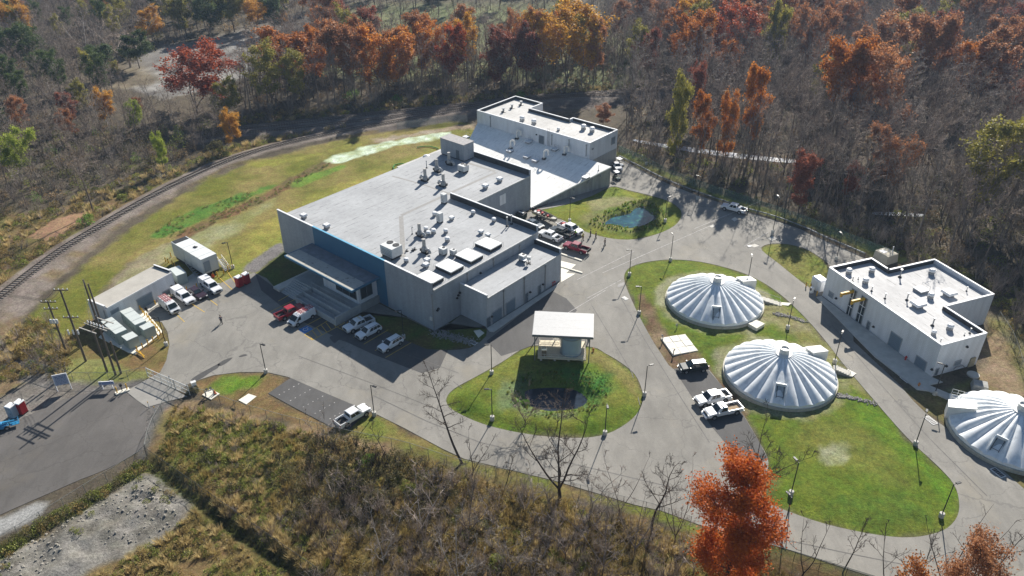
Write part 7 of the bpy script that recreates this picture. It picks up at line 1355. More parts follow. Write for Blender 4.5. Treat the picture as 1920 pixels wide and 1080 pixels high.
# ---------------- leafy trees one can tell apart: (crown centre x, top y, width px, base y, leaves, kind, name, label)
NOTABLE = [(370,104,112,212,'red',1,'deep red spreading tree left of the railway, the reddest crown on that side'), (432,158,56,232,'olive',0,'pale yellow-green tree just right of the deep red tree'), (441,214,44,279,'gold',4,'small glowing orange-yellow tree beside the two rail tracks'),
 (552,72,112,205,'orange',0,'golden orange broad tree at the left end of the row behind the tracks'), (604,62,52,190,'orange',2,'small red-orange crown peeping over the left end of the tree row'), (648,58,84,206,'rust',3,'brownish orange tree second in the row behind the tracks'), (722,54,92,208,'orange',5,'bright orange round crown third in the row behind the tracks'), (694,52,60,196,'rust',0,'dull orange crown between the second and third row trees'), (846,60,66,196,'red',2,'tall narrow red-orange tree in the row behind the rear building'),
 (940,66,72,192,'maroon',4,'brownish maroon tree left of the rear building corner'), (988,64,60,190,'maroon',0,'maroon tree directly above the rear building roof'), (1062,24,110,184,'gold',1,'biggest golden crown, above the right end of the rear building'), (1112,52,50,186,'rust',2,'rust tree against the right side of the biggest golden crown'), (1006,38,60,176,'gold',3,'yellow-gold crown left of and behind the biggest golden crown'), (980,18,46,150,'rust',5,'hazy orange crown behind the yellow-gold one near the field'), (806,44,66,176,'orange',5,'reddish orange low crown behind the tall narrow red-orange tree'), (872,44,60,176,'gold',0,'olive-gold crown behind the row, over the pale field'), (760,62,30,178,'red',2,'little crimson crown at the edge of the pale field'),
 (1285,52,68,168,'orange',0,'orange rounded tree at the left of the right-hand wood'), (1217,62,46,158,'maroon',2,'dark crimson tree at the left edge of the right-hand wood'), (1283,8,64,122,'gold',3,'gold crown at the top, above the dark crimson tree'), (1364,24,84,138,'red',1,'red-orange spreading crown at the top of the right-hand wood'), (1376,-18,90,84,'rust',0,'rust crown cut by the top edge in the right-hand wood'), (1443,16,52,150,'olive',4,'yellow-topped mixed tree between two rust crowns near the top'), (1508,14,60,150,'rust',5,'dull orange crown right of the yellow-topped one near the top'),
 (1558,92,92,262,'orange',3,'tall orange-brown tree rising from the middle of the right-hand wood'), (1618,98,94,268,'rust',1,'big rust-coloured tree right beside the tall orange-brown one'), (1402,140,62,302,'orange',2,'vivid orange-red crown over the creek in the right-hand wood'), (1264,160,48,318,'olive',4,'tall pale yellow-green tree above the rear road corner'), (1312,188,50,312,'orange',2,'left of two soft orange crowns above the creek'), (1352,190,44,314,'orange',4,'right of two soft orange crowns above the creek'), (1632,50,82,172,'rust',1,'dull rust spreading crown in the upper right wood'), (1720,46,82,196,'rust',3,'brown-rust crown right of the dull rust one in the upper right wood'), (1828,82,92,215,'rust',0,'rust tree with a broad crown below the upper right corner'), (1888,36,62,160,'rust',5,'rust crown nearest the upper right corner'),
 (1652,248,66,375,'rust',5,'small rusty tree standing in front of the big rust-coloured one'), (1862,228,112,410,'olive',1,'large yellow-olive tree at the right edge of the wood'), (1497,298,60,398,'maroon',4,'short maroon tree above the guardrail curve'), (1588,316,44,385,'maroon',2,'little dark red tree right of the short maroon one'), (1685,30,70,130,'olive',4,'dull green-grey crown in the upper right wood'), (1300,120,40,240,'maroon',5,'thin maroon tree between the orange rounded one and the railway'),
 (38,10,60,80,'gold',4,'ochre tree near the upper left corner'), (290,22,44,88,'gold',0,'ochre tree left of the gravel clearing'), (350,-6,60,66,'olive',4,'first of the green-gold trees at the back of the gravel clearing'), (395,-14,64,62,'green',1,'dark green tree behind the gravel clearing'), (440,-10,62,60,'olive',3,'yellow-green tree in the middle behind the gravel clearing'), (484,-8,64,56,'gold',5,'bright yellow tree behind the right part of the gravel clearing'), (516,-4,50,60,'green',4,'dark green tree right of the bright yellow one by the clearing'), (530,26,26,58,'gold',2,'small orange-yellow tree at the right corner of the gravel clearing'), (206,174,46,236,'gold',4,'orange-yellow tree half hidden in the bare left-hand wood'), (140,178,40,240,'maroon',2,'rusty red tree in the bare left-hand wood'), (308,258,28,322,'lime',4,'slim yellow-green sapling in the left wood nearest the railway'), (262,198,36,262,'lime',3,'thin yellow-green tree in the left wood'), (40,246,52,340,'lime',5,'yellow-green thin tree at the left edge of the frame'), (200,90,60,150,'green',4,'dark green crown in the upper left wood'), (56,50,60,130,'green',1,'dark bushy tree in the upper left corner'), (262,68,56,128,'green',0,'dark green tree below the ochre tree left of the clearing'), (1130,200,40,236,'rust',4,'low red-brown bush-like tree right of the rear building')]
NOTABLE = [(a, b, c, d-22 if 480 < a < 1140 and 176 <= d < 212 else d, *e) for a, b, c, d, *e in NOTABLE]
for cx, yt, wpx, yb, lf, k, lab in NOTABLE:
    g = G(cx, yb); H = max(4.5, height_at(cx, yb, yt)); dist = np.linalg.norm(g-np.array([0, 0, CAM_H])); wm = wpx*dist/F_PX; tree('autumn_tree' if lf not in ('green', 'lime') else 'leafy_tree', lab, g[:2], H, wm/(14.2*H/20), leafy=k, leaf=lf, group=None)
NOT_XY = np.array([G(n[0], n[3])[:2] for n in NOTABLE])
# pale-barked bare trees
for i, (cx, yt, yb, wpx, k, lab) in enumerate(((245, 8, 126, 90, 3, 'tall pale-barked leafless tree fanning upward near the gravel clearing'), (165, 18, 112, 56, 6, 'pale-barked leafless tree left of the tall fanning one'), (690, 0, 58, 46, 8, 'white-limbed leafless tree against the pale field'), (175, 262, 398, 70, 1, 'dead vine-hung tree trunk by the rail embankment on the left'), (1690, 300, 440, 40, 2, 'leaning pale dead tree behind the L-shaped building'))):
    g = G(cx, yb); H = height_at(cx, yb, yt); dist = np.linalg.norm(g-np.array([0, 0, CAM_H])); tree('bare_tree', lab, g[:2], H, wpx*dist/F_PX/(10*H/20), bare=k, bark=(BARKP, TWIGP) if i != 3 else None)
# ---------------- the two woods: nearest trees single, the rest one mass
def scatter_pts(px, step, seed, excl=(), jit=.42):
    poly = gpoly(px, smooth=False); r = np.random.default_rng(seed); lo, hi = poly.min(0), poly.max(0); gx, gy = np.meshgrid(np.arange(lo[0], hi[0], step), np.arange(lo[1], hi[1], step)); q = np.stack([gx.ravel(), gy.ravel()], 1)+r.uniform(-jit, jit, (gx.size, 2))*step; q = q[inside(q, poly)]
    for e in excl: q = q[~inside(q, e)]
    return q
CLR1 = gpoly([(255,130),(290,96),(400,76),(520,50),(590,52),(575,78),(520,108),(400,128),(300,140)], smooth=False); CLR2 = gpoly([(640,100),(660,62),(760,48),(900,28),(1080,30),(1150,45),(1120,85),(900,100),(700,112)], smooth=False)
CRK = gpoly([(1180,255),(1290,266),(1400,281),(1500,292),(1500,306),(1400,298),(1290,286),(1190,272)], smooth=False)
WA = scatter_pts([(-260,560),(-40,436),(150,368),(300,318),(400,278),(440,262),(440,240),(300,240),(240,160),(240,110),(300,80),(480,30),(560,26),(560,-46),(-260,-46)], 5.3, 1, (CLR1,))
WB = scatter_pts([(440,225),(700,194),(880,178),(1000,168),(1160,160),(1330,148),(1330,130),(1150,60),(560,80),(470,150),(440,200)], 5.0, 2, (CLR2, CLR1))
WB2 = scatter_pts([(560,60),(1330,130),(1330,-46),(560,-46)], 8.5, 5, (CLR2, CLR1))
WC = scatter_pts([(1172,270),(1250,312),(1350,346),(1450,380),(1560,418),(1690,462),(1770,478),(1880,540),(1960,610),(2240,720),(2300,300),(2200,-46),(1200,-46),(1190,130),(1180,200)], 5.4, 3, (CRK,))
k = np.ones(len(WC), bool)
for rl_ in (RAIL2, RAIL3): k &= dist_line(WC, rl_, False) > 3.5
WC = WC[k]; TP = np.concatenate([WA, WB, WB2, WC]); SIDE = np.concatenate([np.zeros(len(WA)), np.ones(len(WB)), np.full(len(WB2), 3), np.full(len(WC), 2)])
dn = np.min(np.hypot(TP[:, None, 0]-NOT_XY[None, :, 0], TP[:, None, 1]-NOT_XY[None, :, 1]), 1); TP, SIDE = TP[dn > 2.0], SIDE[dn > 2.0]
D = np.hypot(TP[:, 0], TP[:, 1]); TH = RNG.uniform(13, 21, len(TP)); TH = np.where(SIDE == 0, TH*.72, TH); TH = np.where((SIDE == 0) & (D < 215), TH*.72, TH); TH = np.where((SIDE == 2), TH*1.08, TH)
PB = np.array([to_px((x, y, 0)) for x, y in TP]); TH = np.where((PB[:, 0] > 220) & (PB[:, 0] < 560) & (PB[:, 1] > 100) & (PB[:, 1] < 235) & (SIDE == 0), TH*.55, TH)
PXY = np.array([to_px((x, y, 6)) for x, y in TP]); vis = (PXY[:, 0] > -30) & (PXY[:, 0] < 1950) & (PXY[:, 1] > -30); order = np.argsort(np.where(vis, D, 1e6)); near = order[:285]; NB = len(BARE)
GRPS = {0: ('grey leafless tree in the wood left of the curving single track', 'leafless trees left of the railway'), 1: ('grey leafless tree in the row behind the pair of rail tracks', 'leafless trees behind the rail pair'), 2: ('grey leafless tree in the wood beyond the guardrail on the right', 'leafless trees of the right-hand wood'), 3: ('grey leafless tree on the far pale field', 'leafless trees of the far field')}
SHORT = [n[6].split(',')[0] for n in NOTABLE]; NPX = np.array([(n[0], n[3]) for n in NOTABLE], float)
def near_label(i):
    bx, by = to_px((*TP[i], 0)); d = np.hypot(NPX[:, 0]-bx, (NPX[:, 1]-by)*1.6); ok = [len(s_.split()) <= 10 for s_ in SHORT]; j = int(np.argmin(np.where(ok, d, 1e6))); dx, dy = bx-NPX[j, 0], by-NPX[j, 1]
    rel = ('left of' if dx < 0 else 'right of') if abs(dx) > abs(dy)*1.6 else ('behind' if dy < 0 else 'before')
    return 'grey leafless tree '+rel+' the '+SHORT[j], GRPS[int(SIDE[i])][1]
for i in near:
    lb, gp = near_label(i); tree('bare_tree', lb, TP[i], TH[i], random.uniform(.75, 1.15), bare=int(i) % NB, group=gp, z=0)
# ---------------- masses placed by geometry nodes
def scatter(name, label, P, scale, protos, kind='stuff', flat=None):
    """one object whose points carry copies of a few small meshes"""
    N = len(P); me = bpy.data.meshes.new(name); me.vertices.add(N); me.vertices.foreach_set('co', np.asarray(P, np.float32).ravel()); r = np.random.default_rng(N)
    for nm, val, ty in (('sc', np.asarray(scale, np.float32), 'FLOAT'), ('rz', r.uniform(0, 6.28, N).astype(np.float32), 'FLOAT')): a = me.attributes.new(nm, ty, 'POINT'); a.data.foreach_set('value', val)
    a = me.attributes.new('pick', 'INT', 'POINT'); a.data.foreach_set('value', r.integers(0, len(protos), N).astype(np.int32))
    c = bpy.data.collections.new(name+'_kinds')
    for j, p in enumerate(protos): o = bpy.data.objects.new('%s_kind_%02d' % (name, j), p); c.objects.link(o)
    g = bpy.data.node_groups.new(name+'_scatter', 'GeometryNodeTree'); g.interface.new_socket('Geometry', in_out='INPUT', socket_type='NodeSocketGeometry'); g.interface.new_socket('Geometry', in_out='OUTPUT', socket_type='NodeSocketGeometry')
    n = g.nodes; L = g.links; gi, go = n.new('NodeGroupInput'), n.new('NodeGroupOutput'); ip = n.new('GeometryNodeInstanceOnPoints'); ci = n.new('GeometryNodeCollectionInfo'); ci.inputs[0].default_value = c; ci.inputs[1].default_value = True; ci.inputs[2].default_value = True
    def at(nm, ty): q = n.new('GeometryNodeInputNamedAttribute'); q.data_type = ty; q.inputs[0].default_value = nm; return q.outputs[0]
    cx = n.new('ShaderNodeCombineXYZ'); L.new(at('rz', 'FLOAT'), cx.inputs[2]); L.new(gi.outputs[0], ip.inputs['Points']); L.new(ci.outputs[0], ip.inputs['Instance']); ip.inputs['Pick Instance'].default_value = True; L.new(at('pick', 'INT'), ip.inputs['Instance Index']); L.new(cx.outputs[0], ip.inputs['Rotation']); L.new(at('sc', 'FLOAT'), ip.inputs['Scale']); L.new(ip.outputs[0], go.inputs[0])
    o = link(name, me); o['label'] = label; stuff_(o); md = o.modifiers.new('scatter', 'NODES'); md.node_group = g; return o
rest = order[285:]; rest = rest[(PXY[rest, 0] > -500) & (PXY[rest, 0] < 2500)]
MIX = []
for i, lf in ((0, 'rust'), (5, 'orange'), (3, 'olive'), (1, 'maroon'), (4, 'green')):
    a, b_, tp = bare_meshes(260+i, H=20, spread=4.6, r0=.25, first=.3, nlimb=15, up=.55, sub=(6, 4), rnd=True); r = np.random.default_rng(360+i); c = tp[r.integers(0, len(tp), 7500)]+r.normal(0, .5, (7500, 3)); MIX.append(np_mesh('autumn_tree', [(*a, 0), (*b_, 1), (*quads_at(c, .46, r), 2)], [BARK, TWIG, LM[lf]]))
for nm_, lb_, k_, pr_ in (('far_wood', 'mass of mostly leafless grey trees with a few rusty crowns filling the far right wood', SIDE[rest] > 0, [b[2] for b in BARE]*5+[MIX[0], MIX[0], MIX[1], MIX[2], MIX[3]]), ('left_wood', 'mass of leafless grey trees with a few olive crowns filling the wood at upper left', SIDE[rest] == 0, [b[2] for b in BARE]*4+[MIX[2], MIX[4], MIX[4], MIX[2], MIX[0]])):
    kk_ = rest[k_]; scatter(nm_, lb_, np.column_stack([TP[kk_], np.zeros(len(kk_))]), TH[kk_]/20*.98, pr_)
def leaf_clump(seed, n, rx, rz_, size, mats, stems=6, cap=None):
    r = np.random.default_rng(seed); d = r.normal(0, 1, (n, 3)); d /= np.linalg.norm(d, axis=1)[:, None]; rad = r.uniform(.35, 1, n)**.6; c = d*rad[:, None]*np.array([rx, rx, rz_]); c[:, 2] = np.abs(c[:, 2])*1.0+.05
    k = vnoise(np.column_stack([c[:, 0]*3+c[:, 2], c[:, 1]*3]), .9, seed) > .33; lv = quads_at(c[k], size, r); segs = []
    for _ in range(stems): e = c[r.integers(0, n)]; segs.append((0, 0, 0, *(e*.5+r.normal(0, .05, 3)), .02, .014)); segs.append((*segs[-1][3:6], *e, .014, .006))
    return np_mesh('clump', [(*lv, 0), (*tubes(segs, 3), 1)], [mats, TWIG])
def twig_clump(seed, h, w, n, m):
    r = np.random.default_rng(seed); segs = []
    for _ in range(n):
        a = r.uniform(0, 6.28); q = np.array([np.cos(a)*w*r.uniform(.1, .6), np.sin(a)*w*r.uniform(.1, .6), h*r.uniform(.4, .7)]); e = q+np.array([np.cos(a)*w*r.uniform(0, .5), np.sin(a)*w*r.uniform(0, .5), h*r.uniform(.2, .5)]); segs.append((0, 0, -.05, *q, .028, .016)); segs.append((*q, *e, .016, .006))
        for _ in range(3): f = q+(e-q)*r.uniform(0, .8); segs.append((*f, *(f+r.normal(0, .25, 3)*w+np.array([0, 0, .15*h])), .010, .004))
    return np_mesh('clump', [(*tubes(segs, 3), 0)], [m])
def blade_clump(seed, n, h, w, m):
    r = np.random.default_rng(seed); a = r.uniform(0, 6.28, n); b0 = np.column_stack([np.cos(a)*w*r.uniform(0, .5, n), np.sin(a)*w*r.uniform(0, .5, n), np.zeros(n)]); t = b0+np.column_stack([np.cos(a)*w*r.uniform(.1, .7, n), np.sin(a)*w*r.uniform(.1, .7, n), h*r.uniform(.5, 1.1, n)]); s = np.column_stack([-np.sin(a), np.cos(a), np.zeros(n)])*.035
    v = np.stack([b0-s, b0+s, t+s*.2, t-s*.2], 1).reshape(-1, 3); return np_mesh('clump', [(v, np.arange(4*n).reshape(n, 4), 0)], [m])
LBR = leafmat('weed_leaves', (0.218, 0.149, 0.055), (0.406, 0.314, 0.101), (0.593, 0.497, 0.187)); LBG = leafmat('weed_green', (0.143, 0.167, 0.033), (0.286, 0.311, 0.066), (0.458, 0.440, 0.119)); LTN = leafmat('dry_stems', (0.437, 0.325, 0.148), (0.612, 0.495, 0.242), (0.757, 0.650, 0.349)); LDK = leafmat('dark_scrub', (0.078, 0.076, 0.030), (0.156, 0.138, 0.054), (0.273, 0.228, 0.096)); LUN = leafmat('litter_leaves', (0.182, 0.124, 0.060), (0.312, 0.221, 0.120), (0.442, 0.331, 0.168)); LGR = leafmat('fresh_weeds', (0.104, 0.207, 0.024), (0.182, 0.317, 0.048), (0.286, 0.386, 0.084)); LRD = leafmat('red_weeds', (0.234, 0.041, 0.024), (0.390, 0.083, 0.036), (0.390, 0.193, 0.072))
def zpts(px, step, seed, jit=.5, thr=None, ns=5, excl=()):
    q = scatter_pts(px, step, seed, excl, jit)
    if thr is not None: q = q[fnoise(q, ns, seed) > thr]
    return q
GZG = GZ.reshape(ny, nx)
def z3(q, sink=0.0):
    """points dropped onto the ground sheet"""
    ix = np.clip(np.searchsorted(xs, q[:, 0])-1, 0, nx-2); iy = np.clip(np.searchsorted(ys, q[:, 1])-1, 0, ny-2); fx = (q[:, 0]-xs[ix])/(xs[ix+1]-xs[ix]); fy = (q[:, 1]-ys[iy])/(ys[iy+1]-ys[iy])
    z = (GZG[iy, ix]*(1-fx)+GZG[iy, ix+1]*fx)*(1-fy)+(GZG[iy+1, ix]*(1-fx)+GZG[iy+1, ix+1]*fx)*fy; return np.column_stack([q, z-sink])
FORE = gpoly([(270,870),(330,765),(620,825),(900,900),(1300,1012),(1620,1100),(1500,1300),(300,1300),(-40,1150)], n=2)
FPX = [(300,860),(325,765),(440,778),(620,822),(760,856),(900,902),(1100,952),(1300,1014),(1440,1060),(1640,1130),(1600,1300),(700,1250),(600,1095),(450,990),(310,885)]
q = zpts(FPX, .85, 11); q = q[dist_line(q, DITCH, False) > .9]; kk = fnoise(q, 6, 5); px_ = np.array([to_px((x, y, 0)) for x, y in q]); dark = np.exp(-((px_[:, 0]-690)/150)**2-((px_[:, 1]-905)/80)**2); r = RNG.random(len(q))
greenish = np.clip(1.1-np.hypot((px_[:, 0]-420)/190, (px_[:, 1]-850)/110), 0, 1); cls = np.where(r < dark*.85, 2, np.where(r < dark*.85+greenish*.55+.12*(kk > .5), 1, np.where(kk > .56, 3, 0)))
sc = RNG.uniform(.55, 1.25, len(q))*(1+.35*(kk-.5)*2); grass_ = px_[:, 1] < 800
PR = {0: [leaf_clump(i, 150, .72, .85, .15, LBR) for i in range(3)]+[blade_clump(5, 70, 1.0, .9, LBR)], 1: [leaf_clump(10+i, 150, .75, .7, .16, LBG) for i in range(3)]+[blade_clump(15, 60, .9, .8, LBG)], 2: [leaf_clump(20+i, 150, .9, 1.5, .17, LDK) for i in range(3)]+[twig_clump(25, 2.0, .9, 12, BARKD)], 3: [blade_clump(30+i, 90, .9, .9, LTN) for i in range(2)]+[twig_clump(33, 1.2, .8, 12, TWIG)]}
for c_, (nm, lb) in {0: ('brown_brush', 'brown dying weeds and brush covering the foreground bank'), 1: ('green_brush', 'olive green weeds in the foreground brush below the gate'), 2: ('dark_thicket', 'dark tangled thicket in the middle of the foreground brush'), 3: ('dry_grass', 'tan dry grass and stalks among the foreground brush')}.items():
    k = cls == c_; scatter(nm, lb, z3(q[k]), sc[k]*(1.15 if c_ == 2 else .95), PR[c_])
q = zpts([(600,1095),(450,990),(310,885),(352,905),(352,950),(330,995),(250,1040),(180,1085),(60,1140),(300,1300),(800,1300)], .9, 12, thr=.34); q = q[dist_line(q, DITCH, False) > 1.0]; q = q[sdf(q, gpoly([(-60,1080),(100,990),(275,890),(350,945),(330,985),(260,1020),(60,1130)], n=2)) < 0]; scatter('bank_weeds', 'mixed green and brown weeds between the fence and the gravel spoil', z3(q), RNG.uniform(.5, 1.1, len(q)), PR[0][:2]+PR[1][:2]+[PR[3][0]])
q = zpts([(-20,1036),(80,978),(180,922),(270,862),(286,872),(200,930),(100,990),(0,1050)], .7, 13); scatter('hedge', 'low weedy hedge along the edge of the dark lot', z3(q), RNG.uniform(.7, 1.25, len(q)), PR[1][:2]+PR[2][:1]+PR[0][:1])
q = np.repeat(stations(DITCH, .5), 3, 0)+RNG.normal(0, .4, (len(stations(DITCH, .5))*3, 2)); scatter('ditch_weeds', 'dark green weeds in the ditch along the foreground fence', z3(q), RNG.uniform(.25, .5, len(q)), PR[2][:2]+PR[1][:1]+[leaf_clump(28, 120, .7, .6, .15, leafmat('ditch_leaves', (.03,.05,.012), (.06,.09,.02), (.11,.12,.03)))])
q = zpts([(-60,1080),(100,990),(275,890),(350,945),(330,985),(260,1020),(60,1130)], 1.6, 15, thr=.50); scatter('spoil_weeds', 'scattered weeds growing on the grey gravel spoil', z3(q), RNG.uniform(.4, .9, len(q)), PR[1][:2]+PR[0][:1])
def stone(seed): r = np.random.default_rng(seed); b = MB(); b.box((0, 0, .05), (r.uniform(.2, .4), r.uniform(.2, .35), r.uniform(.12, .25)), seed, .6); return b.build('stone', M_STONE).data
M_STONE = mat('spoil_stone', (.30,.28,.24), .9, var=.35, scale=2); SM = []
for i in range(3):
    me_ = stone(i); SM.append(me_); bpy.data.objects.remove([o for o in bpy.data.objects if o.data == me_][0])
q = zpts([(-60,1080),(100,992),(275,894),(345,943),(325,983),(260,1016),(60,1126)], .75, 35, thr=.42); scatter('spoil_stones', 'loose stones strewn over the grey gravel spoil', z3(q), RNG.uniform(.3, 1.3, len(q)), SM)
q = zpts([(560,905),(700,935),(860,885),(1000,925),(1240,992),(1300,1030),(1290,1300),(540,1300),(600,1040)], 1.9, 36, thr=.32); scatter('bare_shrubs', 'tangle of pale grey leafless shrubs along the bottom centre', z3(q), RNG.uniform(.6, 1.35, len(q)), [twig_clump(70+i, 2.6, 1.5, 18, TWIGP if i < 2 else TWIG) for i in range(4)])
# strip of scrub beside the tracks and at the wood edges
q = np.concatenate([zpts([(-160,650),(0,548),(60,500),(130,452),(200,412),(280,366),(330,336),(360,318),(300,312),(150,366),(-40,436),(-200,540)], 1.5, 16, thr=.30, excl=(gpoly([(60,440),(120,405),(170,395),(150,420),(90,450)]),)), zpts([(330,330),(440,290),(540,265),(640,246),(720,238),(690,232),(560,252),(440,270),(350,300)], 1.5, 17), zpts([(440,238),(700,211),(890,194),(1010,181),(1160,171),(1330,157),(1330,145),(1150,160),(1000,170),(700,196),(440,218)], 1.7, 18)])
q = q[(dist_line(q, RAIL1, False) > 3.2) & (dist_line(q, RAIL2, False) > 3.2)]; scatter('rail_scrub', 'olive and brown scrub lining the railway tracks', z3(q), RNG.uniform(.7, 1.7, len(q)), PR[0][:3]+PR[1][:2]+PR[2][:1]+[PR[3][2], PR[3][0]])
TWC = [twig_clump(40+i, 3.0, 1.6, 16, TWIG) for i in range(3)]
q = np.concatenate([zpts([(-260,560),(-40,430),(150,362),(300,312),(440,258),(440,240),(300,240),(-260,240)], 3.0, 19), zpts([(1165,282),(1250,322),(1350,355),(1450,388),(1560,426),(1690,474),(1770,486),(1890,560),(1960,640),(2240,760),(2300,420),(1800,330),(1500,310),(1300,290),(1180,262)], 2.4, 20, thr=.30)]); scatter('undergrowth', 'tangle of bare undergrowth on the floor of both woods', z3(q), RNG.uniform(.6, 1.5, len(q)), TWC+[leaf_clump(50, 120, 1.3, 1.5, .26, LUN), leaf_clump(51, 120, 1.3, 1.6, .26, LDK), leaf_clump(52, 120, 1.2, 1.2, .24, LBG)])
q = np.concatenate([zpts([(-260,240),(560,60),(560,-46),(-260,-46)], 6, 21, excl=(CLR1,)), zpts([(1180,262),(1300,288),(1500,308),(1800,330),(2300,420),(2200,-46),(1200,-46)], 5.5, 22), zpts([(440,236),(880,192),(1330,152),(1330,100),(560,90)], 4.5, 23, excl=(CLR2, CLR1))]); q = q[(dist_line(q, RAIL2, False) > 4)]; scatter('far_undergrowth', 'brown undergrowth between the far trees', z3(q), RNG.uniform(1.0, 2.2, len(q)), TWC[:2]+[leaf_clump(53, 90, 1.3, 1.4, .32, LUN), leaf_clump(54, 90, 1.3, 1.6, .32, LDK), leaf_clump(55, 80, 1.2, 1.2, .3, LUN)])
q = zpts([(60,705),(0,640),(60,590),(100,600),(150,640),(110,690),(150,718),(60,700),(0,720),(-80,780),(-100,660),(-20,600)], 1.1, 24, thr=.38); scatter('corner_brush', 'brown and olive brush left of the utility poles', z3(q), RNG.uniform(.6, 1.4, len(q)), PR[0][:3]+PR[1][:1]+TWC[:1]+[PR[3][0]])
q = zpts([(1850,560),(1880,590),(1915,650),(1945,740),(2100,800),(2200,700),(1960,560),(1860,500)], 1.3, 25, thr=.3); scatter('east_brush', 'brown and yellow-green brush at the right edge behind the L-shaped building', z3(q), RNG.uniform(.6, 1.5, len(q)), PR[0][:2]+PR[1][:2]+TWC[:2])
q = zpts([(1500,415),(1600,452),(1690,482),(1760,500),(1850,560),(1880,560),(1770,478),(1650,440),(1520,400)], 1.3, 26, thr=.25); scatter('wood_edge_scrub', 'green-brown scrub at the wood edge behind the L-shaped building', z3(q), RNG.uniform(.7, 1.5, len(q)), PR[2][:3]+PR[1][:2]+TWC[:1])
q = zpts([(-260,560),(-40,430),(150,362),(300,312),(440,258),(440,240),(300,240),(-260,200)], 7, 27); scatter('understory_saplings', 'olive and yellowish leafy saplings among the bare trees on the left', z3(q), RNG.uniform(.8, 1.8, len(q)), [leaf_clump(56, 260, 1.6, 2.6, .22, LBG), leaf_clump(57, 240, 1.7, 2.4, .24, LUN), leaf_clump(58, 260, 1.3, 3.0, .2, LGR), leaf_clump(59, 220, 1.8, 2.2, .24, LDK)])
# pond margins
def ring(poly, a, b_, step, seed): lo, hi = poly.min(0)-4, poly.max(0)+4; r = np.random.default_rng(seed); q = r.uniform(lo, hi, (int((hi-lo).prod()/step**2), 2)); d = -sdf(q, poly); return q[(d > a) & (d < b_)]
RD = [blade_clump(60+i, 70, 1.0, .7, LBG) for i in range(2)]+[blade_clump(63, 70, .9, .7, LGR)]
q = ring(POND1, .5, 3.0, .65, 31); scatter('pond_reeds', 'green and yellow reeds ringing the blue pond', z3(q), RNG.uniform(.25, .6, len(q)), RD)
q = ring(POND2, .4, 2.8, .62, 32); scatter('basin_weeds', 'rank green weeds round the dark pool in the central island', z3(q), RNG.uniform(.2, .5, len(q)), RD+[PR[1][0], leaf_clump(64, 130, .6, .5, .15, LGR), leaf_clump(65, 120, .5, .45, .15, LBR)])
q = zpts([(1092,700),(1120,700),(1150,722),(1145,748),(1110,764),(1100,748),(1090,730)], .5, 33); scatter('basin_greens', 'bright green ground plants right of the dark pool', z3(q), RNG.uniform(.18, .38, len(q)), [leaf_clump(66, 140, .6, .5, .14, LGR), leaf_clump(67, 140, .6, .45, .14, LGR)])
q = zpts([(286,440),(330,407),(420,373),(512,348),(600,312),(620,300),(622,310),(500,376),(400,420),(330,446)], 1.1, 34, thr=.42); scatter('swale_weeds', 'green and russet weeds in the hillside swale', z3(q), RNG.uniform(.3, .7, len(q)), [PR[1][0], PR[0][0], leaf_clump(68, 120, .7, .5, .16, LGR)])
# ---------------- foreground trees
def special(name, label, base, top, seed, spread, r0, bark, twm, leaf=None, lean_px=0, nleaf=0, lsize=.2, z=None, **kw):
    g = G(*base); H = height_at(base[0], base[1], top); r = np.random.default_rng(seed); dist = np.linalg.norm(g-np.array([0, 0, CAM_H*.6])); big, small, tips = skeleton(r, H, spread, r0, lean=(lean_px*dist/F_PX/H, 0), **kw)
    t = thing(name, label, 'tree', (g[0], g[1], gz(*g[:2]))); link('trunk', np_mesh('trunk', [(*tubes(big, 7), 0)], [bark]), t); parts = [(*tubes(small, 4), 0)]
    if leaf: c = tips[r.integers(0, len(tips), nleaf)]+r.normal(0, lsize*2.1, (nleaf, 3)); kk = vnoise(np.column_stack([c[:, 0]+c[:, 2]*.8, c[:, 1]-c[:, 2]*.4]), 1.1, seed) > .22; parts.append((*quads_at(c[kk], lsize, r), 1))
    link('crown', np_mesh('crown', parts, [twm, leaf] if leaf else [twm]), t); return t
BT = treemat('foreground_twigs', (.085,.07,.058), .15)
special('maple_tree', 'blazing orange-red maple rising at the bottom edge, in front of the parking bay', (1352,1124), 905, 71, 4.3, .24, BARKD, BT, LM['blaze'], 10, 46000, .23, first=.12, nlimb=24, up=.62, sub=(8, 5), wob=.05, rnd=True)
special('oak_tree', 'orange-brown crown cut by the bottom edge under the right-hand bend', (1770,1230), 1038, 72, 3.6, .2, BARKD, BT, LM['rust'], 0, 16000, .2, first=.3, nlimb=18, up=.6, sub=(6, 4), rnd=True); special('oak_tree', 'low orange crown at the bottom edge right of the maple', (1660,1240), 1066, 73, 2.8, .16, BARKD, BT, LM['orange'], 0, 5000, .2, first=.3, nlimb=12, up=.6, sub=(6, 4)); special('oak_tree', 'sliver of orange crown in the bottom right corner', (1925,1200), 1062, 74, 2.4, .14, BARKD, BT, LM['gold'], 0, 3500, .2, first=.3, nlimb=10, up=.6, sub=(6, 4))
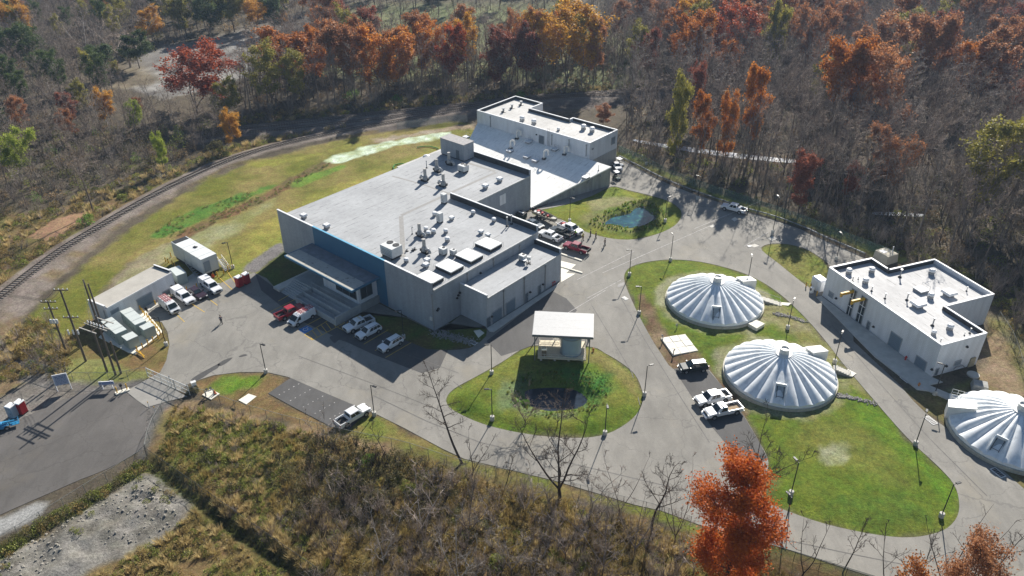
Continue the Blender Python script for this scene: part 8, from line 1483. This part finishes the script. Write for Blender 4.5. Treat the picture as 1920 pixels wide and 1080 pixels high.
FT = [((866,868),682,81,3.4,.20,-95,'dark bare tree leaning left over the road below the parking lot',dict(first=.35,nlimb=15,up=.5,sub=(7,7))), ((1050,935),742,82,4.2,.26,-40,'many-stemmed dark bare tree standing before the central island',dict(fork=4,nlimb=20,up=.6,sub=(7,7))), ((885,892),806,83,2.0,.10,35,'small forked bare tree right of the left-leaning one',dict(fork=3,nlimb=9,up=.7,sub=(4,4))), ((1222,1000),812,84,2.8,.19,25,'gnarled dark bare tree left of the orange maple',dict(first=.3,nlimb=14,up=.3,sub=(7,6),wob=.2)), ((1405,930),776,85,3.0,.13,45,'slender bare tree behind the orange maple crown',dict(fork=4,nlimb=16,up=.8,sub=(7,6))),
 ((1502,1085),980,86,2.3,.12,25,'first bare sapling right of the orange maple',dict(fork=2,nlimb=9,up=.7,sub=(4,4))), ((1580,1075),968,87,2.0,.10,10,'upright bare sapling second right of the orange maple',dict(first=.35,nlimb=11,up=.7,sub=(4,4))), ((1652,1100),985,88,2.4,.12,30,'forked bare sapling below the foot of the big lawn',dict(fork=2,nlimb=10,up=.7,sub=(4,4))), ((1762,1120),966,89,2.2,.15,40,'blackened bare tree with upswept limbs over the lower bend',dict(fork=4,nlimb=8,up=.9,sub=(3,2))), ((1828,1110),968,90,2.6,.11,40,'fine-twigged bare tree farthest right at the lower bend',dict(first=.25,nlimb=14,up=.8,sub=(5,5))), ((1720,1090),1000,91,1.8,.08,10,'thin bare sapling between the two rightmost bare trees',dict(first=.3,nlimb=9,up=.8,sub=(4,3))),
 ((730,866),786,92,1.8,.08,-20,'small bare tree in the verge right of the white pickup',dict(first=.35,nlimb=9,up=.6,sub=(4,4))), ((950,905),850,93,1.5,.07,15,'thin bare sapling beside the small forked tree',dict(first=.3,nlimb=9,up=.7,sub=(4,3))), ((610,852),775,94,2.4,.06,0,'fine grey sapling left of the white pickup',dict(fork=4,nlimb=10,up=.8,sub=(4,4))), ((985,800),735,96,2.6,.07,0,'grey leafless bush-tree left of the dark pool in the island',dict(fork=5,nlimb=13,up=.6,sub=(5,5))), ((1045,802),750,97,2.0,.06,5,'smaller grey leafless bush-tree below the dark pool',dict(fork=4,nlimb=12,up=.6,sub=(5,4)))]
for base, top, sd_, spd, r0, ln, lab, kw in FT: special('bare_tree', lab, base, top, sd_, spd, r0, BARKD if sd_ not in (94, 96, 97) else BARK, BT if sd_ not in (94, 96, 97) else TWIG, None, ln, twig=.017, **kw)
for i, (x, y, top, s, pale, lab) in enumerate(((1110,955,850,2.0,1,'pale sapling on the road verge right of the many-stemmed tree'), (1160,970,850,1.8,0,'grey sapling on the road verge left of the gnarled dark tree'), (1000,945,870,1.8,1,'pale sapling on the verge left of the many-stemmed tree'), (1265,1020,880,1.8,0,'grey sapling between the gnarled dark tree and the maple'), (820,930,845,1.6,0,'grey sapling below the left-leaning dark tree'), (1100,1010,905,2.4,0,'wide grey bare tree in brush below the many-stemmed tree'), (790,1000,880,2.6,1,'pale twiggy tree in the middle of the foreground brush'), (880,1010,900,2.4,0,'dull bare tree right of the pale twiggy one'), (720,1060,960,2.3,1,'pale low tree at the bottom edge, centre left'), (960,1080,960,2.8,0,'brownish bare tree at the bottom edge centre'), (1060,1050,930,2.6,0,'bare tree below the many-stemmed dark tree'), (1130,1075,950,2.6,0,'bare grey tree at the bottom edge left of the gnarled one'), (1300,1075,985,2.0,1,'pale broken stem tree left of the maple trunk'), (860,1100,990,2.4,1,'pale low crown at the bottom edge, right of centre left'), (650,930,865,2.0,0,'scrubby bare tree amid the dark thicket'), (1190,1040,930,2.2,0,'bare sapling just left of the gnarled dark tree'))):
    special('bare_tree', lab, (x, y), top, 400+i, s, .10, BARKP if pale else BARK, TWIGP if pale else TWIG, None, random.uniform(-15, 15), twig=.014, fork=3+i % 2, nlimb=13, up=.65, sub=(5, 5))
for i, (x, y, s, m_, lab) in enumerate(((735,905,1.6,LDK,'dark round shrub in the thicket right of the white pickup'), (640,905,1.5,LDK,'dark shrub left of the largest dark shrub in the thicket'), (700,945,1.9,LDK,'largest dark shrub in the foreground thicket'), (770,925,1.2,LBG,'yellowish shrub at the right edge of the dark thicket'), (690,868,1.2,LGR,'bright green bush by the fence below the white pickup'), (362,735,1.1,LDK,'dark bush growing at the right end of the sliding gate'), (115,690,1.6,LBR,'brown bush behind the notice board'), (50,660,2.2,LBR,'large brown bush at the left, by the grey track'), (405,282,2.6,LDK,'dark evergreen bush beside the glowing small tree'), (985,760,.8,LGR,'bushy plant at the left edge of the island pool'), (660,185,3.0,LGR,'bright green bush at the foot of the row behind the tracks'), (745,190,2.4,LGR,'yellow-green bush at the foot of the row, right of the first'), (800,190,2.2,LBG,'olive bush at the wood edge behind the tracks'), (975,185,2.0,LGR,'green bush behind the rear building corner'), (165,420,2.2,LGR,'green bush on the bank left of the single track'), (930,1060,1.3,LBG,'lime-tipped bush at the bottom edge centre'))):
    g = G(x, y); t = thing('shrub', lab, 'shrub', (g[0], g[1], gz(*g[:2])), i); rr = np.random.default_rng(500+i); n = 700; d = rr.normal(0, 1, (n, 3)); d /= np.linalg.norm(d, axis=1)[:, None]; c = d*(rr.uniform(.3, 1, n)**.5)[:, None]*np.array([s, s, s*.95]); c[:, 2] = np.abs(c[:, 2])+.1; c += np.sin(c[:, [1, 2, 0]]*3.0/s+i)*.18*s; kk = vnoise(np.column_stack([c[:, 0]*2+c[:, 2], c[:, 1]*2]), .8*s, i) > .32; link('foliage', np_mesh('foliage', [(*quads_at(c[kk], .2*s**.5, rr), 0)], [m_]), t); segs = [(0, 0, -.1, *(c[j]*.8), .04, .012) for j in rr.integers(0, n, 10)]; link('stems', np_mesh('stems', [(*tubes(segs, 4), 0)], [BARKD]), t)
# ---------------- air
hz = MB().box((0, 450, 40.0), (2400, 1400, 90)); ho = hz.build('haze', bpy.data.materials.new('haze_air')); hm = ho.data.materials[0]; hm.use_nodes = True; hn = hm.node_tree; hn.nodes.clear(); ou = hn.nodes.new('ShaderNodeOutputMaterial'); pv = hn.nodes.new('ShaderNodeVolumePrincipled'); pv.inputs['Color'].default_value = (.52,.72,1.0,1); pv.inputs['Density'].default_value = HAZE; pv.inputs['Anisotropy'].default_value = .2; hn.links.new(pv.outputs[0], ou.inputs['Volume']); stuff_(ho)
ho['label'] = 'thin bluish haze filling the valley'
